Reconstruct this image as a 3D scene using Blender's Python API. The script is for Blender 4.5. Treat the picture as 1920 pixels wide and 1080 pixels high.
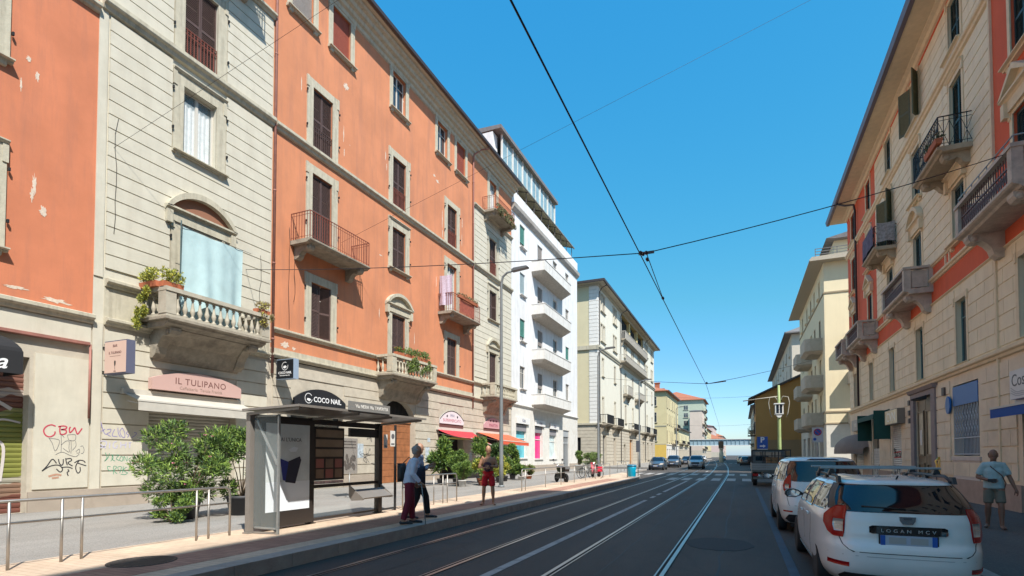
import bpy, bmesh, math, random
from mathutils import Vector, Matrix
PI = math.pi
R = math.radians
random.seed(7)
scene = bpy.context.scene
for _o in list(bpy.data.objects):
    bpy.data.objects.remove(_o)
C = scene.collection

# ---------------------------------------------------------------- camera
cd = bpy.data.cameras.new('camera')
cam = bpy.data.objects.new('camera', cd)
C.objects.link(cam)
cam.location = (0, 0, 1.69)
cam.rotation_euler = (R(91.7), 0, R(23.307))
cd.sensor_width = 36.0
cd.lens = 18.75
cd.shift_y = 0.14756
cd.clip_start = 0.1
cd.clip_end = 5000
scene.camera = cam

# ---------------------------------------------------------------- light
SUN_DIR = Vector((1.0, -0.78, 1.5)).normalized()      # towards the sun
world = bpy.data.worlds.new('World')
scene.world = world
world.use_nodes = True
nt = world.node_tree
nt.nodes.clear()
sky = nt.nodes.new('ShaderNodeTexSky')
sky.sky_type = 'NISHITA'
sky.sun_disc = False
sky.sun_elevation = math.asin(SUN_DIR.z)
sky.sun_rotation = math.atan2(SUN_DIR.x, SUN_DIR.y)
sky.altitude = 100
sky.air_density = 1.0
sky.dust_density = 0.6
sky.ozone_density = 2.0
bg = nt.nodes.new('ShaderNodeBackground')
bg.inputs['Strength'].default_value = 0.15
# per channel response, so that the clear summer sky keeps its deep blue down to the roofs
EXPO = 0.56
K = 0.15*2**EXPO
sep = nt.nodes.new('ShaderNodeSeparateColor'); com = nt.nodes.new('ShaderNodeCombineColor')
nt.links.new(sky.outputs[0], sep.inputs[0])
for ch, (amp, pw) in enumerate(((0.52, 1.5), (0.69, 0.575), (0.845, 0.20))):
    m1 = nt.nodes.new('ShaderNodeMath'); m1.operation = 'MULTIPLY'; m1.inputs[1].default_value = K
    m2 = nt.nodes.new('ShaderNodeMath'); m2.operation = 'POWER'; m2.inputs[1].default_value = pw
    m3 = nt.nodes.new('ShaderNodeMath'); m3.operation = 'MULTIPLY'; m3.inputs[1].default_value = amp/K
    nt.links.new(sep.outputs[ch], m1.inputs[0]); nt.links.new(m1.outputs[0], m2.inputs[0]); nt.links.new(m2.outputs[0], m3.inputs[0])
    m4 = nt.nodes.new('ShaderNodeMath'); m4.operation = 'MULTIPLY'; m4.inputs[1].default_value = (0.22, 0.70, 0.82)[ch]
    m5 = nt.nodes.new('ShaderNodeMath'); m5.operation = 'MAXIMUM'
    nt.links.new(sep.outputs[ch], m4.inputs[0]); nt.links.new(m3.outputs[0], m5.inputs[0]); nt.links.new(m4.outputs[0], m5.inputs[1])
    nt.links.new(m5.outputs[0], com.inputs[ch])
wo = nt.nodes.new('ShaderNodeOutputWorld')
nt.links.new(com.outputs[0], bg.inputs[0])
nt.links.new(bg.outputs[0], wo.inputs[0])
sd = bpy.data.lights.new('sun', 'SUN')
sd.energy = 5.0
sd.angle = R(0.5)
sd.color = (1.0, 0.955, 0.88)
sun = bpy.data.objects.new('sun', sd)
C.objects.link(sun)
sun.location = (30, -25, 60)
sun.rotation_euler = SUN_DIR.to_track_quat('Z', 'Y').to_euler()
scene.view_settings.view_transform = 'Standard'
scene.view_settings.look = 'None'
scene.view_settings.exposure = EXPO
scene.view_settings.gamma = 1.0
scene.render.engine = 'CYCLES'
scene.cycles.max_bounces = 7
scene.cycles.diffuse_bounces = 4
scene.cycles.glossy_bounces = 4
scene.cycles.transparent_max_bounces = 10
scene.cycles.transmission_bounces = 6
scene.cycles.use_denoising = True
scene.cycles.sample_clamp_indirect = 6.0

# ---------------------------------------------------------------- materials
MATS = {}
def mat(name, col, rough=0.8, metal=0.0, var=0.0, vscale=3.0, bump=0.0, bscale=30.0, dirt=None, dscale=0.6, damt=0.5,
        streak=False, spec=0.5, coat=0.0, emit=None, peel=None, pth=0.70, pscale=1.2, alpha=1.0, trans=0.0):
    if name in MATS:
        return MATS[name]
    m = bpy.data.materials.new(name)
    m.use_nodes = True
    t = m.node_tree
    L = t.links.new
    b = t.nodes['Principled BSDF']
    b.inputs['Roughness'].default_value = rough
    b.inputs['Metallic'].default_value = metal
    b.inputs['Specular IOR Level'].default_value = spec
    b.inputs['Coat Weight'].default_value = coat
    b.inputs['Base Color'].default_value = (*col, 1)
    if alpha < 1:
        b.inputs['Alpha'].default_value = alpha
    if trans:
        b.inputs['Transmission Weight'].default_value = trans
        b.inputs['IOR'].default_value = 1.1
    if emit:
        b.inputs['Emission Color'].default_value = (*emit[:3], 1)
        b.inputs['Emission Strength'].default_value = emit[3]
    cur = None
    if var or dirt or bump or peel:
        tc = t.nodes.new('ShaderNodeTexCoord')
        co = tc.outputs['Object']
    if var:
        n = t.nodes.new('ShaderNodeTexNoise')
        n.inputs['Scale'].default_value = vscale
        n.inputs['Detail'].default_value = 6
        n.inputs['Roughness'].default_value = 0.6
        L(co, n.inputs['Vector'])
        r = t.nodes.new('ShaderNodeMapRange')
        r.inputs['From Min'].default_value = 0.3
        r.inputs['From Max'].default_value = 0.7
        r.inputs['To Min'].default_value = 1 - var
        r.inputs['To Max'].default_value = 1 + var
        L(n.outputs['Fac'], r.inputs['Value'])
        mx = t.nodes.new('ShaderNodeMix')
        mx.data_type = 'RGBA'
        mx.blend_type = 'MULTIPLY'
        mx.inputs['Factor'].default_value = 1
        mx.inputs['A'].default_value = (*col, 1)
        L(r.outputs[0], mx.inputs['B'])
        cur = mx.outputs['Result']
    if dirt:
        n = t.nodes.new('ShaderNodeTexNoise')
        n.inputs['Scale'].default_value = dscale
        n.inputs['Detail'].default_value = 9
        n.inputs['Roughness'].default_value = 0.68
        if streak:
            mp = t.nodes.new('ShaderNodeMapping')
            mp.inputs['Scale'].default_value = (3.0, 3.0, 0.35)
            L(co, mp.inputs['Vector'])
            L(mp.outputs[0], n.inputs['Vector'])
        else:
            L(co, n.inputs['Vector'])
        r = t.nodes.new('ShaderNodeMapRange')
        r.inputs['From Min'].default_value = 0.47
        r.inputs['From Max'].default_value = 0.75
        r.inputs['To Min'].default_value = 0
        r.inputs['To Max'].default_value = damt
        L(n.outputs['Fac'], r.inputs['Value'])
        mx = t.nodes.new('ShaderNodeMix')
        mx.data_type = 'RGBA'
        mx.inputs['A'].default_value = (*col, 1)
        if cur:
            L(cur, mx.inputs['A'])
        mx.inputs['B'].default_value = (*dirt, 1)
        L(r.outputs[0], mx.inputs['Factor'])
        cur = mx.outputs['Result']
    if peel:
        n = t.nodes.new('ShaderNodeTexNoise')
        n.inputs['Scale'].default_value = pscale
        n.inputs['Detail'].default_value = 8
        n.inputs['Roughness'].default_value = 0.55
        L(co, n.inputs['Vector'])
        r = t.nodes.new('ShaderNodeMapRange')
        r.inputs['From Min'].default_value = pth
        r.inputs['From Max'].default_value = pth + 0.012
        L(n.outputs['Fac'], r.inputs['Value'])
        mx = t.nodes.new('ShaderNodeMix')
        mx.data_type = 'RGBA'
        mx.inputs['A'].default_value = (*col, 1)
        if cur:
            L(cur, mx.inputs['A'])
        mx.inputs['B'].default_value = (*peel, 1)
        L(r.outputs[0], mx.inputs['Factor'])
        cur = mx.outputs['Result']
    if cur:
        L(cur, b.inputs['Base Color'])
    if bump:
        n = t.nodes.new('ShaderNodeTexNoise')
        n.inputs['Scale'].default_value = bscale
        n.inputs['Detail'].default_value = 5
        L(co, n.inputs['Vector'])
        bp = t.nodes.new('ShaderNodeBump')
        bp.inputs['Strength'].default_value = bump
        bp.inputs['Distance'].default_value = 0.02
        L(n.outputs['Fac'], bp.inputs['Height'])
        L(bp.outputs[0], b.inputs['Normal'])
    MATS[name] = m
    return m

ORANGE = mat('orange plaster', (0.55, 0.215, 0.105), 0.9, var=0.13, vscale=0.5, bump=0.15, dirt=(0.36, 0.16, 0.10), dscale=0.6, damt=0.75, streak=True, peel=(0.62, 0.50, 0.40), pth=0.745)
ORANGE2 = mat('deeper orange plaster', (0.54, 0.185, 0.092), 0.9, var=0.12, vscale=0.7, bump=0.15, dirt=(0.34, 0.14, 0.09), dscale=0.6, damt=0.75, streak=True, peel=(0.60, 0.48, 0.38), pth=0.76)
CREAM = mat('cream plaster', (0.55, 0.515, 0.42), 0.9, var=0.07, vscale=2.0, bump=0.25, bscale=60, dirt=(0.42, 0.37, 0.28), dscale=0.8, damt=0.4, streak=True)
STONE = mat('weathered stone', (0.42, 0.38, 0.30), 0.92, var=0.12, vscale=3.5, bump=0.4, bscale=40, dirt=(0.25, 0.22, 0.17), dscale=1.5, damt=0.6)
STONEGF = mat('ground floor stone', (0.48, 0.43, 0.345), 0.92, var=0.10, vscale=2.5, bump=0.4, bscale=45, dirt=(0.30, 0.25, 0.19), dscale=1.2, damt=0.45)
TRIM = mat('pale window stone', (0.47, 0.43, 0.33), 0.9, var=0.10, vscale=5, bump=0.3, dirt=(0.22, 0.19, 0.14), dscale=2.0, damt=0.65, streak=True)
SOFFIT = mat('soffit plaster', (0.50, 0.44, 0.34), 0.9, var=0.06, vscale=2)
DARKSTONE = mat('grimy balcony stone', (0.31, 0.27, 0.21), 0.95, var=0.2, vscale=4, bump=0.5, bscale=35, dirt=(0.13, 0.11, 0.09), dscale=2.2, damt=0.8)
PLINTH = mat('plinth stone', (0.36, 0.30, 0.24), 0.9, var=0.12, vscale=4, bump=0.3, dirt=(0.2, 0.17, 0.14), dscale=2, damt=0.5)
BROWN = mat('brown painted wood', (0.085, 0.05, 0.042), 0.6, var=0.2, vscale=8)
GREENSH = mat('dark green painted wood', (0.020, 0.055, 0.060), 0.5, var=0.15, vscale=8)
OLIVESH = mat('olive painted wood', (0.10, 0.11, 0.06), 0.6, var=0.15, vscale=8)
REDBLIND = mat('rust red blind', (0.30, 0.075, 0.045), 0.7, var=0.1)
GREYBLIND = mat('grey blind', (0.28, 0.25, 0.23), 0.7, var=0.1)
TEALBLIND = mat('faded green roller blind', (0.07, 0.23, 0.19), 0.7, var=0.12)
LTBLIND = mat('pale blue roller blind', (0.32, 0.40, 0.42), 0.6, var=0.1)
PANE = mat('window glass', (0.035, 0.045, 0.055), 0.06, spec=0.9, var=0.3, vscale=1.0)
PANEG = mat('veranda glass', (0.26, 0.36, 0.38), 0.08, spec=0.9, var=0.25, vscale=0.8)
CLEAR = mat('clear glass', (0.75, 0.86, 0.84), 0.03, spec=0.7, alpha=0.24)
CURTAIN = mat('net curtain', (0.62, 0.62, 0.62), 0.9, var=0.15, vscale=6)
WHITEP = mat('white paint', (0.66, 0.64, 0.60), 0.7, var=0.08, vscale=3, dirt=(0.36, 0.33, 0.28), dscale=1.6, damt=0.6, streak=True)
FRAMEW = mat('window frame paint', (0.55, 0.52, 0.46), 0.6)
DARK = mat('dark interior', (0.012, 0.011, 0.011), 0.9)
IRON = mat('black wrought iron', (0.02, 0.02, 0.022), 0.55, metal=0.3)
RUSTIRON = mat('red oxide iron', (0.20, 0.055, 0.035), 0.7, var=0.2, vscale=9)
STEEL = mat('brushed stainless steel', (0.42, 0.40, 0.37), 0.48, metal=0.9, var=0.1, vscale=10)
GALV = mat('galvanised steel', (0.34, 0.35, 0.34), 0.5, metal=0.6, var=0.12, vscale=8)
GUTTER = mat('dark gutter metal', (0.07, 0.055, 0.055), 0.5, metal=0.4)
PIPE = mat('rust coloured downpipe', (0.30, 0.13, 0.10), 0.6, var=0.2, vscale=4)
TILE = mat('terracotta roof tile', (0.36, 0.13, 0.07), 0.9, var=0.25, vscale=6, bump=0.5, bscale=12)
ROOFG = mat('grey roofing', (0.16, 0.15, 0.15), 0.85, var=0.15, vscale=3)
RUBBER = mat('black rubber', (0.018, 0.018, 0.019), 0.85)
BLACKPL = mat('black plastic', (0.022, 0.022, 0.024), 0.5)
CHROME = mat('chrome', (0.75, 0.75, 0.76), 0.12, metal=1.0)
WHITEW = mat('white plaster', (0.68, 0.68, 0.675), 0.85, var=0.06, vscale=1.5, bump=0.2, dirt=(0.42, 0.40, 0.37), dscale=0.9, damt=0.6, streak=True)

# ---------------------------------------------------------------- mesh helpers
class MB:
    def __init__(s):
        s.v = []; s.f = []; s.m = []; s.s = []
    def add(s, vs, fs, mi=0, smooth=False):
        o = len(s.v)
        s.v += [tuple(p) for p in vs]
        for f in fs:
            s.f.append(tuple(i + o for i in f)); s.m.append(mi); s.s.append(smooth)
        return s
    def box(s, x0, x1, y0, y1, z0, z1, mi=0, skip=''):
        if x0 > x1: x0, x1 = x1, x0
        if y0 > y1: y0, y1 = y1, y0
        if z0 > z1: z0, z1 = z1, z0
        v = [(x0,y0,z0),(x1,y0,z0),(x1,y1,z0),(x0,y1,z0),(x0,y0,z1),(x1,y0,z1),(x1,y1,z1),(x0,y1,z1)]
        F = {'b':(0,3,2,1),'t':(4,5,6,7),'f':(0,1,5,4),'k':(2,3,7,6),'l':(0,4,7,3),'r':(1,2,6,5)}
        return s.add(v, [F[k] for k in F if k not in skip], mi)
    def obox(s, c, ax, ay, az, mi=0):
        c, ax, ay, az = map(Vector, (c, ax, ay, az))
        v = [c+ax*i+ay*j+az*k for k in (-1,1) for j in (-1,1) for i in (-1,1)]
        return s.add(v, [(0,2,3,1),(4,5,7,6),(0,1,5,4),(2,6,7,3),(0,4,6,2),(1,3,7,5)], mi)
    def bar(s, a, b, w, h=None, mi=0, up=(0,0,1)):
        a, b = Vector(a), Vector(b); h = h or w
        d = (b-a)
        if d.length < 1e-6: return s
        u = Vector(up)
        if abs(d.normalized().dot(u)) > 0.95: u = Vector((1,0,0))
        x = d.cross(u).normalized(); y = x.cross(d).normalized()
        return s.obox((a+b)/2, x*(w/2), d/2, y*(h/2), mi)
    def quad(s, a, b, c, d, mi=0):
        return s.add([a,b,c,d], [(0,1,2,3)], mi)
    def prism(s, poly, axis, a0, a1, mi=0, smooth=False):
        """poly: 2-D points; axis 'x': (y,z) poly, 'y': (x,z) poly, 'z': (x,y) poly"""
        n = len(poly)
        def P(p, a):
            return {'x': (a, p[0], p[1]), 'y': (p[0], a, p[1]), 'z': (p[0], p[1], a)}[axis]
        v = [P(p, a0) for p in poly] + [P(p, a1) for p in poly]
        ar = sum(poly[i][0]*poly[(i+1)%n][1]-poly[(i+1)%n][0]*poly[i][1] for i in range(n))
        side = [(i, (i+1)%n, (i+1)%n+n, i+n) for i in range(n)]
        caps = [tuple(range(n-1,-1,-1)), tuple(range(n, 2*n))]
        if (ar < 0) != (axis == 'y') != (a1 < a0):
            side = [f[::-1] for f in side]; caps = [f[::-1] for f in caps]
        s.add(v, side, mi, smooth)
        o = len(s.v) - 2*n
        for f in caps:
            s.f.append(tuple(i+o for i in f)); s.m.append(mi); s.s.append(False)
        return s
    def tube(s, pts, r, n=8, mi=0, caps=True, smooth=True):
        pts = [Vector(p) for p in pts]
        rs = r if isinstance(r, (list, tuple)) else [r]*len(pts)
        o = len(s.v); N = len(pts)
        t0 = (pts[1]-pts[0]).normalized()
        u = Vector((0,0,1)) if abs(t0.z) < 0.9 else Vector((1,0,0))
        x = t0.cross(u).normalized()
        for i, p in enumerate(pts):
            if i == 0: t = pts[1]-pts[0]
            elif i == N-1: t = pts[-1]-pts[-2]
            else: t = (pts[i+1]-p).normalized()+(p-pts[i-1]).normalized()
            t = t.normalized() if t.length > 1e-9 else t0
            x = (x - t*x.dot(t))
            x = x.normalized() if x.length > 1e-6 else t.orthogonal().normalized()
            y = t.cross(x)
            for k in range(n):
                a = 2*PI*k/n
                s.v.append(tuple(p + (x*math.cos(a)+y*math.sin(a))*rs[i]))
        for i in range(N-1):
            for k in range(n):
                k2 = (k+1)%n
                s.f.append((o+i*n+k, o+i*n+k2, o+(i+1)*n+k2, o+(i+1)*n+k)); s.m.append(mi); s.s.append(smooth)
        if caps:
            s.f.append(tuple(o+k for k in range(n-1,-1,-1))); s.m.append(mi); s.s.append(False)
            s.f.append(tuple(o+(N-1)*n+k for k in range(n))); s.m.append(mi); s.s.append(False)
        return s
    def lathe(s, prof, n=16, c=(0,0,0), mi=0, smooth=True, axis='z'):
        o = len(s.v)
        for r, h in prof:
            for k in range(n):
                a = 2*PI*k/n
                p = (r*math.cos(a), r*math.sin(a), h)
                if axis == 'x': p = (h, r*math.cos(a), r*math.sin(a))
                if axis == 'y': p = (r*math.sin(a), h, r*math.cos(a))
                s.v.append((p[0]+c[0], p[1]+c[1], p[2]+c[2]))
        for i in range(len(prof)-1):
            for k in range(n):
                k2 = (k+1)%n
                s.f.append((o+i*n+k, o+i*n+k2, o+(i+1)*n+k2, o+(i+1)*n+k)); s.m.append(mi); s.s.append(smooth)
        s.f.append(tuple(o+k for k in range(n-1,-1,-1))); s.m.append(mi); s.s.append(False)
        s.f.append(tuple(o+(len(prof)-1)*n+k for k in range(n))); s.m.append(mi); s.s.append(False)
        return s
    def mesh(s, name, mats):
        me = bpy.data.meshes.new(name)
        me.from_pydata(s.v, [], s.f)
        for m in (mats if isinstance(mats, (list, tuple)) else [mats]):
            me.materials.append(m)
        me.polygons.foreach_set('material_index', s.m)
        me.polygons.foreach_set('use_smooth', s.s)
        me.update()
        return me
    def build(s, name, mats, parent=None, loc=(0,0,0), rz=0):
        return put(s.mesh(name, mats), name, parent, loc, rz)

def put(me, name, parent=None, loc=(0,0,0), rz=0):
    o = bpy.data.objects.new(name, me)
    C.objects.link(o)
    o.location = loc
    o.rotation_euler = (0, 0, rz)
    if parent: o.parent = parent
    return o
def tag(o, label=None, cat=None, group=None, kind=None):
    if label: o['label'] = label
    if cat: o['category'] = cat
    if group: o['group'] = group
    if kind: o['kind'] = kind
    return o
def thing(name, label, cat, loc=(0,0,0), rz=0, group=None):
    o = bpy.data.objects.new(name, None)
    o.empty_display_size = 0.2
    C.objects.link(o)
    o.location = loc; o.rotation_euler = (0, 0, rz)
    return tag(o, label, cat, group)
def kids(o): return [c for c in bpy.data.objects if c.parent == o]
def copy_tree(o, parent=None, depth=0, _ch=None):
    if _ch is None:
        _ch = {}
        for c in bpy.data.objects:
            if c.parent: _ch.setdefault(c.parent.name, []).append(c)
    c = o.copy(); C.objects.link(c)
    c.parent = parent
    for k in _ch.get(o.name, []):
        copy_tree(k, c, depth+1, _ch)
    return c
def structure(name, mb, mats, loc=(0,0,0)):
    o = mb.build(name, mats, None, loc)
    o['kind'] = 'structure'
    return o
FONT_CACHE = {}
def text(name, body, size, m, parent=None, loc=(0,0,0), rot=(PI/2,0,PI/2), ext=0.004, align='CENTER', sx=1.0, shear=0.0, bold=0.0, spacing=1.0):
    """mesh lettering standing in the plane local y-z, readable from +x"""
    cu = bpy.data.curves.new(name, 'FONT')
    cu.body = body; cu.size = size; cu.extrude = ext; cu.align_x = align; cu.align_y = 'CENTER'
    cu.shear = shear; cu.offset = bold; cu.space_character = spacing
    cu.resolution_u = 3
    to = bpy.data.objects.new(name, cu)
    C.objects.link(to)
    dg = bpy.context.evaluated_depsgraph_get()
    me = bpy.data.meshes.new_from_object(to.evaluated_get(dg))
    bpy.data.objects.remove(to)
    me.materials.clear(); me.materials.append(m)
    o = put(me, name, parent, loc)
    o.rotation_euler = rot
    o.scale = (sx, 1, 1)
    return o
def stroke(mb, pts, w, x=0.004, mi=0, t=0.003):
    """flat painted stroke along (y,z) points, lying on plane x"""
    P = [Vector((p[0], p[1])) for p in pts]
    L, Rr = [], []
    for i, p in enumerate(P):
        d = (P[min(i+1, len(P)-1)] - P[max(i-1, 0)])
        d = d.normalized() if d.length > 1e-9 else Vector((1, 0))
        n = Vector((-d.y, d.x)) * (w/2)
        L.append(p+n); Rr.append(p-n)
    for i in range(len(P)-1):
        a, b, c, d = L[i], L[i+1], Rr[i+1], Rr[i]
        mb.quad((x, d.x, d.y), (x, c.x, c.y), (x, b.x, b.y), (x, a.x, a.y), mi)
def spline(pts, n=6):
    out = []
    P = [Vector(p) for p in pts]
    for i in range(len(P)-1):
        p0, p1, p2, p3 = P[max(i-1,0)], P[i], P[i+1], P[min(i+2, len(P)-1)]
        for k in range(n):
            t = k/n
            out.append(0.5*((2*p1)+(p2-p0)*t+(2*p0-5*p1+4*p2-p3)*t*t+(3*p1-p0-3*p2+p3)*t**3))
    out.append(P[-1])
    return out
# ================================================================ facade kit
# facade space: x = outward, y = along the street, z = up
def holes_grid(mb, y0, y1, z0, z1, holes, x=0.0, depth=0.28, mi=0, rmi=None):
    """a wall face with rectangular openings and their reveals"""
    rmi = mi if rmi is None else rmi
    ys = sorted({y0, y1, *[h[0] for h in holes if y0 < h[0] < y1], *[h[1] for h in holes if y0 < h[1] < y1]})
    zs = sorted({z0, z1, *[h[2] for h in holes if z0 < h[2] < z1], *[h[3] for h in holes if z0 < h[3] < z1]})
    for j in range(len(zs)-1):
        run = None
        zc = (zs[j]+zs[j+1])/2
        for i in range(len(ys)-1):
            yc = (ys[i]+ys[i+1])/2
            inside = any(h[0] < yc < h[1] and h[2] < zc < h[3] for h in holes)
            if not inside:
                if run is None: run = ys[i]
            if (inside or i == len(ys)-2) and run is not None:
                e = ys[i] if inside else ys[i+1]
                mb.quad((x,run,zs[j]), (x,e,zs[j]), (x,e,zs[j+1]), (x,run,zs[j+1]), mi)
                run = None
    for a, b, c, d in holes:
        if b <= y0 or a >= y1 or d <= z0 or c >= z1: continue
        a, b, c, d = max(a, y0), min(b, y1), max(c, z0), min(d, z1)
        q = x - depth
        mb.quad((x,a,c), (x,a,d), (q,a,d), (q,a,c), rmi)
        mb.quad((x,b,c), (q,b,c), (q,b,d), (x,b,d), rmi)
        mb.quad((x,a,c), (q,a,c), (q,b,c), (x,b,c), rmi)
        mb.quad((x,a,d), (x,b,d), (q,b,d), (q,a,d), rmi)
def courses(mb, y0, y1, z0, z1, pitch, gap, holes, t=0.03, mi=0, x=0.0, joint=None):
    """rusticated courses standing proud of the wall, stopping at the openings"""
    n = max(1, round((z1-z0)/pitch)); p = (z1-z0)/n
    for k in range(n):
        a, b = z0+k*p+gap/2, z0+(k+1)*p-gap/2
        segs = [(y0, y1)]
        for h in holes:
            if h[2] < b-0.01 and h[3] > a+0.01:
                out = []
                for s, e in segs:
                    if h[1] <= s or h[0] >= e: out.append((s, e)); continue
                    if h[0] > s: out.append((s, h[0]))
                    if h[1] < e: out.append((h[1], e))
                segs = out
        for s, e in segs:
            if e-s < 0.04: continue
            if joint:
                js = [s]
                yy = y0 + (joint/2 if k % 2 else joint)
                while yy < e-0.12:
                    if yy > s+0.12: js.append(yy)
                    yy += joint
                js.append(e)
                for i in range(len(js)-1):
                    mb.box(x-0.002, x+t, js[i]+(gap/3 if i else 0), js[i+1]-(gap/3 if i < len(js)-2 else 0), a, b, mi, skip='l')
            else:
                mb.box(x-0.002, x+t, s, e, a, b, mi, skip='l')
def moulding(mb, prof, y0, y1, mi=0):
    """prof: (x,z) outline swept along y"""
    mb.prism(prof, 'y', y0, y1, mi)
def string_prof(z0, z1, d):
    h = z1-z0
    return [(0, z0), (d*0.45, z0+h*0.1), (d*0.6, z0+h*0.4), (d*0.9, z0+h*0.5), (d, z0+h*0.6), (d, z0+h*0.92), (d*0.85, z1), (0, z1+0.02)]
def arch_pts(yc, hw, zs, rise, n=16):
    """points of a segmental arch from left springing to right"""
    if rise >= hw*0.999:
        r = hw; cz = zs; a0 = PI/2
    else:
        r = (hw*hw+rise*rise)/(2*rise); cz = zs+rise-r; a0 = math.asin(min(1, hw/r))
    return [(yc+r*math.sin(-a0+2*a0*i/n), cz+r*math.cos(-a0+2*a0*i/n)) for i in range(n+1)]
def arch_fill(mb, y0, y1, zs, zt, rise, ztop, x=0.0, depth=0.25, mi=0, n=16):
    """fills the corners between a rectangular opening's head (ztop) and an arch"""
    pts = arch_pts((y0+y1)/2, (y1-y0)/2, zs, rise, n)
    for i in range(n):
        a, b = pts[i], pts[i+1]
        mb.quad((x,a[0],a[1]), (x,b[0],b[1]), (x,b[0],ztop), (x,a[0],ztop), mi)
        mb.quad((x,a[0],a[1]), (x-depth,a[0],a[1]), (x-depth,b[0],b[1]), (x,b[0],b[1]), mi)
MESH = {}
def cached(key, fn):
    if key not in MESH: MESH[key] = fn()
    return MESH[key]
def shutter_mesh(w, h, m, open_slats=True):
    def mk():
        mb = MB(); f = 0.055
        mb.box(-0.02, 0.02, 0, f, 0, h); mb.box(-0.02, 0.02, w-f, w, 0, h)
        for z in (0, h/2-0.04, h-0.09): mb.box(-0.019, 0.019, f, w-f, z, z+0.085)
        for (a, b) in ((0.085, h/2-0.04), (h/2+0.045, h-0.09)):
            n = max(3, int((b-a)/0.062)); p = (b-a)/n
            for i in range(n):
                z = a+p*i
                mb.add([(0.016,f,z+0.004),(0.016,w-f,z+0.004),(-0.014,w-f,z+p*0.95),(-0.014,f,z+p*0.95),
                        (0.010,f,z+0.0),(0.010,w-f,z+0.0),(-0.020,w-f,z+p*0.9),(-0.020,f,z+p*0.9)],
                       [(0,1,2,3),(7,6,5,4),(0,4,5,1)])
        return mb.mesh('shutter', m)
    return cached(('sh', round(w,3), round(h,3), m.name), mk)
def slat_blind_mesh(w, h, m):
    def mk():
        mb = MB(); n = max(3, int(h/0.05)); p = h/n
        for i in range(n):
            mb.prism([(-0.008, i*p), (0.006, i*p+p*0.15), (0.006, i*p+p*0.8), (-0.008, (i+1)*p)], 'y', -w/2, w/2)
        mb.box(0, 0.02, -w/2, w/2, -0.03, 0)
        return mb.mesh('roller_blind', m)
    return cached(('bl', round(w,3), round(h,3), m.name), mk)
def roller_shutter_mesh(w, h, m, pitch=0.11):
    def mk():
        mb = MB(); n = int(h/pitch); p = h/n
        for i in range(n):
            mb.prism([(-0.01, i*p), (0.012, i*p+p*0.12), (0.022, i*p+p*0.5), (0.012, i*p+p*0.88), (-0.01, (i+1)*p)], 'y', -w/2, w/2)
        return mb.mesh('roller_shutter', m)
    return cached(('rs', round(w,3), round(h,3), m.name, pitch), mk)
def sash_mesh(w, h, fm, gm, mull=1, trans=True):
    """glazed casement: frame bars and pane"""
    def mk():
        mb = MB(); f = 0.06
        mb.box(-0.03, 0.03, -w/2, -w/2+f, 0, h); mb.box(-0.03, 0.03, w/2-f, w/2, 0, h)
        mb.box(-0.029, 0.029, -w/2+f, w/2-f, 0, f+0.02); mb.box(-0.029, 0.029, -w/2+f, w/2-f, h-f, h)
        for i in range(mull):
            y = -w/2+w*(i+1)/(mull+1)
            mb.box(-0.028, 0.028, y-0.05, y+0.05, f+0.02, h-f)
        if trans: mb.box(-0.02, 0.02, -w/2+f, w/2-f, h*0.72, h*0.72+0.04)
        mb.quad((0.0,-w/2+f,f), (0.0,w/2-f,f), (0.0,w/2-f,h-f), (0.0,-w/2+f,h-f), 1)
        return mb.mesh('window', [fm, gm])
    return cached(('sa', round(w,3), round(h,3), fm.name, gm.name, mull, trans), mk)
def surround_mesh(w, h, bw, t, m, hood=True, sill=False, feet=True):
    """flat stone band round an opening, with optional moulded head and sill"""
    def mk():
        mb = MB(); o = w/2
        mb.box(-0.01, t, -o-bw, -o, 0, h+bw); mb.box(-0.01, t, o, o+bw, 0, h+bw)
        mb.box(-0.01, t-0.003, -o, o, h, h+bw-0.003)
        mb.box(0, t+0.03, -o-bw-0.025, -o-bw+0.10, h-0.12, h+bw); mb.box(0, t+0.03, o+bw-0.10, o+bw+0.025, h-0.12, h+bw)
        if hood:
            mb.prism([(0,h+bw), (t+0.02,h+bw), (t+0.09,h+bw+0.07), (t+0.09,h+bw+0.10), (0,h+bw+0.13)], 'y', -o-bw-0.03, o+bw+0.03)
        return mb.mesh('surround', m)
    return cached(('su', round(w,3), round(h,3), bw, t, m.name, hood), mk)
def sill_mesh(w, m, d=0.22, h=0.12):
    def mk():
        mb = MB()
        mb.prism([(0,-h), (d*0.55,-h), (d*0.6,-h*0.6), (d,-h*0.45), (d,-0.02), (0,0.0)], 'y', -w/2, w/2)
        for y in (-w/2+0.12, w/2-0.32):
            mb.prism([(0,-h-0.12), (d*0.35,-h-0.10), (d*0.5,-h), (0,-h)], 'y', y, y+0.2)
        return mb.mesh('sill', m)
    return cached(('si', round(w,3), m.name, d, h), mk)
def railing_mesh(w, h, m, pitch=0.115, r=0.011, rings=False):
    def mk():
        mb = MB()
        for z in (0.06, h*0.82, h): mb.box(-0.014, 0.014, -w/2, w/2, z-0.012, z+0.012)
        n = int(w/pitch)
        for i in range(n+1):
            y = -w/2+w*i/n
            mb.box(-r, r, y-r, y+r, 0, h)
        return mb.mesh('railing', m)
    return cached(('ra', round(w,3), round(h,3), m.name), mk)
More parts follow.
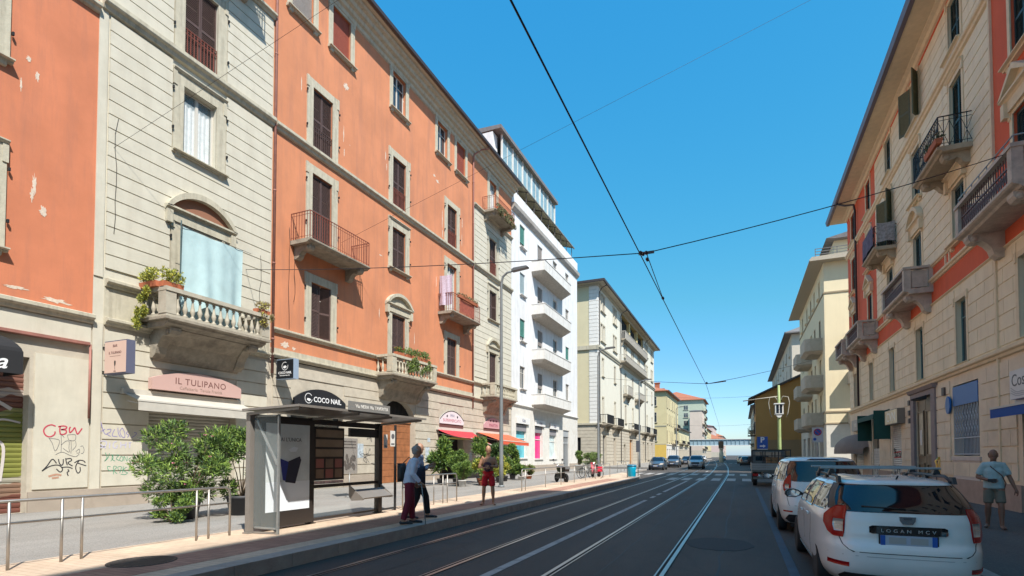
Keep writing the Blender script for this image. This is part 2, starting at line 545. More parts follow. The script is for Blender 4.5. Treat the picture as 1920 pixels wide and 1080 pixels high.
def window(b, y, z, w, h, style='brown', bw=0.36, tm=None, sm=None, hood=True, sill=True, sillw=None, rail=0, recess=0.2, shut=True, t=0.05, frame=None, x=0.0, railm=None, fl=None, surround=True):
    """one window of a building: glazed sash (part) with shutters, surround, sill and railing as sub-parts"""
    tm = tm or TRIM
    fr = frame or FRAMEW
    wn = put(sash_mesh(w, h, fr, PANE), 'window', b, (x-recess, y, z))
    if surround:
        put(surround_mesh(w, h, bw, t, tm, hood), 'surround', wn, (recess, 0, 0))
    if sill:
        sw = sillw or (w+2*bw+0.1)
        put(sill_mesh(sw, tm), 'sill', wn, (recess, 0, 0.0))
    if style in ('brown', 'green', 'olive'):
        m = {'brown': BROWN, 'green': GREENSH, 'olive': OLIVESH}[style] if sm is None else sm
        me = shutter_mesh(w/2-0.01, h-0.02, m)
        put(me, 'shutter', wn, (recess-0.09, -w/2+0.005, 0.01))
        put(me, 'shutter', wn, (recess-0.09, 0.005, 0.01))
    elif style == 'ajar':       # one leaf swung a little open
        me = shutter_mesh(w/2-0.01, h-0.02, sm or BROWN)
        put(me, 'shutter', wn, (recess-0.09, -w/2+0.005, 0.01), 0)
        put(me, 'shutter', wn, (recess-0.02, w/2-0.005, 0.01), PI-0.35)
    elif style == 'openleaf':   # both leaves folded back on the wall
        me = shutter_mesh(w/2-0.01, h-0.02, sm or OLIVESH)
        put(me, 'shutter', wn, (recess+0.03, -w/2+0.0, 0.01), PI+0.6)
        put(me, 'shutter', wn, (recess+0.03, w/2-0.0, 0.01), -0.6)
    elif style in ('red', 'grey', 'teal', 'light'):
        m = {'red': REDBLIND, 'grey': GREYBLIND, 'teal': TEALBLIND, 'light': LTBLIND}[style]
        fl = fl or 1.0
        put(slat_blind_mesh(w-0.02, h*fl, m), 'roller_blind', wn, (recess-0.1, 0, h*(1-fl)))
    if rail:
        put(railing_mesh(w, rail, railm or RUSTIRON), 'railing', wn, (recess-0.02, 0, 0.02))
    return wn
def pediment(b, y, z, w, rise, m=None, tri=False, tymp=None):
    """segmental (or triangular) hood over a first floor door"""
    m = m or TRIM
    mb = MB()
    hw = w/2
    mb.prism([(0,0), (0.10,0.0), (0.14,0.06), (0.22,0.09), (0.22,0.15), (0,0.17)], 'y', y-hw, y+hw)
    outer = arch_pts(y, hw, 0.13, rise) if not tri else [(y-hw, 0.13), (y, 0.13+rise), (y+hw, 0.13)]
    sc = (hw-0.17)/hw
    inner = arch_pts(y, hw*sc, 0.15, rise*0.72) if not tri else [(y-hw*sc, 0.15), (y, 0.13+rise*0.72), (y+hw*sc, 0.15)]
    n = len(outer)-1
    for i in range(n):
        a, b2, c, d = outer[i], outer[i+1], inner[i+1], inner[i]
        mb.quad((0.24,d[0],d[1]), (0.24,c[0],c[1]), (0.24,b2[0],b2[1]), (0.24,a[0],a[1]))
        mb.quad((0.24,a[0],a[1]), (0.24,b2[0],b2[1]), (0,b2[0],b2[1]), (0,a[0],a[1]))
        mb.quad((0.24,c[0],c[1]), (0.24,d[0],d[1]), (0.06,d[0],d[1]), (0.06,c[0],c[1]))
        mb.quad((0.06,d[0],d[1]), (0.06,d[0],0.15), (0.06,c[0],0.15), (0.06,c[0],c[1]), 1)
    mb.box(0, 0.10, y-hw+0.05, y+hw-0.05, -0.30, 0, 0)
    mb.box(0, 0.18, y-hw+0.02, y-hw+0.22, -0.42, 0, 0); mb.box(0, 0.18, y+hw-0.22, y+hw-0.02, -0.42, 0, 0)
    return mb.build('pediment', [m, tymp or m], b, (0, 0, z))
def baluster_mb(mb, c, h, r=0.085, mi=0, n=8):
    prof = [(r*0.95,0),(r*0.95,h*0.07),(r*0.45,h*0.10),(r*0.55,h*0.16),(r*1.0,h*0.30),(r*0.95,h*0.38),(r*0.6,h*0.55),(r*0.4,h*0.75),(r*0.42,h*0.84),(r*0.8,h*0.87),(r*0.45,h*0.91),(r*0.9,h*0.94),(r*0.9,h)]
    mb.lathe(prof, n, c, mi)
def scroll_bracket(mb, y0, y1, ztop, d, h, mi=0):
    mb.prism([(0,ztop), (d,ztop), (d,ztop-0.10), (d*0.93,ztop-0.20), (d*0.80,ztop-0.24), (d*0.62,ztop-0.22), (d*0.48,ztop-h*0.42),
              (d*0.36,ztop-h*0.62), (d*0.30,ztop-h*0.85), (d*0.16,ztop-h), (0,ztop-h)], 'y', y0, y1, mi)
    for yy in (y0-0.015, y1+0.015):
        mb.lathe([(0.01,-0.012),(0.085,-0.012),(0.085,0.012),(0.01,0.012)], 12, (d*0.84, yy, ztop-0.13), mi, axis='y')
def stone_balcony(b, y0, y1, zs, zr, d=1.3, n=13, m=None, sm=None, brh=0.9, ndep=3, plain=False):
    """balcony part: slab on scroll brackets with a balustrade; balusters are sub-parts of the pattern"""
    m = m or STONE; sm = sm or DARKSTONE
    mb = MB()
    mb.prism([(0,0), (d-0.30,0), (d-0.24,0.05), (d-0.12,0.09), (d-0.10,0.15), (d,0.19), (d,0.27), (0,0.27)], 'y', y0+0.14, y1-0.14)
    mb.box(0, d+0.002, y0, y1, 0.19, 0.272)
    mb.prism([(0,-0.02), (d-0.38,-0.02), (d*0.52,-0.14), (d*0.30,-0.42), (d*0.16,-0.80), (0.10,-0.95), (0,-0.98)], 'y', y0+0.42, y1-0.42)
    w = 0.34
    for a, c in ((y0+0.35, y0+0.35+w), (y1-0.35-w, y1-0.35)):
        scroll_bracket(mb, a, c, 0.0, d-0.25, brh)
    slab = mb.build('balcony', sm, b, (0, 0, zs))
    r = MB(); top = zr-zs
    x1 = d-0.06; x0 = d-0.26
    r.box(x0-0.03, x1+0.04, y0+0.02, y1-0.02, top-0.13, top)               # front coping
    for ya, yb in ((y0+0.02, y0+0.28), (y1-0.28, y1-0.02)):
        r.box(0, x0-0.03, ya, yb, top-0.13, top-0.001)
    r.box(x0, x1, y0+0.05, y1-0.05, 0.272, 0.37)
    for ya, yb in ((y0+0.05, y0+0.25), (y1-0.25, y1-0.05)):
        r.box(0, x0, ya, yb, 0.272, 0.369)
        for (pa, pb) in (((x0-0.14), x1+0.01),):
            r.box(pa, pb, ya-0.02 if ya < (y0+y1)/2 else ya-0.12, yb+0.12 if ya < (y0+y1)/2 else yb+0.02, 0.37, top-0.13)
    r.build('coping', m, slab)
    h = top-0.13-0.37
    bm = MB()
    yy0, yy1 = y0+0.48, y1-0.48
    for i in range(n):
        baluster_mb(bm, ((x0+x1)/2, yy0+(yy1-yy0)*i/(n-1), 0.37), h, 0.078)
    for yc in (y0+0.15, y1-0.15):
        for i in range(ndep):
            baluster_mb(bm, (0.15+(x0-0.35)*i/max(1,ndep-1), yc, 0.37), h, 0.07)
    bm.build('balustrade', m, slab)
    return slab
def iron_balcony(b, y0, y1, zs, zr, d=1.1, m=None, sm=None, rm=None, brh=0.55, belly=False, pitch=0.14, ornate=False):
    sm = sm or DARKSTONE; rm = rm or RUSTIRON
    mb = MB()
    mb.prism([(0,0), (d-0.16,0), (d-0.10,0.06), (d-0.02,0.08), (d,0.11), (d,0.17), (0,0.17)], 'y', y0, y1)
    for a in (y0+0.22, y1-0.50):
        scroll_bracket(mb, a, a+0.28, 0.0, d-0.2, brh)
    slab = mb.build('balcony', sm, b, (0, 0, zs))
    r = MB(); top = zr-zs; e = 0.05
    pts = [(0,y0+e), (d-e,y0+e), (d-e,y1-e), (0,y1-e)]
    def pt(i, z): return (pts[i][0], pts[i][1], z)
    for z, s in ((top, 0.035), (top-0.13, 0.016), (0.28, 0.016)):
        for i in range(3): r.bar(pt(i,z), pt(i+1,z), s, s*0.7)
    for i in range(3):
        a, c = Vector(pt(i,0.17)), Vector(pt(i+1,0.17))
        L = (c-a).length; n = max(2, int(L/pitch))
        for k in range(n+(1 if i == 2 else 0)):
            p = a+(c-a)*k/n
            if ornate and k % 2 and k < n:
                q = a+(c-a)*min(k+1, n)/n; o = a+(c-a)*max(k-1, 0)/n
                r.bar(o, q+Vector((0,0,top-0.32)), 0.012); r.bar(q, o+Vector((0,0,top-0.32)), 0.012)
            s = 0.018 if k else 0.03
            r.bar(p, p+Vector((0,0,top-0.17)), s)
    r.build('railing', rm, slab)
    return slab
def voussoirs(mb, yc, hw, zs, rise, ztop, n=9, t=0.045, mi=0, x=0.03, gap=0.02):
    """wedge blocks round an arch"""
    pts = arch_pts(yc, hw, zs, rise, n*2)
    cz = zs+rise-((hw*hw+rise*rise)/(2*rise)) if rise < hw else zs
    for i in range(n):
        a, c = pts[2*i], pts[2*i+2]
        def out(p):
            d = Vector((p[0]-yc, p[1]-cz)).normalized()
            k = (ztop-p[1])/max(0.2, d.y)
            k = min(k, 0.75)
            return (p[0]+d.x*k, p[1]+d.y*k)
        e = gap/2
        A = (a[0]+e, a[1]); B = (c[0]-e, c[1]); oa = out(a); ob = out(c)
        mb.prism([A, B, (ob[0]-e, ob[1]), (oa[0]+e, oa[1])], 'x', 0, x+t*0.3, mi)
def roof_slab(b, y0, y1, z, over=0.9, th=0.15, depth=12, rise=3.2, m=None, gm=None, side=0.0):
    mb = MB()
    mb.prism([(over,z), (over+0.02,z+th), (-depth/2,z+rise), (-depth,z+th), (-depth,z)], 'y', y0-side, y1+side)
    mb.prism([(over,z-0.04), (over+0.14,z-0.02), (over+0.16,z+th+0.02), (over+0.03,z+th+0.03)], 'y', y0-side-0.02, y1+side+0.02, 1)
    return mb.build('roof', [m or TILE, gm or GUTTER], b)
# ================================================================ the orange and cream palazzo (left, Y -10 .. 40.4)
LX = -17.5
def palazzo():
    b = thing('apartment_building', 'five storey block with orange and cream plaster bays and brown shutters, nearest on the left', 'building', (LX, 0, 0))
    GF = 0.15
    YA, YB, YC, YD, YE = -10.0, 9.42, 15.85, 33.52, 40.45
    W = 1.25
    # ---- openings
    holes = []
    def H(y, z, w, h): holes.append((y-w/2, y+w/2, z, z+h))
    gf = [(4.6, 7.95, 0.15, 4.3), (11.1, 14.28, 0.15, 4.1), (16.95, 20.2, 0.15, 4.6), (23.1, 26.3, 0.15, 4.75), (28.97, 32.12, 0.15, 4.57), (35.22, 38.5, 0.15, 4.52), (-0.6, 2.6, 0.15, 4.2), (-6.5, -3.3, 0.15, 4.2)]
    win = []
    # (y, z, h, style, kind)
    for y in (-6.2, 0.1, 6.35):
        win += [(y, 7.05, 2.35, 'brown', 'sill'), (y, 12.02, 2.35, 'brown', 'sill'), (y, 15.5, 2.7, 'brown', 'rail'), (y, 20.85, 2.1, 'brown', 'small')]
    win += [(12.67, 5.92, 3.55, 'open', 'ped'), (12.67, 12.02, 2.35, 'curtain', 'sill'), (12.67, 15.5, 2.7, 'brown', 'rail'), (12.67, 19.9, 2.9, 'brown', 'none')]
    win += [(18.65, 6.93, 2.45, 'ajar', 'none'), (18.65, 11.0, 3.3, 'brown', 'none'), (18.65, 15.5, 2.7, 'brown', 'rail')]
    win += [(24.6, 5.92, 3.5, 'brown', 'ped'), (24.6, 11.95, 2.3, 'brown', 'sill'), (24.6, 15.5, 2.7, 'brown', 'rail')]
    win += [(30.53, 6.93, 2.4, 'brown', 'none'), (30.53, 10.9, 3.3, 'curtain', 'none'), (30.53, 15.5, 2.6, 'brown', 'rail')]
    win += [(36.85, 5.92, 3.55, 'brown', 'ped'), (36.85, 12.0, 2.25, 'ajar', 'sill'), (36.85, 15.6, 2.7, 'brown', 'rail'), (36.85, 19.9, 2.9, 'curtain', 'none')]
    win += [(17.38, 20.85, 2.1, 'grey', 'small'), (19.85, 20.85, 2.1, 'red', 'small'), (24.55, 20.85, 2.15, 'plain', 'small'), (29.27, 20.85, 2.1, 'plain', 'small'), (31.73, 20.85, 2.1, 'red', 'small')]
    for y, z, h, st, kd in win: H(y, z, W, h)
    # ---- the wall faces, one part per colour
    for name, m, spans in (('orange_wall', ORANGE2, [(YA, YB, 5.75, 23.6)]),
                           ('orange_wall', ORANGE, [(YC, YD, 6.0, 23.6)]),
                           ('orange_wall', ORANGE, [(YB, YC, 19.7, 23.6), (YD, YE, 19.7, 23.6)])):
        for y0, y1, z0, z1 in spans:
            mb = MB(); holes_grid(mb, y0, y1, z0, z1, holes); mb.build(name, m, b)
    for y0, y1 in ((YB, YC), (YD, YE)):
        mb = MB()
        holes_grid(mb, y0, y1, 5.6, 19.7, holes, x=-0.002)
        courses(mb, y0+0.30, y1-0.08, 7.30, 15.03, 0.42, 0.034, [(h[0]-0.4, h[1]+0.4, h[2], h[3]+0.42) for h in holes if h[2] > 5], t=0.045)
        courses(mb, y0+0.30, y1-0.08, 15.55, 19.55, 0.42, 0.034, [(h[0]-0.4, h[1]+0.4, h[2], h[3]+0.42) for h in holes if h[2] > 5], t=0.045)
        mb.box(0, 0.035, y0, y0+0.24, 7.0, 19.6, skip='l')
        mb.build('cream_wall', CREAM, b)
    # ---- ground floor
    mb = MB()
    holes_grid(mb, YA, YE, 0.0, 5.62, gf, depth=0.45)
    for a, c, z0, z1 in gf:
        if a > 14.5: arch_fill(mb, a, c, z1-(0.95 if a < 27 else 0.75), 0, 0.93 if a < 27 else 0.73, z1, x=0.003, depth=0.44)
    gfh = [(a-0.02, c+0.02, z0, z1) for a, c, z0, z1 in gf]
    courses(mb, YC+0.15, YE-0.1, 0.75, 5.45, 0.46, 0.04, gfh, t=0.04, mi=0)
    mb.build('ground_floor_wall', STONEGF, b)
    mb = MB()
    courses(mb, YB+0.32, YC-0.15, 0.74, 5.45, 0.455, 0.04, gfh, t=0.03)
    mb.box(0.0, 0.03, YA, 4.4, 0.7, 4.85); mb.box(0, 0.05, YB, YB+0.26, 0.0, 5.6)
    mb.box(0.0, 0.035, 8.06, YB-0.04, 0.76, 4.45)
    mb.box(0.0, 0.034, YA, YB-0.04, 4.93, 5.5)
    mb.build('ground_floor_panel', CREAM, b)
    segs = [YA] + [v for h in sorted(gf) for v in (h[0], h[1])] + [YE]
    for i in range(0, len(segs), 2): MB().box(0, 0.075, segs[i]+0.01, segs[i+1]-0.01, 0.0, 0.70).build('plinth', PLINTH, b)
    # ---- string courses
    mb = MB()
    def S(z0, z1, d, y0, y1): mb.prism(string_prof(z0, z1, d), 'y', y0, y1)
    S(15.08, 15.46, 0.24, YB+0.05, YC-0.02); S(15.08, 15.42, 0.22, YC+0.06, YD-0.05); S(15.08, 15.46, 0.24, YD+0.03, YE-0.02)
    S(14.86, 15.14, 0.20, YA, YB-0.02)
    S(6.74, 6.98, 0.20, YB+0.30, YC-0.3); S(5.58, 5.80, 0.20, YB+0.30, YC-0.1)
    S(6.70, 6.90, 0.17, YC+0.06, YD-0.04); S(5.66, 5.82, 0.20, YC+0.02, YD); S(6.74, 6.96, 0.18, YD+0.03, YE)
    S(5.60, 5.80, 0.20, YD, YE); S(5.52, 5.80, 0.22, YA, YB-0.02)
    mb.box(0, 0.08, YC+0.02, YD, 5.82, 6.06)
    mb.box(0, 0.02, YB+0.3, YC-0.05, 5.82, 6.72)
    S(19.55, 19.80, 0.22, YB+0.05, YC-0.02); S(19.55, 19.80, 0.22, YD+0.03, YE-0.02)
    # main cornice
    mb.prism([(0,23.05), (0.08,23.10), (0.10,23.28), (0.22,23.34), (0.26,23.50), (0.42,23.56), (0.46,23.74), (0.62,23.80), (0.66,23.93), (0,23.95)], 'y', YA, YE)
    mb.build('string_course', TRIM, b)
    mb = MB()
    mb.box(-0.3, 0.86, YA, YE, 23.96, 24.02)
    mb.build('soffit', SOFFIT, b)
    roof_slab(b, YA, YE, 24.02, 0.9, 0.13, 13, 3.4)
    mb = MB()
    mb.box(-13, -0.46, YE-0.02, YE, 0, 24.0); mb.box(-13, -0.46, YA, YA+0.02, 0, 24.0); mb.box(-13.02, -13, YA, YE, 0, 24.0)
    mb.build('side_wall', CREAM, b)
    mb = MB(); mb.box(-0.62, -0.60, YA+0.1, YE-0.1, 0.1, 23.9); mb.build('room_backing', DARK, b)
    # ---- windows
    for y, z, h, st, kd in win:
        bay_c = (YB < y < YC) or y > YD
        kw = dict(hood=(kd != 'none' and kd != 'ped' and kd != 'rail'), sill=(kd in ('sill', 'small')), bw=0.36 if kd != 'small' else 0.27)
        if kd == 'small': kw['hood'] = False; kw['sillw'] = W+0.62
        s = {'curtain': 'plain', 'open': 'plain', 'plain': 'plain'}.get(st, st)
        rail = 0
        if kd == 'rail': rail = 0.95
        w = window(b, y, z, W, h, s, rail=rail, railm=BROWN if (not bay_c and y < 23) else RUSTIRON, **kw)
        if st == 'curtain':
            mb = MB(); n = 22
            for i in range(n):
                ya = -W/2+0.06+(W-0.12)*i/n; yb = ya+(W-0.12)/n
                xa, xb = 0.02*math.sin(i*1.9), 0.02*math.sin((i+1)*1.9)
                mb.quad((-0.05+xa,ya,0.08), (-0.05+xb,yb,0.08), (-0.05+xb,yb,h*0.86), (-0.05+xa,ya,h*0.86))
            mb.build('curtain', CURTAIN, w)
            w.data = sash_mesh(W, h, FRAMEW, CLEAR, trans=False)
        if st == 'open':
            put(shutter_mesh(W/2, h-0.02, GREENSH), 'shutter', w, (0.24, -W/2, 0.01), PI+0.95)
        if z < 16 and kd != 'small':
            def stays(h=h):
                mb = MB()
                for q in (-1, 1):
                    for f in (0.28, 0.86): mb.box(0.25, 0.32, q*1.02-0.02, q*1.02+0.02, h*f, h*f+0.09)
                return mb.mesh('shutter_stay', IRON)
            put(cached(('st', h), stays), 'shutter_stay', w)
        if kd == 'ped':
            pediment(b, y+(0.1 if y < 20 else 0), 9.86 if y < 20 else 9.80, 2.65 if y < 20 else 2.45, 0.80 if y < 20 else 0.68, tymp=mat('brown tympanum', (0.26, 0.12, 0.07), 0.9) if y < 20 else TRIM)
    # ---- balconies
    stone_balcony(b, 10.72, 14.72, 5.72, 6.92, 1.3, 13, m=STONE)
    stone_balcony(b, 22.5, 26.85, 5.62, 6.90, 1.2, 13, m=TRIM)
    stone_balcony(b, 34.75, 39.05, 5.72, 6.94, 1.2, 13, m=TRIM)
    iron_balcony(b, 16.82, 20.75, 10.60, 11.93, 1.1)
    iron_balcony(b, 28.78, 32.62, 10.56, 11.85, 1.1)
    iron_balcony(b, 35.0, 38.7, 19.68, 20.85, 1.1, rm=RUSTIRON)
    iron_balcony(b, 10.8, 14.6, 19.68, 20.85, 1.1, rm=IRON)
    # ---- downpipes
    for y, ztop in ((15.9, 23.6), (33.45, 23.3)):
        mb = MB()
        mb.tube([(0.09, y, 5.0), (0.09, y, ztop-0.6), (0.12, y+0.02, ztop-0.1), (0.50, y+0.5, 23.75), (0.86, y+0.8, 23.85), (0.90, y+0.82, 24.0)], 0.055, 8)
        for z in (6.4, 9.5, 12.5, 15.2, 18.2, 21.2): mb.lathe([(0.062,-0.03), (0.07,-0.02), (0.07,0.02), (0.062,0.03)], 8, (0.09, y, z))
        mb.build('downpipe', PIPE, b)
    mb = MB(); mb.tube([(0.11, 9.33, 4.9), (0.11, 9.33, 2.75)], 0.035, 6); mb.prism([(0.02,4.86),(0.16,4.88),(0.16,4.96),(0.02,4.98)], 'y', YA, 9.3)
    mb.build('lead_flashing', PIPE, b)
    for k, (y, z0, z1) in enumerate(((16.75, 7.0, 11.3), (17.05, 8.2, 11.0), (15.3, 7.2, 9.6), (9.95, 8.4, 12.0))):
        rnd = random.Random(k); mb = MB(); mb.tube([(0.05, y+rnd.uniform(-.05,.05), z0+(z1-z0)*i/7) for i in range(8)], 0.009, 5); mb.build('wall_cable', IRON, b)
    # ---- chimneys
    for y in (14.0, 27.5, 35.5):
        mb = MB(); mb.box(-2.4, -1.7, y, y+0.9, 24.2, 25.6); mb.box(-2.48, -1.62, y-0.08, y+0.98, 25.6, 25.75); mb.box(-2.3, -1.8, y+0.1, y+0.8, 25.75, 25.95)
        mb.build('chimney', TILE, b)
    # ---- peeled paint patches (raised scabs of old render)
    rnd = random.Random(3)
    BARE = mat('bare render', (0.60, 0.50, 0.40), 0.95, var=0.15, vscale=9, bump=0.6)
    def patch(y, z, ry, rz, n=26):
        ry *= 0.62; rz *= 0.8
        pts = []
        for i in range(n):
            a = 2*PI*i/n; r = 0.4+0.6*rnd.random()
            pts.append((y+ry*r*math.cos(a), z+rz*r*math.sin(a)))
        MB().prism(pts, 'x', 0.0, 0.004+0.004*rnd.random()).build('peeled_patch', BARE, b)
    for y, z, ry, rz in ((7.95, 9.0, 0.10, 0.45), (8.15, 8.35, 0.16, 0.22), (7.9, 8.7, 0.08, 0.3), (7.75, 12.35, 0.10, 0.14), (7.95, 12.0, 0.10, 0.22), (7.6, 11.55, 0.05, 0.3),
                         (8.5, 5.98, 0.7, 0.10), (7.6, 6.1, 0.5, 0.07), (20.2, 19.62, 0.35, 0.28), (28.7, 19.0, 0.45, 0.15), (28.3, 19.2, 0.25, 0.12),
                         (23.35, 17.9, 0.07, 0.4), (23.45, 17.3, 0.05, 0.3), (29.3, 16.8, 0.07, 0.9), (29.35, 15.9, 0.08, 0.4), (31.9, 16.4, 0.06, 0.7), (31.95, 17.6, 0.06, 0.5),
                         (17.35, 17.9, 0.05, 0.5), (20.05, 17.2, 0.06, 0.6), (20.1, 16.3, 0.05, 0.3), (16.6, 6.30, 0.42, 0.20), (17.1, 6.22, 0.22, 0.12), (22.9, 9.2, 0.07, 0.5), (26.2, 8.4, 0.05, 0.6), (25.8, 9.9, 0.1, 0.1),
                         (28.6, 12.6, 0.06, 0.5), (23.0, 12.3, 0.3, 0.06)):
        patch(y, z, ry, rz)
    return b
palazzo_b = palazzo()

# ---- shop fronts of the palazzo (parts of the building)
def shopfronts(b):
    SH_GREY = mat('grey roller shutter', (0.42, 0.40, 0.34), 0.5, metal=0.2, var=0.12, vscale=2)
    # graffiti shutter, mural in bands of brown, green and white
    m = bpy.data.materials.new('mural shutter'); m.use_nodes = True
    t = m.node_tree; bs = t.nodes['Principled BSDF']; bs.inputs['Roughness'].default_value = 0.55
    tc = t.nodes.new('ShaderNodeTexCoord'); sp = t.nodes.new('ShaderNodeSeparateXYZ'); t.links.new(tc.outputs['Object'], sp.inputs[0])
    ns = t.nodes.new('ShaderNodeTexNoise'); ns.inputs['Scale'].default_value = 1.6; t.links.new(tc.outputs['Object'], ns.inputs['Vector'])
    ad = t.nodes.new('ShaderNodeMath'); ad.operation = 'MULTIPLY_ADD'; ad.inputs[1].default_value = 0.5; t.links.new(ns.outputs['Fac'], ad.inputs[0]); t.links.new(sp.outputs['Z'], ad.inputs[2])
    dv = t.nodes.new('ShaderNodeMath'); dv.operation = 'DIVIDE'; dv.inputs[1].default_value = 4.0; t.links.new(ad.outputs[0], dv.inputs[0])
    cr = t.nodes.new('ShaderNodeValToRGB'); cr.color_ramp.interpolation = 'CONSTANT'
    el = cr.color_ramp.elements; el[0].position = 0; el[0].color = (0.14, 0.05, 0.035, 1); el[1].position = 0.17; el[1].color = (0.20, 0.12, 0.08, 1)
    for p, c in ((0.26, (0.30, 0.28, 0.22, 1)), (0.31, (0.18, 0.19, 0.04, 1)), (0.70, (0.24, 0.24, 0.09, 1)), (0.74, (0.17, 0.07, 0.05, 1)), (0.83, (0.38, 0.32, 0.29, 1)), (0.88, (0.16, 0.07, 0.05, 1))):
        e = el.new(p); e.color = c
    t.links.new(dv.outputs[0], cr.inputs[0]); t.links.new(cr.outputs[0], bs.inputs['Base Color'])
    put(roller_shutter_mesh(3.35, 3.75, m, 0.13), 'roller_shutter', b, (-0.28, 6.28, 0.15))
    mb = MB()
    for ya, yb, col in ((5.9, 6.9, 0), (6.2, 6.7, 0)):
        pass
    WP = mat('pale spray paint', (0.55, 0.50, 0.47), 0.7)
    # a few painted shapes on the mural
    stroke(mb, spline([(7.7, 2.9), (7.2, 3.15), (6.8, 2.8), (7.3, 2.6), (7.0, 2.35)]), 0.09, -0.252)
    stroke(mb, spline([(7.5, 1.0), (7.55, 1.9), (7.3, 2.05), (7.15, 1.7), (7.1, 0.9)]), 0.07, -0.252)
    stroke(mb, spline([(7.9, 2.55), (7.5, 2.62), (7.2, 2.45)]), 0.05, -0.252)
    mb.build('mural_paint', WP, b)
    for y in (1.0, -4.9): put(roller_shutter_mesh(3.2, 4.05, SH_GREY), 'roller_shutter', b, (-0.3, y, 0.15))
    put(roller_shutter_mesh(3.16, 2.9, SH_GREY), 'roller_shutter', b, (-0.3, 12.69, 0.15))
    mb = MB(); mb.box(-0.3, -0.02, 11.1, 14.28, 3.05, 4.1); mb.build('shop_fascia', STONEGF, b)
    # graffiti on shutter jamb wall
    def G(name, col, strokes, w, x=0.040):
        mb = MB()
        for s in strokes: stroke(mb, spline(s, 5), w, x)
        return mb.build(name, mat('spray paint %.2f %.2f %.2f' % col, col, 0.6), b)
    def py(px, py_, x=0.04):     # photo crop reading -> wall metres (linear fit on this 1.6 m wide panel)
        return (8.255+(px-100)/8.6e2*1.235+0.0, 2.52-(py_-150)/8.0e2*1.43)
    red = [[(310,170),(240,150),(160,180),(120,240),(150,310),(220,335),(290,300),(305,250)],
           [(385,165),(380,230),(390,290)], [(350,175),(430,160),(490,170),(480,200),(400,218)], [(400,218),(480,225),(485,268),(440,292),(390,290)],
           [(560,170),(540,200),(550,260),(590,230),(630,180),(650,220),(680,280),(720,240),(760,185)]]
    G('graffiti', (0.50, 0.055, 0.09), [[py(*p) for p in s] for s in red], 0.034)
    blk = [[(205,355),(260,430),(310,550),(360,480),(370,380),(210,360)], [(400,290),(410,400),(410,570)], [(410,300),(460,340)], [(410,460),(480,400),(540,400),(540,500),(545,570),(440,510)],
           [(510,300),(600,290),(650,300),(640,380),(540,380),(510,300)], [(570,380),(580,500),(575,590)], [(650,390),(660,470),(600,540)], [(660,560),(720,520),(720,580),(670,580)], [(740,480),(780,470),(805,540),(780,590),(750,585)],
           [(320,610),(430,570),(560,620),(660,640),(720,600)]]
    G('graffiti', (0.10, 0.10, 0.12), [[py(*p) for p in s] for s in blk], 0.010)
    big = [[(110,860),(190,780),(270,680),(340,745)], [(110,860),(230,790),(350,770),(420,800),(440,850),(400,880),(340,830)], [(370,680),(390,750),(430,775),(450,740),(450,680)],
           [(490,665),(500,720),(520,775)], [(490,680),(570,670),(590,700),(530,740),(610,790)], [(420,810),(530,805),(610,830)], [(530,840),(550,870),(520,890),(540,945)],
           [(640,740),(720,700),(800,710),(830,740)], [(720,705),(670,780),(670,850),(705,905),(745,870),(740,810)], [(700,745),(780,770),(850,790)]]
    G('graffiti', (0.03, 0.03, 0.035), [[py(*p) for p in s] for s in big], 0.026)
    G('graffiti', (0.45, 0.25, 0.17), [[(8.42, 1.10), (8.6, 1.15), (8.72, 1.12)], [(8.5, 1.05), (8.66, 1.07)]], 0.05)
    # graffiti on the coursed bay
    def p2(px, py_): return (9.72+(px-1000)/620*0.93*0+ (px-880)/740*1.27-0.13, 2.63-(py_-80)/880*1.60)
    vio = [[(880,250),(920,150),(935,50),(960,140),(1000,240),(1040,260)], [(890,200),(950,210),(1010,170)], [(1040,180),(1100,170),(1090,220),(1040,250),(1100,290)], [(1165,170),(1140,220),(1130,280),(1210,290)],
           [(1215,140),(1225,230),(1260,300)], [(1290,140),(1250,200),(1280,280),(1330,300),(1330,220),(1290,140)], [(1390,190),(1360,230),(1400,260),(1380,300)], [(1490,210),(1540,220),(1500,270),(1450,300)]]
    G('graffiti', (0.22, 0.19, 0.45), [[p2(*p) for p in s] for s in vio], 0.018, 0.034)
    lil = [[(880,400),(960,370),(1030,380),(1020,450),(940,480)], [(900,400),(980,450),(1030,490)], [(1090,390),(1085,490)], [(1200,370),(1150,400),(1150,470),(1200,480),(1210,430)], [(1270,380),(1270,480)], [(1280,430),(1350,425)], [(1360,380),(1350,480)], [(1400,390),(1450,385)], [(1425,390),(1420,480)]]
    G('graffiti', (0.50, 0.48, 0.60), [[p2(*p) for p in s] for s in lil], 0.030, 0.034)
    grn = [[(1020,560),(1050,640),(1010,700),(1060,650),(1090,570)], [(1120,590),(1150,640),(1110,700)], [(1150,590),(1130,660),(1180,700)], [(1190,600),(1240,600),(1200,660),(1250,690)], [(1280,620),(1255,680),(1300,700),(1310,640),(1280,620)], [(1330,700),(1330,620),(1380,700),(1380,620)], [(1450,640),(1410,670),(1440,700),(1490,690)],
           [(1110,790),(1060,790),(1080,850),(1130,860)], [(1160,920),(1160,790),(1210,800),(1170,860),(1220,910)], [(1240,850),(1230,800),(1290,800),(1260,900)], [(1320,790),(1310,900)], [(1380,800),(1320,850),(1390,900)], [(1430,790),(1420,880)], [(1280,920),(1350,930),(1400,900)]]
    G('graffiti', (0.06, 0.30, 0.17), [[p2(*p) for p in s] for s in grn], 0.016, 0.034)
    # nail salon : dark glazed front
    mb = MB(); mb.quad((-0.30,16.95,0.15),(-0.30,20.2,0.15),(-0.30,20.2,4.6),(-0.30,16.95,4.6)); mb.build('shop_window', PANE, b)
    put(roller_shutter_mesh(3.2, 2.6, SH_GREY), 'roller_shutter', b, (-0.26, 18.58, 0.15))
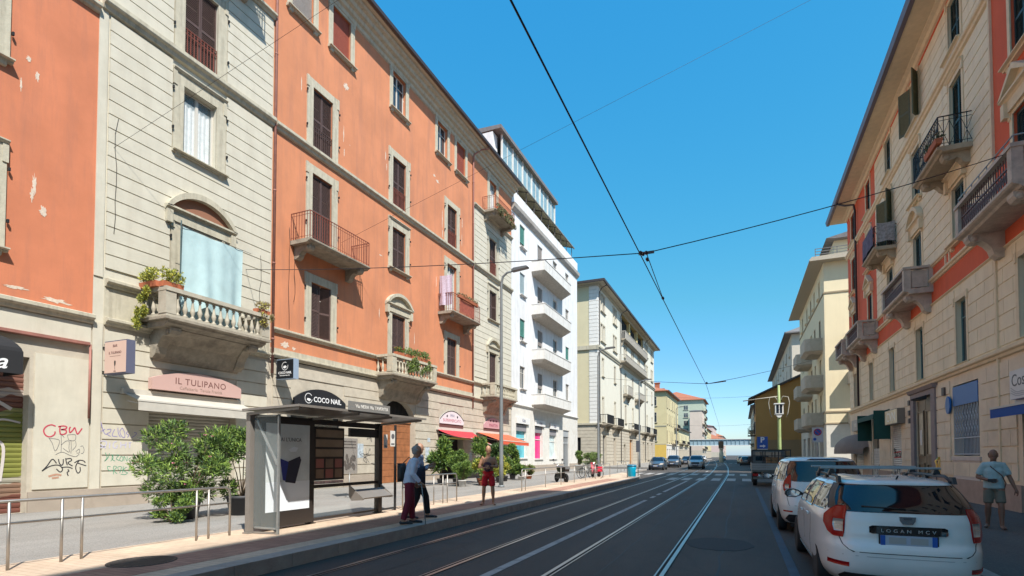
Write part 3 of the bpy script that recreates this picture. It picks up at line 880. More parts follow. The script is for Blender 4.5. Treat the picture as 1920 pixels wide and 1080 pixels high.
    # portal: stone lining with an arched head and plank doors
    WOOD = mat('plank door wood', (0.30, 0.115, 0.045), 0.6, var=0.25, vscale=3, dirt=(0.17, 0.07, 0.03), dscale=2, damt=0.5)
    mb = MB()
    mb.box(-0.40, -0.36, 23.1, 26.3, 0.15, 4.75, 1)
    z = 0.17
    while z < 3.45:
        mb.box(-0.36, -0.32, 23.12, 24.68, z, z+0.335); mb.box(-0.36, -0.32, 24.72, 26.28, z, z+0.335); z += 0.35
    mb.box(-0.36, -0.26, 23.1, 26.3, 3.5, 3.66)
    mb.build('portal_door', [WOOD, DARK], b)
    mb = MB()
    for i in range(9):
        y = 23.2+i*0.375
        mb.tube([(-0.33, y, 3.66), (-0.33, y, 4.75)], 0.012, 5)
    mb.build('fanlight_grille', IRON, b)
    # greengrocer and florist openings: dark interior with a half shutter box
    for y0, y1 in ((28.97, 32.12), (35.22, 38.5)):
        mb = MB(); mb.box(-0.42, -0.40, y0, y1, 0.15, 4.6); mb.build('shop_interior', DARK, b)
        mb = MB(); mb.box(-0.30, 0.03, y0+0.02, y1-0.02, 3.44, 3.70); mb.build('shutter_box', mat('maroon box', (0.13, 0.05, 0.045), 0.6), b)
    # posters and stains beside the portal
    rnd = random.Random(9); mb = MB()
    for y, z, w, h in ((21.4, 1.9, 0.5, 0.7), (27.6, 1.7, 0.45, 0.9), (27.75, 2.6, 0.3, 0.25), (33.2, 1.6, 0.4, 0.55)):
        mb.box(0.04, 0.046, y-w/2, y+w/2, z-h/2, z+h/2)
    mb.build('poster', mat('faded paper', (0.42, 0.48, 0.52), 0.8, var=0.3, vscale=8), b)
    mb = MB()
    for k in range(9):
        y, z = 20.6+rnd.random()*2.2, 1.2+rnd.random()*1.4
        stroke(mb, spline([(y+rnd.uniform(-.25,.25), z+rnd.uniform(-.2,.2)) for _ in range(5)], 5), 0.022, 0.046)
    mb.build('graffiti', mat('black spray', (0.03, 0.03, 0.04), 0.6), b)
shopfronts(palazzo_b)
# ================================================================ white post-war building (left, Y 40.6 .. 59.9)
def white_block():
    b = thing('apartment_building', 'white plaster block with slanted white balconies and a glazed rooftop veranda', 'building', (LX, 50, 0))
    Y = lambda y: y-50
    Y0, Y1 = Y(40.48), Y(59.85)
    holes = []; wins = []
    for z in (7.45, 11.6, 15.65, 19.85):
        wins.append((42.95, z, 1.2, 1.95, 'teal' if z in (11.6, 19.85) else ('light' if z > 15 else 'plain')))
        zb = z-1.35+0.1 if z < 19 else z
    for zs in (5.98, 10.08, 14.22, 18.2):
        for y, st in ((47.4, 'grey'), (51.85, 'plain')):
            wins.append((y, zs+0.35, 1.4, 3.05, st))
        wins.append((56.0, zs+1.65, 1.25, 1.8, 'teal' if 9 < zs < 12 else 'plain'))
    G = [(41.5, 43.95, 1.45, 4.5), (45.95, 48.0, 1.35, 4.5), (50.0, 52.2, 1.35, 4.4), (54.45, 56.6, 0.15, 4.35)]
    for y, z, w, h, st in wins: holes.append((Y(y)-w/2, Y(y)+w/2, z, z+h))
    gh = [(Y(a), Y(c), z0, z1) for a, c, z0, z1 in G]
    mb = MB(); holes_grid(mb, Y0, Y1, 5.9, 22.3, holes, depth=0.22)
    mb.box(-12, -0.01, Y1-0.3, Y1, 0, 22.3, skip=''); mb.box(-12, -0.4, Y0, Y0+0.02, 0, 22.3); mb.box(-12.02, -12, Y0, Y1, 0, 22.3)
    mb.box(-0.25, 0.06, Y0, Y1, 22.9, 24.1)          # roof terrace parapet
    mb.build('wall', WHITEW, b)
    mb = MB(); holes_grid(mb, Y0, Y1, 0.0, 5.9, gh, depth=0.35)
    mb.prism(string_prof(5.82, 6.02, 0.16), 'y', Y0, Y1)
    mb.build('ground_floor_wall', mat('pale travertine', (0.62, 0.60, 0.55), 0.8, var=0.08, vscale=3, dirt=(0.42, 0.36, 0.28), dscale=1, damt=0.4), b)
    MB().box(0, 0.05, Y0+0.02, Y(54.4), 0.0, 0.75).build('plinth', PLINTH, b); MB().box(0, 0.05, Y(56.65), Y1, 0, 0.75).build('plinth', PLINTH, b)
    mb = MB(); mb.prism([(0,22.28), (0.12,22.32), (0.30,22.55), (0.36,22.85), (0,22.9)], 'y', Y0, Y1); mb.build('cornice', mat('stained render', (0.42, 0.39, 0.35), 0.9, var=0.15, dirt=(0.2, 0.17, 0.14), damt=0.6), b)
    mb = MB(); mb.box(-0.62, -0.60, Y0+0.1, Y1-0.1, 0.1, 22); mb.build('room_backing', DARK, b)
    mb = MB(); mb.box(-12, 0, Y0, Y1, 22.30, 22.34); mb.build('roof', ROOFG, b)
    for y, z, w, h, st in wins:
        window(b, Y(y), z, w, h, st, surround=False, sill=(h < 2.5), sillw=w+0.2, tm=WHITEP, recess=0.16, fl=0.75 if st == 'teal' else (1.0 if st == 'light' else 0.45))
    # slanted balconies
    for zs in (5.98, 10.08, 14.22, 18.2):
        mb = MB()
        y0, y1 = Y(45.1), Y(54.3); d = 1.3
        a = 1.1  # chamfer on the far side
        mb.prism([(0,y0), (d,y0), (d,y1-a), (0,y1)], 'z', 0.28, 0.36)
        for za, zb, din, m in ((0.20, 1.24, 0.0, 0),):
            mb.prism([(0,y0), (d,y0), (d,y1-a), (0,y1), (0,y1-0.12), (d-0.1,y1-a-0.08), (d-0.1,y0+0.1), (0,y0+0.1)], 'z', 0.36, zb-0.06)
            mb.prism([(0,y0-0.03), (d+0.04,y0-0.03), (d+0.04,y1-a), (0,y1+0.04), (0,y1-0.16), (d-0.14,y1-a-0.08), (d-0.14,y0+0.14), (0,y0+0.14)], 'z', zb-0.06, zb)
        # tapering soffit
        v = [(0,y0,0.28),(d,y0,0.28),(d,y1-a,0.28),(0,y1,0.28),(0,y0+0.25,-0.05),(d-0.35,y0+0.25,0.10),(d-0.35,y1-a-0.2,0.10),(0,y1-0.35,-0.05)]
        mb.add(v, [(0,1,5,4),(1,2,6,5),(2,3,7,6),(7,4,5,6)], 1)
        sl = mb.build('balcony', [WHITEP, mat('board marked concrete', (0.40, 0.36, 0.31), 0.9, var=0.2, vscale=5)], b, (0,0,zs))
    # ground floor shops: coloured windows under sign boxes
    cols = [('cyan window film', (0.10, 0.42, 0.50)), ('magenta window film', (0.72, 0.03, 0.20)), ('pale window film', (0.50, 0.60, 0.60)), None]
    for i, (a, c, z0, z1) in enumerate(G):
        a, c = Y(a), Y(c)
        if i < 3:
            mb = MB(); mb.quad((-0.25,a,z0),(-0.25,c,z0),(-0.25,c,z1-0.75),(-0.25,a,z1-0.75))
            sw = mb.build('shop_window', mat(*cols[i], 0.35, var=0.25, vscale=1.2), b)
            mb = MB(); mb.box(-0.3, -0.05, a, c, z1-0.75, z1-0.2)
            mb.build('shutter_box', mat('grey box metal', (0.25, 0.24, 0.25), 0.5), b)
            mb = MB(); mb.box(-0.24, -0.20, a, a+0.07, z0, z1-0.75); mb.box(-0.24, -0.20, c-0.07, c, z0, z1-0.75); mb.box(-0.24, -0.20, a, c, z1-1.4, z1-1.34)
            mb.box(0.0, 0.12, a-0.1, c+0.1, z0-0.1, z0)
            mb.build('shop_window_frame', WHITEP, sw)
            mb = MB(); mb.box(0.03, 0.17, a-0.05, c+0.35, z1-0.12, z1+0.42)
            s = mb.build('shop_sign', mat('white sign face', (0.70, 0.69, 0.67), 0.4), b)
            text('lettering', 'Kids', 0.42, mat('dark blue letters', (0.03, 0.04, 0.12), 0.5), s, (0.175, (a+c)/2+0.15, z1+0.15), ext=0.003)
        else:
            mb = MB()
            mb.quad((-0.25,a,z0),(-0.25,c,z0),(-0.25,c,z1),(-0.25,a,z1), 1)
            for k in range(6): y = a+(c-a)*k/5; mb.box(-0.22, -0.16, y-0.04, y+0.04, z0, z1)
            mb.box(-0.22, -0.16, a, c, 2.9, 3.1); mb.box(-0.22, -0.10, a, c, z1-0.7, z1)
            mb.build('entrance_door', [mat('steel door grey', (0.35, 0.37, 0.38), 0.4), PANE], b)
    # rooftop awning frame and veranda
    mb = MB()
    for k in range(9):
        y = Y(41.6)+(Y(57.4)-Y(41.6))*k/8
        mb.bar((0.1, y, 24.1), (0.1, y, 25.1), 0.06); mb.bar((-1.4, y, 25.55), (0.35, y, 25.0), 0.05)
    mb.bar((0.35, Y(41.4), 24.98), (0.35, Y(57.6), 24.98), 0.08)
    mb.build('awning_frame', mat('dark awning steel', (0.10, 0.09, 0.085), 0.6), b)
    mb = MB(); mb.prism([(-1.4,25.62), (0.4,25.04), (0.4,25.07), (-1.4,25.65)], 'y', Y(41.4), Y(57.6))
    mb.build('reed_awning', mat('straw matting', (0.42, 0.38, 0.24), 0.9, var=0.3, vscale=14), b)
    mb = MB()
    ya, yb = Y(41.0), Y(55.0)
    mb.box(-1.5, -1.0, ya, yb, 22.3, 26.9); mb.box(-9, -1.55, ya-0.9, ya, 22.3, 29.1); 
    mb.box(-9, -1.56, ya, yb, 22.3, 26.9)
    vr = mb.build('veranda_wall', WHITEW, b)
    mb = MB(); n = 6
    for k in range(n+1):
        y = ya+(yb-ya)*k/n
        mb.box(-1.18, -1.04, y-0.07, y+0.07, 26.9, 29.2)
    mb.box(-1.24, -1.02, ya, yb, 26.86, 26.98)
    for k in range(n):
        y = ya+(yb-ya)*(k+0.5)/n; mb.box(-1.14, -1.08, y-0.03, y+0.03, 26.98, 29.2)
    mb.build('veranda_frame', WHITEP, vr)
    mb = MB(); mb.quad((-1.12,ya,26.98),(-1.12,yb,26.98),(-1.12,yb,29.2),(-1.12,ya,29.2)); mb.build('veranda_glass', PANEG, vr)
    mb = MB(); mb.prism([(-0.75,29.2), (-0.75,29.5), (-9.2,29.9), (-9.2,29.2)], 'y', ya-0.95, yb+0.2); mb.build('veranda_roof', ROOFG, vr)
    mb = MB()
    for y, h in ((Y(57.5), 29.5), (Y(58.1), 28.6)):
        mb.tube([(-2.5, y, 22.3), (-2.5, y, h)], 0.03, 5)
        for k in range(5): mb.bar((-2.5-0.3, y, h-0.2*k-0.1), (-2.5+0.3, y, h-0.2*k-0.1), 0.02)
    mb.build('aerial', GALV, b)
    return b
white_block()

# ================================================================ long cream corner building (left, Y 69.5 .. 119.5)
def cream_corner():
    b = thing('corner_building', 'long cream four storey building with white quoins, blank yellow side wall and balconies', 'building', (LX, 94.5, 0))
    Y = lambda y: y-94.5
    CR = mat('bright cream plaster', (0.66, 0.63, 0.53), 0.9, var=0.04, vscale=1, bump=0.1, dirt=(0.5, 0.45, 0.35), damt=0.3, streak=True)
    YS = mat('yellow side plaster', (0.56, 0.50, 0.33), 0.9, var=0.05, vscale=0.6)
    WQ = mat('white quoin stone', (0.68, 0.66, 0.62), 0.9, var=0.06)
    Y0, Y1 = Y(69.5), Y(119.5)
    wins = []
    for y in (72.4, 80.0, 109.5, 116.0):
        for z in (21.4, 17.25): wins += [(y-0.72, z, 0.95, 2.4), (y+0.72, z, 0.95, 2.4)]
        wins += [(y-0.1, 12.5, 0.95, 2.5), (y-0.1, 6.2, 0.95, 3.4)]
    for y in (87.9, 94.2, 100.5):
        wins += [(y-0.75, 17.6, 1.0, 2.2), (y+0.75, 17.6, 1.0, 2.2), (y, 11.8, 1.0, 3.2), (y, 6.9, 1.0, 2.9)]
    holes = [(Y(y)-w/2, Y(y)+w/2, z, z+h) for y, z, w, h in wins]
    log = (Y(85.0), Y(106.0), 20.4, 24.4)
    mb = MB(); holes_grid(mb, Y0+1.0, Y1, 5.8, 24.6, holes+[log], depth=0.25); mb.build('wall', CR, b)
    mb = MB()
    mb.box(-20, -1.15, Y0, Y0+0.05, 5.8, 24.6); mb.box(-20, 0, Y1-0.05, Y1, 0, 24.6); mb.box(-20.05, -20, Y0, Y1, 0, 24.6)
    mb.build('side_wall', YS, b)
    mb = MB(); z = 5.85
    while z < 24.5:
        h = 0.50
        mb.box(-1.15, 0.05, Y0-0.05, Y0+1.05, z+0.025, z+h-0.025); mb.box(-1.1, 0.0, Y0+0.02, Y0+1.0, z, z+h); z += h
    mb.build('quoins', WQ, b)
    gh = [(Y(y)-w/2, Y(y)+w/2, 0.15, h) for y, w, h in ((73.0, 2.2, 4.4), (79.5, 1.8, 4.2), (87.0, 1.9, 3.4), (92.5, 3.0, 4.3), (99.5, 1.6, 4.1), (105.0, 1.8, 4.1), (110.0, 1.8, 4.1), (115.5, 1.8, 4.1))]
    mb = MB(); holes_grid(mb, Y0, Y1, 0, 5.8, gh, depth=0.4)
    courses(mb, Y0, Y1, 0.8, 5.55, 0.46, 0.05, gh, t=0.05)
    sh = [(-3.9, -2.4, 0.15, 4.3)]
    # side face of the ground floor, built along x
    for a, c in ((-20, -3.9), (-2.4, 0)): mb.box(a, c, Y0, Y0+0.1, 0, 5.8)
    mb.box(-3.9, -2.4, Y0, Y0+0.1, 4.3, 5.8)
    z = 0.8
    while z < 5.5:
        for a, c in ((-20, -3.95), (-2.35, 0.05)):
            if z < 3.9: mb.box(a, c, Y0-0.05, Y0+0.01, z+0.02, z+0.44)
        if z >= 3.9: mb.box(-20, 0.05, Y0-0.05, Y0+0.01, z+0.02, z+0.44)
        z += 0.46
    mb.build('ground_floor_wall', STONEGF, b)
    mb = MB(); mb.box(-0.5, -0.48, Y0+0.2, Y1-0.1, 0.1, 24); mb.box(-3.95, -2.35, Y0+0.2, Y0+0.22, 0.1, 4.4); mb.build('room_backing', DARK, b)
    mb = MB()
    for z0, z1, d in ((15.7, 16.35, 0.28), (5.62, 5.95, 0.30), (24.3, 24.6, 0.25)):
        mb.prism(string_prof(z0, z1, d), 'y', Y0-d, Y1)
        mb.box(-20, 0, Y0-d*0.8, Y0-0.06, z0+0.1, z1)
    mb.build('string_course', TRIM, b)
    mb = MB(); mb.box(-20.5, 1.0, Y0-0.9, Y1+0.6, 24.6, 24.7); mb.build('soffit', SOFFIT, b)
    mb = MB()
    ya, yb = Y0-1.0, Y1+0.7
    v = [(1.1,ya,24.7),(1.1,yb,24.7),(-20.6,yb,24.7),(-20.6,ya,24.7),(1.1,ya,24.85),(1.1,yb,24.85),(-20.6,yb,24.85),(-20.6,ya,24.85),(-9.5,ya+9,27.6),(-9.5,yb-9,27.6)]
    mb.add(v, [(0,1,5,4),(1,2,6,5),(2,3,7,6),(3,0,4,7),(4,5,9,8),(6,7,8,9),(5,6,9),(7,4,8)], 0)
    mb.build('roof', [TILE], b)
    mb = MB(); mb.box(1.08, 1.24, ya, yb, 24.6, 24.9); mb.box(-20.6, 1.2, ya-0.14, ya, 24.6, 24.9); mb.build('gutter', GUTTER, b)
    for y, z, w, h in wins:
        window(b, Y(y), z, w, h, 'plain' if (int(y*3+z) % 3) else 'grey', bw=0.16, hood=False, sill=True, sillw=w+0.5, t=0.03, recess=0.18)
    # loggia
    ly0, ly1 = log[0], log[1]
    LM = mat('loggia plaster', (0.62, 0.50, 0.24), 0.9)
    mb = MB(); mb.box(-2.0, -1.9, ly0, ly1, 20.4, 24.4)
    mb.quad((-0.2,ly0,20.4),(-2,ly0,20.4),(-2,ly0,24.4),(-0.2,ly0,24.4)); mb.quad((-0.2,ly1,20.4),(-2,ly1,20.4),(-2,ly1,24.4),(-0.2,ly1,24.4))
    for k in range(1, 3):
        y = ly0+(ly1-ly0)*k/3; mb.box(-1.9, 0.0, y-0.35, y+0.35, 20.4, 24.4)
    mb.box(-1.9, 0.0, ly0, ly1, 20.3, 20.4); mb.box(-1.9, 0, ly0, ly1, 24.38, 24.44)
    lg = mb.build('loggia', LM, b)
    for k in range(3):
        y = ly0+(ly1-ly0)*(k+0.5)/3
        put(sash_mesh(1.2, 2.6, FRAMEW, PANE), 'window', b, (-1.86, y-1.3, 20.45)); put(shutter_mesh(0.6, 2.6, BROWN), 'shutter', b, (-1.84, y+0.6, 20.45))
    def balc(y0, y1, zs, zr, d, m, pierced=True):
        mb = MB(); y0, y1 = Y(y0), Y(y1)
        mb.prism([(0,0), (d-0.25,0), (d,0.18), (d,0.30), (0,0.30)], 'y', y0, y1)
        for yy in (y0+0.2, y1-0.45): mb.prism([(0,0), (d*0.8,0), (d*0.5,-0.25), (d*0.25,-0.8), (0,-0.9)], 'y', yy, yy+0.25)
        o = mb.build('balcony', DARKSTONE, b, (0,0,zs)); h = zr-zs
        r = MB()
        r.box(d-0.1, d, y0+0.03, y1-0.03, h-0.08, h); r.box(0, d-0.1, y0+0.03, y0+0.1, h-0.08, h); r.box(0, d-0.1, y1-0.1, y1-0.03, h-0.08, h)
        n = int((y1-y0)/0.22)
        for k in range(n+1):
            y = y0+0.06+(y1-y0-0.12)*k/n; r.box(d-0.07, d-0.03, y-0.03, y+0.03, 0.3, h-0.08)
        for k in range(4):
            x = (d-0.1)*k/4
            for yy in (y0+0.06, y1-0.06): r.box(x-0.02, x+0.02, yy-0.02, yy+0.02, 0.3, h-0.08)
        r.build('railing', m, o)
    PI_ = mat('pale balcony rail', (0.38, 0.36, 0.32), 0.7, var=0.1)
    balc(83.0, 103.0, 16.15, 17.45, 1.1, PI_); balc(84.6, 106.4, 20.0, 21.5, 0.7, PI_)
    balc(85.9, 90.0, 11.2, 12.9, 0.9, PI_); balc(96.0, 100.8, 11.4, 12.8, 1.0, PI_)
    balc(70.8, 74.9, 5.7, 7.2, 1.0, IRON); balc(77.6, 81.9, 5.7, 7.1, 1.0, IRON); balc(90.3, 96.6, 5.7, 7.0, 1.0, IRON); balc(103.0, 107.5, 5.7, 7.1, 1.0, IRON); balc(111.5, 116.5, 5.7, 7.1, 1.0, IRON)
    for i, (a, c, z0, z1) in enumerate(gh):
        mb = MB(); mb.box(-0.35, -0.3, a, c, z0, z1 if i != 3 else z1)
        mb.build('shop_door', [mat('orange brown door', (0.36, 0.17, 0.06), 0.6) if i == 3 else (mat('grey brown shutter', (0.22, 0.19, 0.17), 0.6, var=0.2) if i % 2 else PANE)], b)
    for y in (69.9, 83.6, 106.5):
        mb = MB(); mb.tube([(0.15, Y(y)+0.1, 0.3), (0.15, Y(y)+0.1, 23.6), (0.5, Y(y)+0.2, 24.2), (1.1, Y(y)+0.3, 24.5)], 0.06, 6); mb.build('downpipe', GUTTER, b)
    return b
cream_corner()

# ================================================================ farther buildings, plain kit
def simple_building(name, label, x, y0, y1, h, wm, side=1, rows=((1.2, 1.6),), cols=6, gf=4.2, roof=TILE, roofh=2.4, over=0.7, gfm=None, depth=12, ww=1.1, balc=(), shutter=None, sidewin=(), group=None, band=True, blank=False, hip=True, win_m=None):
    rz = 0 if side > 0 else PI
    b = thing(name, label, 'building', (x, (y0+y1)/2, 0), rz, group)
    L = (y1-y0)/2
    wins = []
    if not blank:
        for z, hh in rows:
            for k in range(cols):
                y = -L+(2*L)*(k+0.5)/cols
                wins.append((y, z, ww, hh))
    holes = [(y-w/2, y+w/2, z, z+hh) for y, z, w, hh in wins]
    gh = []
    if gf:
        for k in range(cols): 
            y = -L+(2*L)*(k+0.5)/cols; gh.append((y-ww*0.9, y+ww*0.9, 0.2, gf*0.75))
    mb = MB(); holes_grid(mb, -L, L, gf, h, holes, depth=0.2)
    mb.box(-depth, -0.3, -L, -L+0.3, gf, h); mb.box(-depth, 0, L-0.02, L, gf, h); mb.box(-depth-0.02, -depth, -L, L, 0, h); mb.box(-0.3, -0.001, -L, -L+0.02, gf, h)
    mb.box(-depth, 0, -L+0.001, -L+0.25, gf, h)
    mb.build('wall', wm, b)
    if gf:
        mb = MB(); holes_grid(mb, -L, L, 0, gf, gh, depth=0.3); mb.box(-depth, -0.001, -L, -L+0.2, 0, gf); mb.box(-depth, -0.001, L-0.2, L, 0, gf)
        if band: mb.prism(string_prof(gf-0.15, gf+0.15, 0.18), 'y', -L, L)
        mb.build('ground_floor_wall', gfm or STONEGF, b)
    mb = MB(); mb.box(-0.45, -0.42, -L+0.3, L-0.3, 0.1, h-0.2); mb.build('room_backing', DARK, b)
    mb = MB(); o = over
    v = [(o,-L-o,h),(o,L+o,h),(-depth-o,L+o,h),(-depth-o,-L-o,h),(o,-L-o,h+0.18),(o,L+o,h+0.18),(-depth-o,L+o,h+0.18),(-depth-o,-L-o,h+0.18)]
    hh = min(depth/2, L)*0.95 if hip else 0
    v += [(-depth/2,-L-o+hh,h+roofh),(-depth/2,L+o-hh,h+roofh)]
    mb.add(v, [(0,3,2,1),(0,1,5,4),(1,2,6,5),(2,3,7,6),(3,0,4,7),(4,5,9,8),(6,7,8,9),(5,6,9),(7,4,8)])
    mb.build('roof', roof, b)
    mb = MB(); mb.box(o, o+0.12, -L-o, L+o, h-0.03, h+0.2); mb.build('gutter', GUTTER, b)
    for i, (y, z, w, hh) in enumerate(wins):
        wn = put(sash_mesh(w, hh, FRAMEW, PANE), 'window', b, (-0.15, y, z))
        if shutter and i % 3 != 1: put(shutter_mesh(w/2-0.01, hh-0.02, shutter), 'shutter', wn, (0.08, -w/2, 0)); put(shutter_mesh(w/2-0.01, hh-0.02, shutter), 'shutter', wn, (0.08, 0.005, 0))
        put(sill_mesh(w+0.4, TRIM), 'sill', wn, (0.15, 0, 0))
    for y, z, hh, w in sidewin:      # windows on the face towards the camera (local x, z)
        wn = put(sash_mesh(w, hh, FRAMEW, PANE), 'window', b, (y, -L-0.02, z), -PI/2)
        put(sill_mesh(w+0.4, TRIM), 'sill', wn, (0.0, 0, 0))
    for y0_, y1_, zs in balc:
        mb = MB(); mb.box(0, 1.0, y0_, y1_, zs, zs+0.18); mb.prism([(0,zs),(0.7,zs),(0.3,zs-0.5),(0,zs-0.6)], 'y', y0_+0.3, y0_+0.55); mb.prism([(0,zs),(0.7,zs),(0.3,zs-0.5),(0,zs-0.6)], 'y', y1_-0.55, y1_-0.3)
        bb = mb.build('balcony', DARKSTONE, b)
        mb = MB(); n = int((y1_-y0_)/0.2)
        for z in (zs+1.1,): mb.box(0.93, 0.99, y0_, y1_, z-0.04, z); mb.box(0, 0.94, y0_, y0_+0.05, z-0.04, z); mb.box(0, 0.94, y1_-0.05, y1_, z-0.04, z)
        for k in range(n+1): y = y0_+0.02+(y1_-y0_-0.04)*k/n; mb.box(0.95, 0.97, y-0.012, y+0.012, zs+0.18, zs+1.06)
        mb.build('railing', IRON, bb)
    return b
YEL = mat('ochre yellow plaster', (0.58, 0.50, 0.29), 0.9, var=0.05, vscale=0.6)
YEL2 = mat('strong yellow plaster', (0.62, 0.42, 0.10), 0.9, var=0.05)
GRN = mat('pale green plaster', (0.42, 0.46, 0.36), 0.9, var=0.05, vscale=0.5)
PINKP = mat('pinkish beige plaster', (0.56, 0.46, 0.38), 0.9, var=0.05, vscale=0.5)
yb_ = simple_building('apartment_building', 'yellow four storey building with red tiled roof beyond the side street', -17.5, 139.5, 167, 17.9, YEL, rows=((5.0, 3.0), (9.6, 2.7), (13.8, 2.6)), cols=7, gf=4.3, gfm=mat('pale render', (0.6, 0.58, 0.54), 0.9, var=0.08), shutter=BROWN, balc=((-3, 5, 4.6), (3, 11, 9.2)), sidewin=((-3.0, 5.2, 3.0, 1.3), (-3.0, 10.0, 2.6, 1.3), (-3.0, 14.2, 2.4, 1.3)))
mb = MB(); mb.box(-11.9, 0.05, -13.83, -13.70, 4.3, 4.55); mb.box(-11.9, 0.05, -13.83, -13.70, 8.9, 9.2); mb.build('string_course', mat('grey string', (0.35, 0.33, 0.25), 0.9), yb_)
mb = MB(); mb.box(-11.9, -0.02, -13.83, -13.74, 0.2, 4.3); mb.build('side_base', YEL2, yb_)
mb = MB()
for x_, y_ in ((-3.5, -9), (-6, -4), (-4, 4)): mb.box(x_, x_+1.2, y_, y_+0.9, 18.2, 20.6); mb.box(x_-0.15, x_+1.35, y_-0.15, y_+1.05, 20.6, 20.8)
mb.build('chimney', TILE, yb_)
simple_building('low_building', 'low pale yellow building with dark roof between yellow block and railway bridge', -17.5, 167.6, 203, 9.7, mat('pale yellow plaster', (0.60, 0.55, 0.34), 0.9, var=0.05), rows=((5.6, 2.4),), cols=9, gf=4.3, roof=ROOFG, roofh=1.4, shutter=BROWN, balc=((-16, -6, 5.0), (0, 10, 5.0)))
simple_building('tower_block', 'tall pale green apartment block with red hipped roof rising behind the yellow building', -14.9, 240, 264, 25.2, GRN, rows=tuple((4.5+3.3*k, 1.9) for k in range(6)), cols=6, gf=3.5, roofh=5, over=0.9, depth=24, sidewin=tuple((x_, 4.5+3.3*k, 2.0, 1.8) for k in range(6) for x_ in (-20.5, -12.0, -7.0)), balc=tuple((-10, 2, 4.0+3.3*k) for k in range(6)))
simple_building('tower_block', 'narrow pinkish beige block in front of the pale green tower', -14.4, 224, 239, 19.2, PINKP, rows=tuple((4.5+3.3*k, 1.9) for k in range(4)), cols=4, gf=3.5, roof=ROOFG, roofh=0.6, depth=4.6, over=0.2, balc=tuple((-6, 3, 4.0+3.3*k) for k in range(4)))
simple_building('apartment_building', 'small ochre gabled house past the railway bridge', -17.0, 300, 345, 15.5, YEL, rows=((4.6, 2.0), (8.0, 2.0), (11.4, 2.0)), cols=8, gf=3.8, roofh=3)
simple_building('apartment_building', 'distant pink apartment block with dark red roof over the railway bridge', -22, 470, 540, 25.5, mat('pink plaster', (0.56, 0.43, 0.39), 0.9), rows=tuple((4.6+3.4*k, 2.0) for k in range(6)), cols=12, gf=3.8, roof=mat('dark red tile', (0.20, 0.09, 0.08), 0.9, var=0.2), roofh=4, depth=30, sidewin=tuple((x_, 4.6+3.4*k, 2.0, 1.8) for k in range(6) for x_ in (-24, -18, -12, -6)))
simple_building('apartment_building', 'distant low house with red roof just above the bridge deck', -12.0, 420, 450, 13.5, mat('pink plaster', (0.56, 0.43, 0.39), 0.9), rows=((4.6, 2.0), (8.0, 2.0)), cols=6, gf=3.8, roofh=5, depth=25)
for i_, (x_, y_, l_, h_, lab) in enumerate(((9, 300, 60, 14, 'distant beige row past the bridge on the right side'), (10, 400, 120, 17, 'farthest grey row on the right side of the street'), (-17, 560, 120, 20, 'farthest pale row on the left side of the street'))):
    simple_building('apartment_building', lab, x_, y_, y_+l_, h_, PINKP if i_ else CREAM, side=-1 if x_ > 0 else 1, rows=((4.6, 2.0), (8.0, 2.0)), cols=14, gf=3.8, roofh=3)
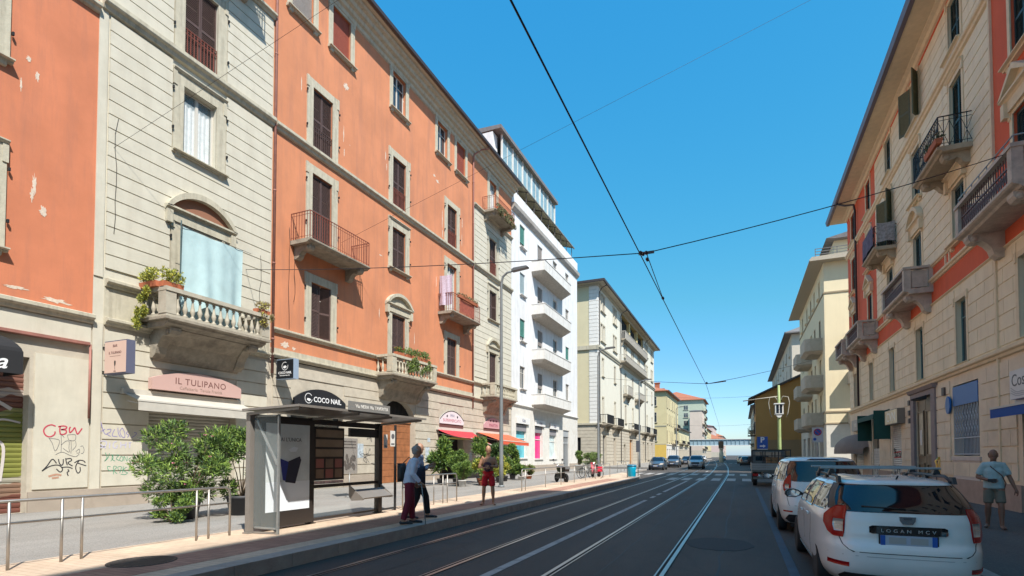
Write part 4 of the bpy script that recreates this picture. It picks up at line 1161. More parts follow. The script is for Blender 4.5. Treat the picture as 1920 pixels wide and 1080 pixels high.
# ================================================================ right side: cream and red palazzo (Y -14 .. 43.4)
RX = 7.0
RED = mat('brick red plaster', (0.66, 0.12, 0.05), 0.9, var=0.06, vscale=0.8, bump=0.15, dirt=(0.35, 0.08, 0.045), damt=0.3, streak=True)
CRR = mat('warm cream plaster', (0.83, 0.69, 0.48), 0.9, var=0.05, vscale=1.5, bump=0.25, bscale=60, dirt=(0.45, 0.35, 0.23), dscale=0.8, damt=0.35, streak=True)
TRR = mat('warm trim stone', (0.74, 0.59, 0.39), 0.9, var=0.08, vscale=4, bump=0.2)
GST = mat('grey cast stone', (0.52, 0.44, 0.36), 0.9, var=0.15, vscale=5, bump=0.3, dirt=(0.16, 0.13, 0.12), dscale=2, damt=0.5)
def right_palazzo():
    b = thing('apartment_building', 'cream and red palazzo with dark shutters and scrolled stone balconies, nearest on the right', 'building', (RX, 26, 0), PI)
    Y = lambda y: -(y-26)
    def span(a, c): return (Y(c), Y(a))
    Y0, Y1 = Y(43.4), Y(9.6)
    cols = [13.6, 18.2, 22.85, 27.5, 32.05, 36.7, 41.4]
    ww = 1.12
    bal_stone = (18.2, 27.5, 36.7, 41.4)
    bal_iron = (13.6, 22.85, 32.05)
    wins = []
    for c in cols:
        wins.append((c, 4.87, 0.95, 2.2, 'm'))
        wins.append((c, 8.25 if c in bal_stone else 9.15, ww, 2.85 if c in bal_stone else 1.95, 'l2'))
        wins.append((c, 11.95 if c in bal_iron else 12.55, ww, 2.9 if c in bal_iron else 2.25, 'l3'))
        wins.append((c, 15.85, ww, 1.95, 'l4'))
    holes = [(Y(c)-w/2, Y(c)+w/2, z, z+h) for c, z, w, h, k in wins]
    # openings at street level
    G = [(39.4, 41.9, 0.15, 3.0), (35.2, 36.8, 0.15, 3.6), (30.7, 32.45, 0.15, 3.15), (26.0, 28.3, 0.15, 4.1), (21.6, 23.85, 1.65, 4.15), (15.4, 18.75, 0.15, 3.1), (10.5, 12.9, 0.15, 3.1)]
    gh = [(Y(c), Y(a), z0, z1) for a, c, z0, z1 in G]
    EX = [(20.04, 34.95)]; RD = [(9.6, 20.04), (34.95, 43.4)]
    T = 18.3
    mb = MB()
    for a, c in EX:
        y0, y1 = span(a, c); holes_grid(mb, y0, y1, 9.15, T, holes, depth=0.22)
        courses(mb, y0+0.03, y1-0.03, 9.2, 15.3, 0.44, 0.04, [(h[0]-0.22, h[1]+0.22, h[2], h[3]+0.22) for h in holes], t=0.022)
        courses(mb, y0+0.03, y1-0.03, 15.62, 17.9, 0.44, 0.04, [(h[0]-0.22, h[1]+0.22, h[2], h[3]+0.22) for h in holes], t=0.022)
    mb.build('cream_wall', CRR, b); mb = MB()
    holes_grid(mb, Y0, Y1, 4.6, 7.62, holes, depth=0.22)
    courses(mb, Y0+0.02, Y1-0.02, 4.85, 7.55, 0.45, 0.035, [(h[0]-0.14, h[1]+0.14, h[2], h[3]+0.12) for h in holes], t=0.022, joint=1.25)
    mb.build('cream_wall', CRR, b)
    for a, c in RD:
        mb = MB(); y0, y1 = span(a, c); holes_grid(mb, y0, y1, 9.15, T, holes, depth=0.22); mb.build('red_wall', RED, b)
    mb = MB()
    holes_grid(mb, Y0, Y1, 7.62, 9.15, holes, depth=0.22)
    mb.box(0, 0.02, Y0, Y1, 17.95, 18.05)
    mb.build('red_wall', RED, b)
    mb = MB(); holes_grid(mb, Y0, Y1, 0, 4.6, gh, depth=0.35)
    courses(mb, Y0+0.02, Y1-0.02, 0.95, 4.40, 0.49, 0.035, [(h[0]-0.25, h[1]+0.25, h[2], h[3]+0.25) for h in gh], t=0.035, joint=1.5)
    mb.build('ground_floor_wall', mat('warm block stone', (0.76, 0.62, 0.45), 0.9, var=0.06, vscale=2, bump=0.25, bscale=50, dirt=(0.38, 0.29, 0.21), damt=0.4), b)
    segs = [Y0]+[v for h in sorted(gh) if h[2] < 1 for v in (h[0], h[1])]+[Y1]
    PL2 = mat('reddish plinth stone', (0.38, 0.27, 0.21), 0.85, var=0.12, bump=0.3)
    for i in range(0, len(segs), 2): MB().box(0, 0.06, segs[i]+0.01, segs[i+1]-0.01, 0, 0.86).build('plinth', PL2, b)
    mb = MB()
    def S(z0, z1, d): mb.prism(string_prof(z0, z1, d), 'y', Y0-0.02, Y1)
    S(4.50, 4.76, 0.16); S(15.32, 15.60, 0.18); S(8.42, 8.62, 0.14); S(9.06, 9.20, 0.10); S(7.60, 7.66, 0.06)
    mb.prism([(0,18.05), (0.10,18.08), (0.16,18.2), (0.3,18.25), (0.3,18.3), (0,18.3)], 'y', Y0, Y1)
    for c in cols:     # framed panels between balconies in the red band
        for s in (-1, 1):
            for q in (0.95, 1.35):
                yy = Y(c)+s*q; mb.box(0, 0.04, yy-0.05, yy+0.05, 8.64, 9.04)
    mb.build('string_course', TRR, b)
    mb = MB(); mb.box(-0.2, 1.02, Y0-0.75, Y1, 18.30, 18.36); mb.build('soffit', TRR, b)
    mb = MB(); mb.prism([(1.0,18.36), (1.02,18.50), (-6,21.2), (-12,18.5), (-12,18.36)], 'y', Y0-0.85, Y1); mb.build('roof', TILE, b)
    mb = MB(); mb.prism([(1.0,18.28), (1.16,18.30), (1.22,18.56), (1.02,18.56)], 'y', Y0-0.88, Y1); mb.build('gutter', mat('lead gutter', (0.17, 0.14, 0.17), 0.5, metal=0.3), b)
    mb = MB(); mb.box(-12, -0.001, Y0-0.002, Y0+0.3, 0, 18.3); mb.box(-12, -0.4, Y1-0.02, Y1, 0, 18.3); mb.box(-12.02, -12, Y0, Y1, 0, 18.3); mb.build('side_wall', CRR, b)
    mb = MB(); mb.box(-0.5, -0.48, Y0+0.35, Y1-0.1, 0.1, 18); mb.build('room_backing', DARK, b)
    for c, z, w, h, k in wins:
        red = any(a < c < d for a, d in RD)
        st = 'green'
        if k == 'l4' and c in (27.5,): st = 'openleaf'
        if k == 'l3' and c in (32.05,): st = 'openleaf'
        if k == 'm': st = 'plain'
        wn = window(b, Y(c), z, w, h, st, tm=TRR, bw=0.16, hood=(k in ('l3',)), sill=(k in ('l4', 'l3') and not (k == 'l3' and c in bal_iron)) or (k == 'l2' and c not in bal_stone), sillw=w+0.5, t=0.035, sm=OLIVESH if st == 'openleaf' else None, frame=mat('teal window frame', (0.10, 0.20, 0.20), 0.5) if k == 'm' else None, recess=0.16)
        if k == 'm':
            put(sill_mesh(w+0.25, TRR, 0.10, 0.08), 'sill', wn, (0.16, 0, 0))
            put(shutter_mesh(w/2-0.02, h-0.1, mat('teal louvre', (0.05, 0.11, 0.11), 0.5)), 'shutter', wn, (-0.02, 0.01, 0.05))
        if k == 'l2':
            pediment(b, Y(c), 11.50, 1.75, 0.62, m=TRR, tri=red, tymp=CRR if not red else TRR)
    # stone balconies with pierced panels
    for c in bal_stone:
        y0, y1 = Y(c)-(1.85 if c < 40 else 1.3), Y(c)+(1.85 if c < 40 else 1.3)
        d = 0.97; zs = 8.12
        mb = MB(); mb.prism([(0,0), (d-0.2,0), (d-0.15,0.06), (d-0.04,0.09), (d,0.13), (d,0.20), (0,0.20)], 'y', y0, y1)
        for a in (y0+0.25, y1-0.6): scroll_bracket(mb, a, a+0.35, 0.0, d-0.12, 0.75)
        sl = mb.build('balcony', GST, b, (0,0,zs))
        top = 1.08
        r = MB(); r.box(d-0.20, d+0.02, y0-0.02, y1+0.02, top-0.10, top)
        for a, e in ((y0-0.02, y0+0.18), (y1-0.18, y1+0.02)): r.box(0, d-0.20, a, e, top-0.10, top)
        for a, e in ((y0+0.01, y0+0.24), (y1-0.24, y1-0.01)):
            r.box(d-0.24, d-0.01, a, e, 0.20, top-0.10); r.box(0, 0.12, a, e, 0.20, top-0.1)
            r.box(0.16, d-0.28, (a+e)/2-0.04, (a+e)/2+0.04, 0.26, top-0.14)
        r.build('parapet', GST, sl)
        g = MB(); n = 22; ya, yb = y0+0.26, y1-0.26
        for i in range(n+1):
            y = ya+(yb-ya)*i/n
            g.bar((d-0.1, y, 0.20), (d-0.1, y, top-0.1), 0.02)
            if i < n: 
                g.bar((d-0.1, y, 0.32), (d-0.1, y+(yb-ya)/n, 0.62), 0.018); g.bar((d-0.1, y+(yb-ya)/n, 0.32), (d-0.1, y, 0.62), 0.018)
        g.box(d-0.12, d-0.08, ya, yb, 0.64, 0.68)
        g.build('grille', mat('brown cast iron', (0.13, 0.085, 0.085), 0.6), sl)
        if c == 18.2:
            g = MB()
            g.tube([(0.05, y0+0.08, top+0.22), (d-0.08, y0+0.08, top+0.22), (d-0.08, y1-0.08, top+0.22), (0.05, y1-0.08, top+0.22)], 0.022, 6)
            for i in range(8):
                y = y0+0.08+(y1-y0-0.16)*i/7; g.tube([(d-0.08, y, top), (d-0.08, y, top+0.22)], 0.014, 5)
            g.build('handrail', GALV, sl)
    for c in bal_iron:
        y0, y1 = Y(c)-1.4, Y(c)+1.4
        iron_balcony(b, y0, y1, 11.68, 12.86, 0.97, sm=mat('ochre grey balcony stone', (0.42, 0.34, 0.24), 0.9, var=0.12, dirt=(0.18, 0.15, 0.13), dscale=2, damt=0.5), rm=IRON, brh=0.4, pitch=0.15, ornate=True)
    # downpipe
    mb = MB(); y = Y(39.85); mb.tube([(0.14, y, 4.8), (0.14, y, 17.4), (0.2, y, 17.8), (0.62, y-0.3, 17.95), (1.05, y-0.6, 18.25)], 0.065, 8); mb.build('downpipe', GUTTER, b)
    mb = MB(); y = Y(20.0); mb.box(0.0, 0.07, y-0.05, y+0.05, 0.9, 18.0); mb.build('pilaster_strip', TRR, b)
    # shop fronts
    RS = mat('pale slatted shutter', (0.60, 0.57, 0.53), 0.5, metal=0.3, var=0.15)
    for a, c, z0, z1 in (G[0], G[1], G[2], G[5], G[6]):
        yc = (Y(a)+Y(c))/2
        if (a, c) == (35.2, 36.8): put(roller_shutter_mesh(c-a, 1.9, RS, 0.09), 'roller_shutter', b, (-0.07, yc, z0)); mb = MB(); mb.box(-0.25, -0.22, Y(c), Y(a), 2.05, z1); mb.build('shop_window', PANE, b)
        elif (a, c) == (15.4, 18.75):
            mb = MB(); mb.box(-0.3, -0.27, Y(c), Y(a), z0, z1); mb.build('shop_window', PANE, b)
            mb = MB(); mb.box(-0.27, -0.2, Y(c), Y(c)+0.08, z0, z1); mb.box(-0.27, -0.2, Y(a)-0.08, Y(a), z0, z1); mb.box(-0.27,-0.2, yc-0.05, yc+0.05, z0, z1); mb.box(-0.27, -0.1, Y(c), Y(a), z0, z0+0.75); mb.build('shop_window_frame', mat('brown shop frame', (0.06, 0.045, 0.04), 0.5), b)
        else: put(roller_shutter_mesh(c-a, z1-z0, RS, 0.10), 'roller_shutter', b, (-0.07, yc, z0))
    # graffiti on slatted shutter
    rnd = random.Random(5); mb = MB()
    for k in range(10):
        y = Y(30.9+rnd.random()*1.3); z = 0.5+rnd.random()*1.5
        stroke(mb, spline([(y+rnd.uniform(-.25,.25), z+rnd.uniform(-.2,.2)) for _ in range(4)]), 0.05, -0.040)
    for k in range(5):
        y = Y(35.5+rnd.random()*1.0); z = 0.5+rnd.random()*0.6
        stroke(mb, spline([(y+rnd.uniform(-.2,.2), z+rnd.uniform(-.2,.2)) for _ in range(4)]), 0.05, -0.040)
    mb.build('graffiti', mat('black spray', (0.03, 0.03, 0.04), 0.6), b)
    mb = MB()
    for z in (1.55, 1.8): stroke(mb, [(Y(32.3), z), (Y(31.0), z+0.05)], 0.06, -0.040)
    mb.build('graffiti', mat('red spray', (0.5, 0.06, 0.06), 0.6), b)
    # carved double door with grey surround
    DW = mat('olive brown door wood', (0.17, 0.12, 0.07), 0.5, var=0.2, vscale=5)
    GS = mat('mauve grey portal stone', (0.26, 0.21, 0.20), 0.8, var=0.08)
    yc = Y(27.15); DX = 0.14
    mb = MB()
    for s in (-1, 1):
        mb.box(0.0, 0.10, yc+s*1.15-0.0, yc+s*1.62, 0.0, 4.12); 
    mb.box(0.0, 0.098, yc-1.62, yc+1.62, 4.12, 4.48); mb.prism([(0,4.30),(0.15,4.34),(0.22,4.48),(0,4.5)], 'y', yc-1.7, yc+1.7)
    mb.build('portal_surround', GS, b)
    mb = MB(); mb.box(-0.30+DX, -0.24+DX, yc-1.15, yc+1.15, 0.15, 4.1)
    for s in (-1, 1):
        cx = yc+s*0.575
        mb.box(-0.24+DX, -0.19+DX, cx-0.55, cx+0.55, 0.2, 4.0)
        for z0, z1 in ((0.45, 1.35), (1.65, 3.55)):
            for (ya, yb_, za, zb) in ((cx-0.40, cx+0.40, z0, z0+0.07), (cx-0.40, cx+0.40, z1-0.07, z1), (cx-0.40, cx-0.33, z0+0.07, z1-0.07), (cx+0.33, cx+0.40, z0+0.07, z1-0.07)): mb.box(-0.19+DX, -0.14+DX, ya, yb_, za, zb)
    dd = mb.build('street_door', DW, b)
    mb = MB()
    for s in (-1, 1): mb.box(-0.19+DX, -0.175+DX, yc+s*0.575-0.33, yc+s*0.575+0.33, 1.72, 3.48)
    mb.build('door_panel', mat('pale etched panel', (0.42, 0.35, 0.24), 0.4, var=0.2), dd)
    mb = MB(); mb.box(-0.17+DX, -0.165+DX, yc-0.75, yc-0.48, 2.1, 2.75); mb.build('notice', WHITEP, dd)
    mb = MB(); mb.prism([(0.10,3.95),(0.45,3.95),(0.5,4.0),(0.12,4.12)], 'y', yc+0.05, yc+0.75); mb.build('door_lamp', BLACKPL, b)
    # grilled shop window with a blue roller blind behind the bars
    yc = Y(22.72); mb = MB()
    mb.box(-0.30, -0.27, yc-1.12, yc+1.12, 1.65, 4.15); mb.build('shop_window', mat('dull shop glass', (0.10, 0.11, 0.13), 0.15), b)
    mb = MB()
    for i in range(20):
        y = yc-1.1+2.2*i/19; mb.bar((-0.02, y, 1.70), (-0.02, y, 4.0), 0.014)
        if 0 < i < 19 and i % 2: 
            for z in (2.35, 2.75, 3.15): mb.bar((-0.02, y-0.08, z), (-0.02, y+0.09, z+0.2), 0.018); mb.bar((-0.02, y-0.08, z+0.4), (-0.02, y+0.09, z+0.2), 0.018)
    for z in (1.72, 2.28, 3.6, 4.0): mb.bar((-0.02, yc-1.12, z), (-0.02, yc+1.12, z), 0.035)
    mb.build('window_grille', mat('pale blue grey iron', (0.40, 0.43, 0.48), 0.5), b)
    mb = MB(); mb.box(0.0, 0.02, yc-1.1, yc+1.1, 3.42, 4.1); mb.build('blue_blind', mat('blue painted panel', (0.02, 0.13, 0.38), 0.5), b)
    mb = MB(); mb.box(0, 0.06, yc-1.25, yc+1.25, 1.50, 1.63); mb.box(0, 0.03, yc-1.15, yc+1.15, 0.12, 1.5); mb.build('window_sill_panel', mat('mauve render panel', (0.58, 0.49, 0.43), 0.8, var=0.05), b)
    mb = MB()
    pts = [(Y(24.1)+0.22*math.cos(2*PI*i/20), 3.5+0.32*math.sin(2*PI*i/20)) for i in range(20)]; mb.prism(pts, 'x', 0.04, 0.10); mb.build('blue_disc', mat('blue painted panel', (0.02, 0.13, 0.38), 0.5), b)
    mb = MB()
    for z in (3.1, 3.45, 3.9): mb.box(0.04, 0.14, Y(29.0), Y(28.75), z, z+0.22)
    mb.box(0.04, 0.1, Y(24.7), Y(24.45), 3.9, 4.2)
    mb.build('utility_box', mat('brown box', (0.09, 0.07, 0.06), 0.6), b)
    # brass door handle plate
    mb = MB(); mb.tube([(0.05, Y(25.3), 0.95), (0.12, Y(25.3), 1.0), (0.14, Y(25.3), 1.15), (0.12, Y(25.3), 1.3), (0.16, Y(25.3), 1.45), (0.05, Y(25.3), 1.6)], 0.035, 8); mb.box(0.035, 0.06, Y(25.38), Y(25.22), 0.92, 1.62)
    mb.build('gilt_ornament', mat('gilt brass', (0.75, 0.52, 0.16), 0.3, metal=0.9), b)
    return b
rp = right_palazzo()
# the next, taller building towards (and beside) the camera: casts the long shade over the stop
simple_building('apartment_building', 'taller cream building beside the camera on the right', 7.0, -45, 9.5, 20.9, CRR, side=-1, rows=((4.9, 2.2), (9.0, 2.4), (12.9, 2.4), (16.8, 2.2)), cols=12, over=0.9, gf=4.5, depth=12, shutter=GREENSH)

# ================================================================ tall cream block with balconies beyond the side street
def tall_cream():
    b = thing('apartment_building', 'tall plain cream block with rounded balconies beyond the side street on the right', 'building', (7.0, 66, 0), PI)
    Y = lambda y: -(y-66)
    PC = mat('plain cream render', (0.74, 0.63, 0.42), 0.9, var=0.03, vscale=0.7, dirt=(0.5, 0.4, 0.27), damt=0.25, streak=True)
    Y0, Y1 = Y(77), Y(55.2)
    H = 19.15
    cols = [58.4, 62.2, 65.2, 68.8, 73.5]
    wins = [(y, z, 1.2, h) for z, h in ((4.75, 2.6), (8.15, 2.6), (11.6, 2.9)) for y in cols]
    wins += [(y, 16.6, 1.0, 1.7) for y in cols]
    holes = [(Y(y)-w/2, Y(y)+w/2, z, z+h) for y, z, w, h in wins]
    gh = [(Y(y)-1.3, Y(y)+1.3, 0.15, 3.6) for y in cols]
    mb = MB(); holes_grid(mb, Y0, Y1, 4.6, H, holes, depth=0.25)
    mb.box(-16, -0.003, Y1-0.25, Y1, 4.6, H); mb.box(-16, -0.003, Y0, Y0+0.2, 0, H); mb.box(-16.1, -16, Y0, Y1, 0, H)
    mb.box(-16, -1.0, Y1-6, Y1-1.0, H, H+2.2)
    mb.build('wall', PC, b)
    mb = MB(); holes_grid(mb, Y0, Y1, 0, 4.6, gh, depth=0.35); mb.box(-16, -0.003, Y1-0.25, Y1+0.02, 0, 4.6); mb.build('ground_floor_wall', mat('pale shop render', (0.62, 0.58, 0.50), 0.85, var=0.06), b)
    mb = MB()
    for z in (4.45, 5.5, 16.3): mb.box(-16, 0.07, Y1, Y1+0.07, z, z+0.14); mb.box(0.0, 0.07, Y0, Y1, z, z+0.14)
    mb.build('string_course', mat('thin brown band', (0.33, 0.26, 0.17), 0.9), b)
    mb = MB(); mb.box(-17, 1.2, Y0-0.8, Y1+0.9, H, H+0.12); mb.prism([(1.2,H+0.12),(1.0,H+0.35),(-8,H+0.6),(-17,H+0.35),(-17,H+0.12)], 'y', Y0-0.8, Y1+0.9)
    mb.build('roof', [mat('beige eaves', (0.42, 0.36, 0.28), 0.85)], b)
    mb = MB(); mb.prism([(-1.0,H+2.2),(-0.3,H+2.3),(-8,H+4.0),(-16.5,H+2.3)], 'y', Y1-7, Y1-0.3)
    for z in (H+0.6, H+0.85, H+1.1): mb.box(-10, 0.7, Y1+0.55, Y1+0.6, z, z+0.05)
    for x in (-10, -7, -4, -1, 0.7): mb.box(x-0.03, x+0.03, Y1+0.55, Y1+0.6, H+0.35, H+1.15)
    mb.build('penthouse_roof', ROOFG, b)
    mb = MB(); mb.box(-0.55, -0.5, Y0+0.3, Y1-0.3, 0.1, H-0.1); mb.build('room_backing', DARK, b)
    for y, z, w, h in wins: window(b, Y(y), z, w, h, 'brown' if (int(y)+int(z)) % 2 else 'plain', surround=False, sill=h < 2.4, sillw=w+0.2, tm=TRR, recess=0.16)
    for zs in (4.45, 7.95, 11.4):
        for yc, L in ((58.6, 2.1), (66.8, 2.0)):
            pts = []
            d = 1.5; a, c = Y(yc)-L, Y(yc)+L
            pts = [(0,a), (d*0.7,a), (d*0.95,a+0.15), (d,a+0.4), (d,c-0.4), (d*0.95,c-0.15), (d*0.7,c), (0,c)]
            mb = MB(); mb.prism(pts, 'z', 0, 0.25)
            ins = [(0,a+0.1), (d*0.68,a+0.1), (d*0.88,a+0.22), (d-0.1,a+0.45), (d-0.1,c-0.45), (d*0.88,c-0.22), (d*0.68,c-0.1), (0,c-0.1)]
            mb.prism(pts+ins[::-1], 'z', 0.25, 1.15)
            v = [(p[0], p[1], 0) for p in pts]+[(p[0]*0.75, (p[1]-(a+c)/2)*0.85+(a+c)/2, -0.25) for p in pts]
            n = len(pts); mb.add(v, [(i, i+n, (i+1) % n+n, (i+1) % n) for i in range(n)]+[tuple(range(n, 2*n))])
            mb.build('balcony', mat('grey beige balcony render', (0.48, 0.41, 0.32), 0.9, var=0.08, dirt=(0.3, 0.25, 0.2), damt=0.4), b, (0,0,zs))
    # balconies on the face to the side street (project towards the camera side)
    for zs in (4.45, 7.95, 11.4):
        mb = MB(); mb.box(-5.5, -1.7, Y1, Y1+1.1, zs, zs+0.2); mb.box(-5.5, -1.7, Y1+1.0, Y1+1.1, zs+0.2, zs+1.1); mb.box(-5.5, -5.4, Y1, Y1+1.0, zs+0.2, zs+1.1); mb.box(-1.8, -1.7, Y1, Y1+1.0, zs+0.2, zs+1.1)
        mb.build('balcony', mat('grey beige balcony render', (0.48, 0.41, 0.32), 0.9), b)
    for i, h in enumerate(gh):
        mb = MB(); mb.box(-0.35, -0.3, h[0], h[1], h[2], h[3]); mb.build('shop_window', PANE if i % 2 else mat('grey brown shutter', (0.22, 0.19, 0.17), 0.6, var=0.2), b)
    return b
tall_cream()
gb = simple_building('apartment_building', 'greyish cream building with sloping eaves behind the tall cream block', 7.1, 90, 146, 19.9, mat('greyish cream', (0.55, 0.49, 0.40), 0.9, var=0.05), side=-1, rows=((5.2, 2.4), (9.4, 2.3), (13.4, 2.3), (17.0, 1.8)), cols=8, gf=4.4, roof=ROOFG, roofh=4, depth=14, over=0.9, shutter=BROWN)
# ================================================================ ground, tracks, markings
def asphalt(name, col, dark, scale=1.0, rough=0.85, patch=0.35):
    m = bpy.data.materials.new(name); m.use_nodes = True
    t = m.node_tree; L = t.links.new; b = t.nodes['Principled BSDF']; b.inputs['Roughness'].default_value = rough
    tc = t.nodes.new('ShaderNodeTexCoord')
    n1 = t.nodes.new('ShaderNodeTexNoise'); n1.inputs['Scale'].default_value = 0.35*scale; n1.inputs['Detail'].default_value = 8; n1.inputs['Roughness'].default_value = 0.65
    mp = t.nodes.new('ShaderNodeMapping'); mp.inputs['Scale'].default_value = (1.6, 0.35, 1); L(tc.outputs['Object'], mp.inputs[0]); L(mp.outputs[0], n1.inputs['Vector'])
    n2 = t.nodes.new('ShaderNodeTexNoise'); n2.inputs['Scale'].default_value = 45; n2.inputs['Detail'].default_value = 3; L(tc.outputs['Object'], n2.inputs['Vector'])
    v = t.nodes.new('ShaderNodeTexVoronoi'); v.inputs['Scale'].default_value = 120; L(tc.outputs['Object'], v.inputs['Vector'])
    r = t.nodes.new('ShaderNodeMapRange'); r.inputs['From Min'].default_value = 0.35; r.inputs['From Max'].default_value = 0.68; L(n1.outputs['Fac'], r.inputs['Value'])
    mx = t.nodes.new('ShaderNodeMix'); mx.data_type = 'RGBA'; mx.inputs['A'].default_value = (*col, 1); mx.inputs['B'].default_value = (*dark, 1); L(r.outputs[0], mx.inputs['Factor'])
    r2 = t.nodes.new('ShaderNodeMapRange'); r2.inputs['To Min'].default_value = 0.72; r2.inputs['To Max'].default_value = 1.28; r2.inputs['From Min'].default_value = 0.3; r2.inputs['From Max'].default_value = 0.7; L(n2.outputs['Fac'], r2.inputs['Value'])
    m2 = t.nodes.new('ShaderNodeMix'); m2.data_type = 'RGBA'; m2.blend_type = 'MULTIPLY'; m2.inputs['Factor'].default_value = 1; L(mx.outputs['Result'], m2.inputs['A']); L(r2.outputs[0], m2.inputs['B'])
    # hairline cracks
    vc = t.nodes.new('ShaderNodeTexVoronoi'); vc.feature = 'DISTANCE_TO_EDGE'; vc.inputs['Scale'].default_value = 0.45*scale
    nw = t.nodes.new('ShaderNodeTexNoise'); nw.inputs['Scale'].default_value = 2.5; L(tc.outputs['Object'], nw.inputs['Vector'])
    mw = t.nodes.new('ShaderNodeMix'); mw.data_type = 'RGBA'; mw.inputs['Factor'].default_value = 0.12; L(tc.outputs['Object'], mw.inputs['A']); L(nw.outputs['Color'], mw.inputs['B']); L(mw.outputs['Result'], vc.inputs['Vector'])
    rc = t.nodes.new('ShaderNodeMapRange'); rc.inputs['From Min'].default_value = 0.0; rc.inputs['From Max'].default_value = 0.012; rc.inputs['To Min'].default_value = 0.55; rc.inputs['To Max'].default_value = 1.0; L(vc.outputs['Distance'], rc.inputs['Value'])
    m3 = t.nodes.new('ShaderNodeMix'); m3.data_type = 'RGBA'; m3.blend_type = 'MULTIPLY'; m3.inputs['Factor'].default_value = patch; L(m2.outputs['Result'], m3.inputs['A']); L(rc.outputs[0], m3.inputs['B'])
    L(m3.outputs['Result'], b.inputs['Base Color'])
    bp = t.nodes.new('ShaderNodeBump'); bp.inputs['Strength'].default_value = 0.5; bp.inputs['Distance'].default_value = 0.01; L(v.outputs['Distance'], bp.inputs['Height']); L(bp.outputs[0], b.inputs['Normal'])
    return m
ROAD = asphalt('road asphalt', (0.086, 0.071, 0.060), (0.046, 0.038, 0.033), rough=0.75)
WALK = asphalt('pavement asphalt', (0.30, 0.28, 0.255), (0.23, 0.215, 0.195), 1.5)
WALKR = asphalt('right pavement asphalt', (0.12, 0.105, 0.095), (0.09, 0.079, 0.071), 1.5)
def paver(name, c1, c2, mort, sx, sy, rough=0.85):
    m = bpy.data.materials.new(name); m.use_nodes = True
    t = m.node_tree; L = t.links.new; b = t.nodes['Principled BSDF']; b.inputs['Roughness'].default_value = rough
    tc = t.nodes.new('ShaderNodeTexCoord'); br = t.nodes.new('ShaderNodeTexBrick')
    br.inputs['Scale'].default_value = 1; br.inputs['Brick Width'].default_value = sx; br.inputs['Row Height'].default_value = sy; br.inputs['Mortar Size'].default_value = 0.006
    br.inputs['Color1'].default_value = (*c1, 1); br.inputs['Color2'].default_value = (*c2, 1); br.inputs['Mortar'].default_value = (*mort, 1)
    L(tc.outputs['Object'], br.inputs['Vector'])
    n = t.nodes.new('ShaderNodeTexNoise'); n.inputs['Scale'].default_value = 1.3; n.inputs['Detail'].default_value = 8; L(tc.outputs['Object'], n.inputs['Vector'])
    r = t.nodes.new('ShaderNodeMapRange'); r.inputs['From Min'].default_value = 0.3; r.inputs['From Max'].default_value = 0.7; r.inputs['To Min'].default_value = 0.8; r.inputs['To Max'].default_value = 1.15; L(n.outputs['Fac'], r.inputs['Value'])
    mx = t.nodes.new('ShaderNodeMix'); mx.data_type = 'RGBA'; mx.blend_type = 'MULTIPLY'; mx.inputs['Factor'].default_value = 1; L(br.outputs['Color'], mx.inputs['A']); L(r.outputs[0], mx.inputs['B'])
    L(mx.outputs['Result'], b.inputs['Base Color'])
    bp = t.nodes.new('ShaderNodeBump'); bp.inputs['Strength'].default_value = 0.4; bp.inputs['Distance'].default_value = 0.004; L(br.outputs['Fac'], bp.inputs['Height']); bp.invert = True; L(bp.outputs[0], b.inputs['Normal'])
    return m
PAVER = paver('platform pavers', (0.60, 0.46, 0.335), (0.54, 0.41, 0.30), (0.42, 0.31, 0.22), 0.22, 0.11)
TACT = paver('tactile paving', (0.36, 0.19, 0.14), (0.42, 0.24, 0.17), (0.20, 0.11, 0.08), 0.40, 0.10)
KERB = mat('kerb granite', (0.34, 0.31, 0.28), 0.85, var=0.15, vscale=5, bump=0.3, dirt=(0.18, 0.16, 0.14), dscale=1.5, damt=0.5)

mb = MB(); mb.quad((-700,-80,0), (700,-80,0), (700,2200,0), (-700,2200,0)); structure('road', mb, ROAD)
mb = MB()
mb.prism([(-17.6,-50), (-9.26,-50), (-9.26,44), (-9.8,47), (-9.8,59.6), (-17.6,59.6)], 'z', 0, 0.15)
mb.prism([(-17.6,69.4), (-9.9,69.4), (-9.9,119.6), (-17.6,119.6)], 'z', 0, 0.15)
mb.prism([(-17.6,139.3), (-9.9,139.3), (-9.9,203), (-17.6,203)], 'z', 0, 0.15)
mb.prism([(-30,59.9), (-17.6,59.9), (-17.6,59.6), (-30,59.6)], 'z', 0, 0.15)
structure('left_pavement', mb, WALK)
mb = MB()
edge = [(-6.55,-50), (-6.55,34), (-6.75,37), (-7.3,40.5), (-8.3,43.4), (-9.2,45.0)]
mb.prism(edge+[(-9.25,45), (-9.25,-50)], 'z', 0, 0.196); structure('tram_platform', mb, PAVER)
mb = MB(); mb.prism([(-7.75,-50), (-6.95,-50), (-6.95,33), (-7.75,33)], 'z', 0.15, 0.200); structure('tactile_strip', mb, TACT)
mb = MB()
y = -50
outer = [(-6.25,-50), (-6.25,34.2), (-6.46,37.1), (-7.02,40.6), (-8.05,43.6), (-9.1,45.3)]
for i in range(len(edge)-1):
    a, b2, c, d = edge[i], edge[i+1], outer[i+1], outer[i]
    n = max(1, int((Vector(b2)-Vector(a)).length/1.0))
    for k in range(n):
        t0, t1 = k/n, (k+1)/n-0.012/max(0.3, (Vector(b2)-Vector(a)).length)
        P = lambda p, q, t: (p[0]+(q[0]-p[0])*t, p[1]+(q[1]-p[1])*t)
        mb.prism([P(a,b2,t0), P(d,c,t0), P(d,c,t1), P(a,b2,t1)], 'z', 0, 0.205)
structure('left_kerb', mb, KERB)
mb = MB()
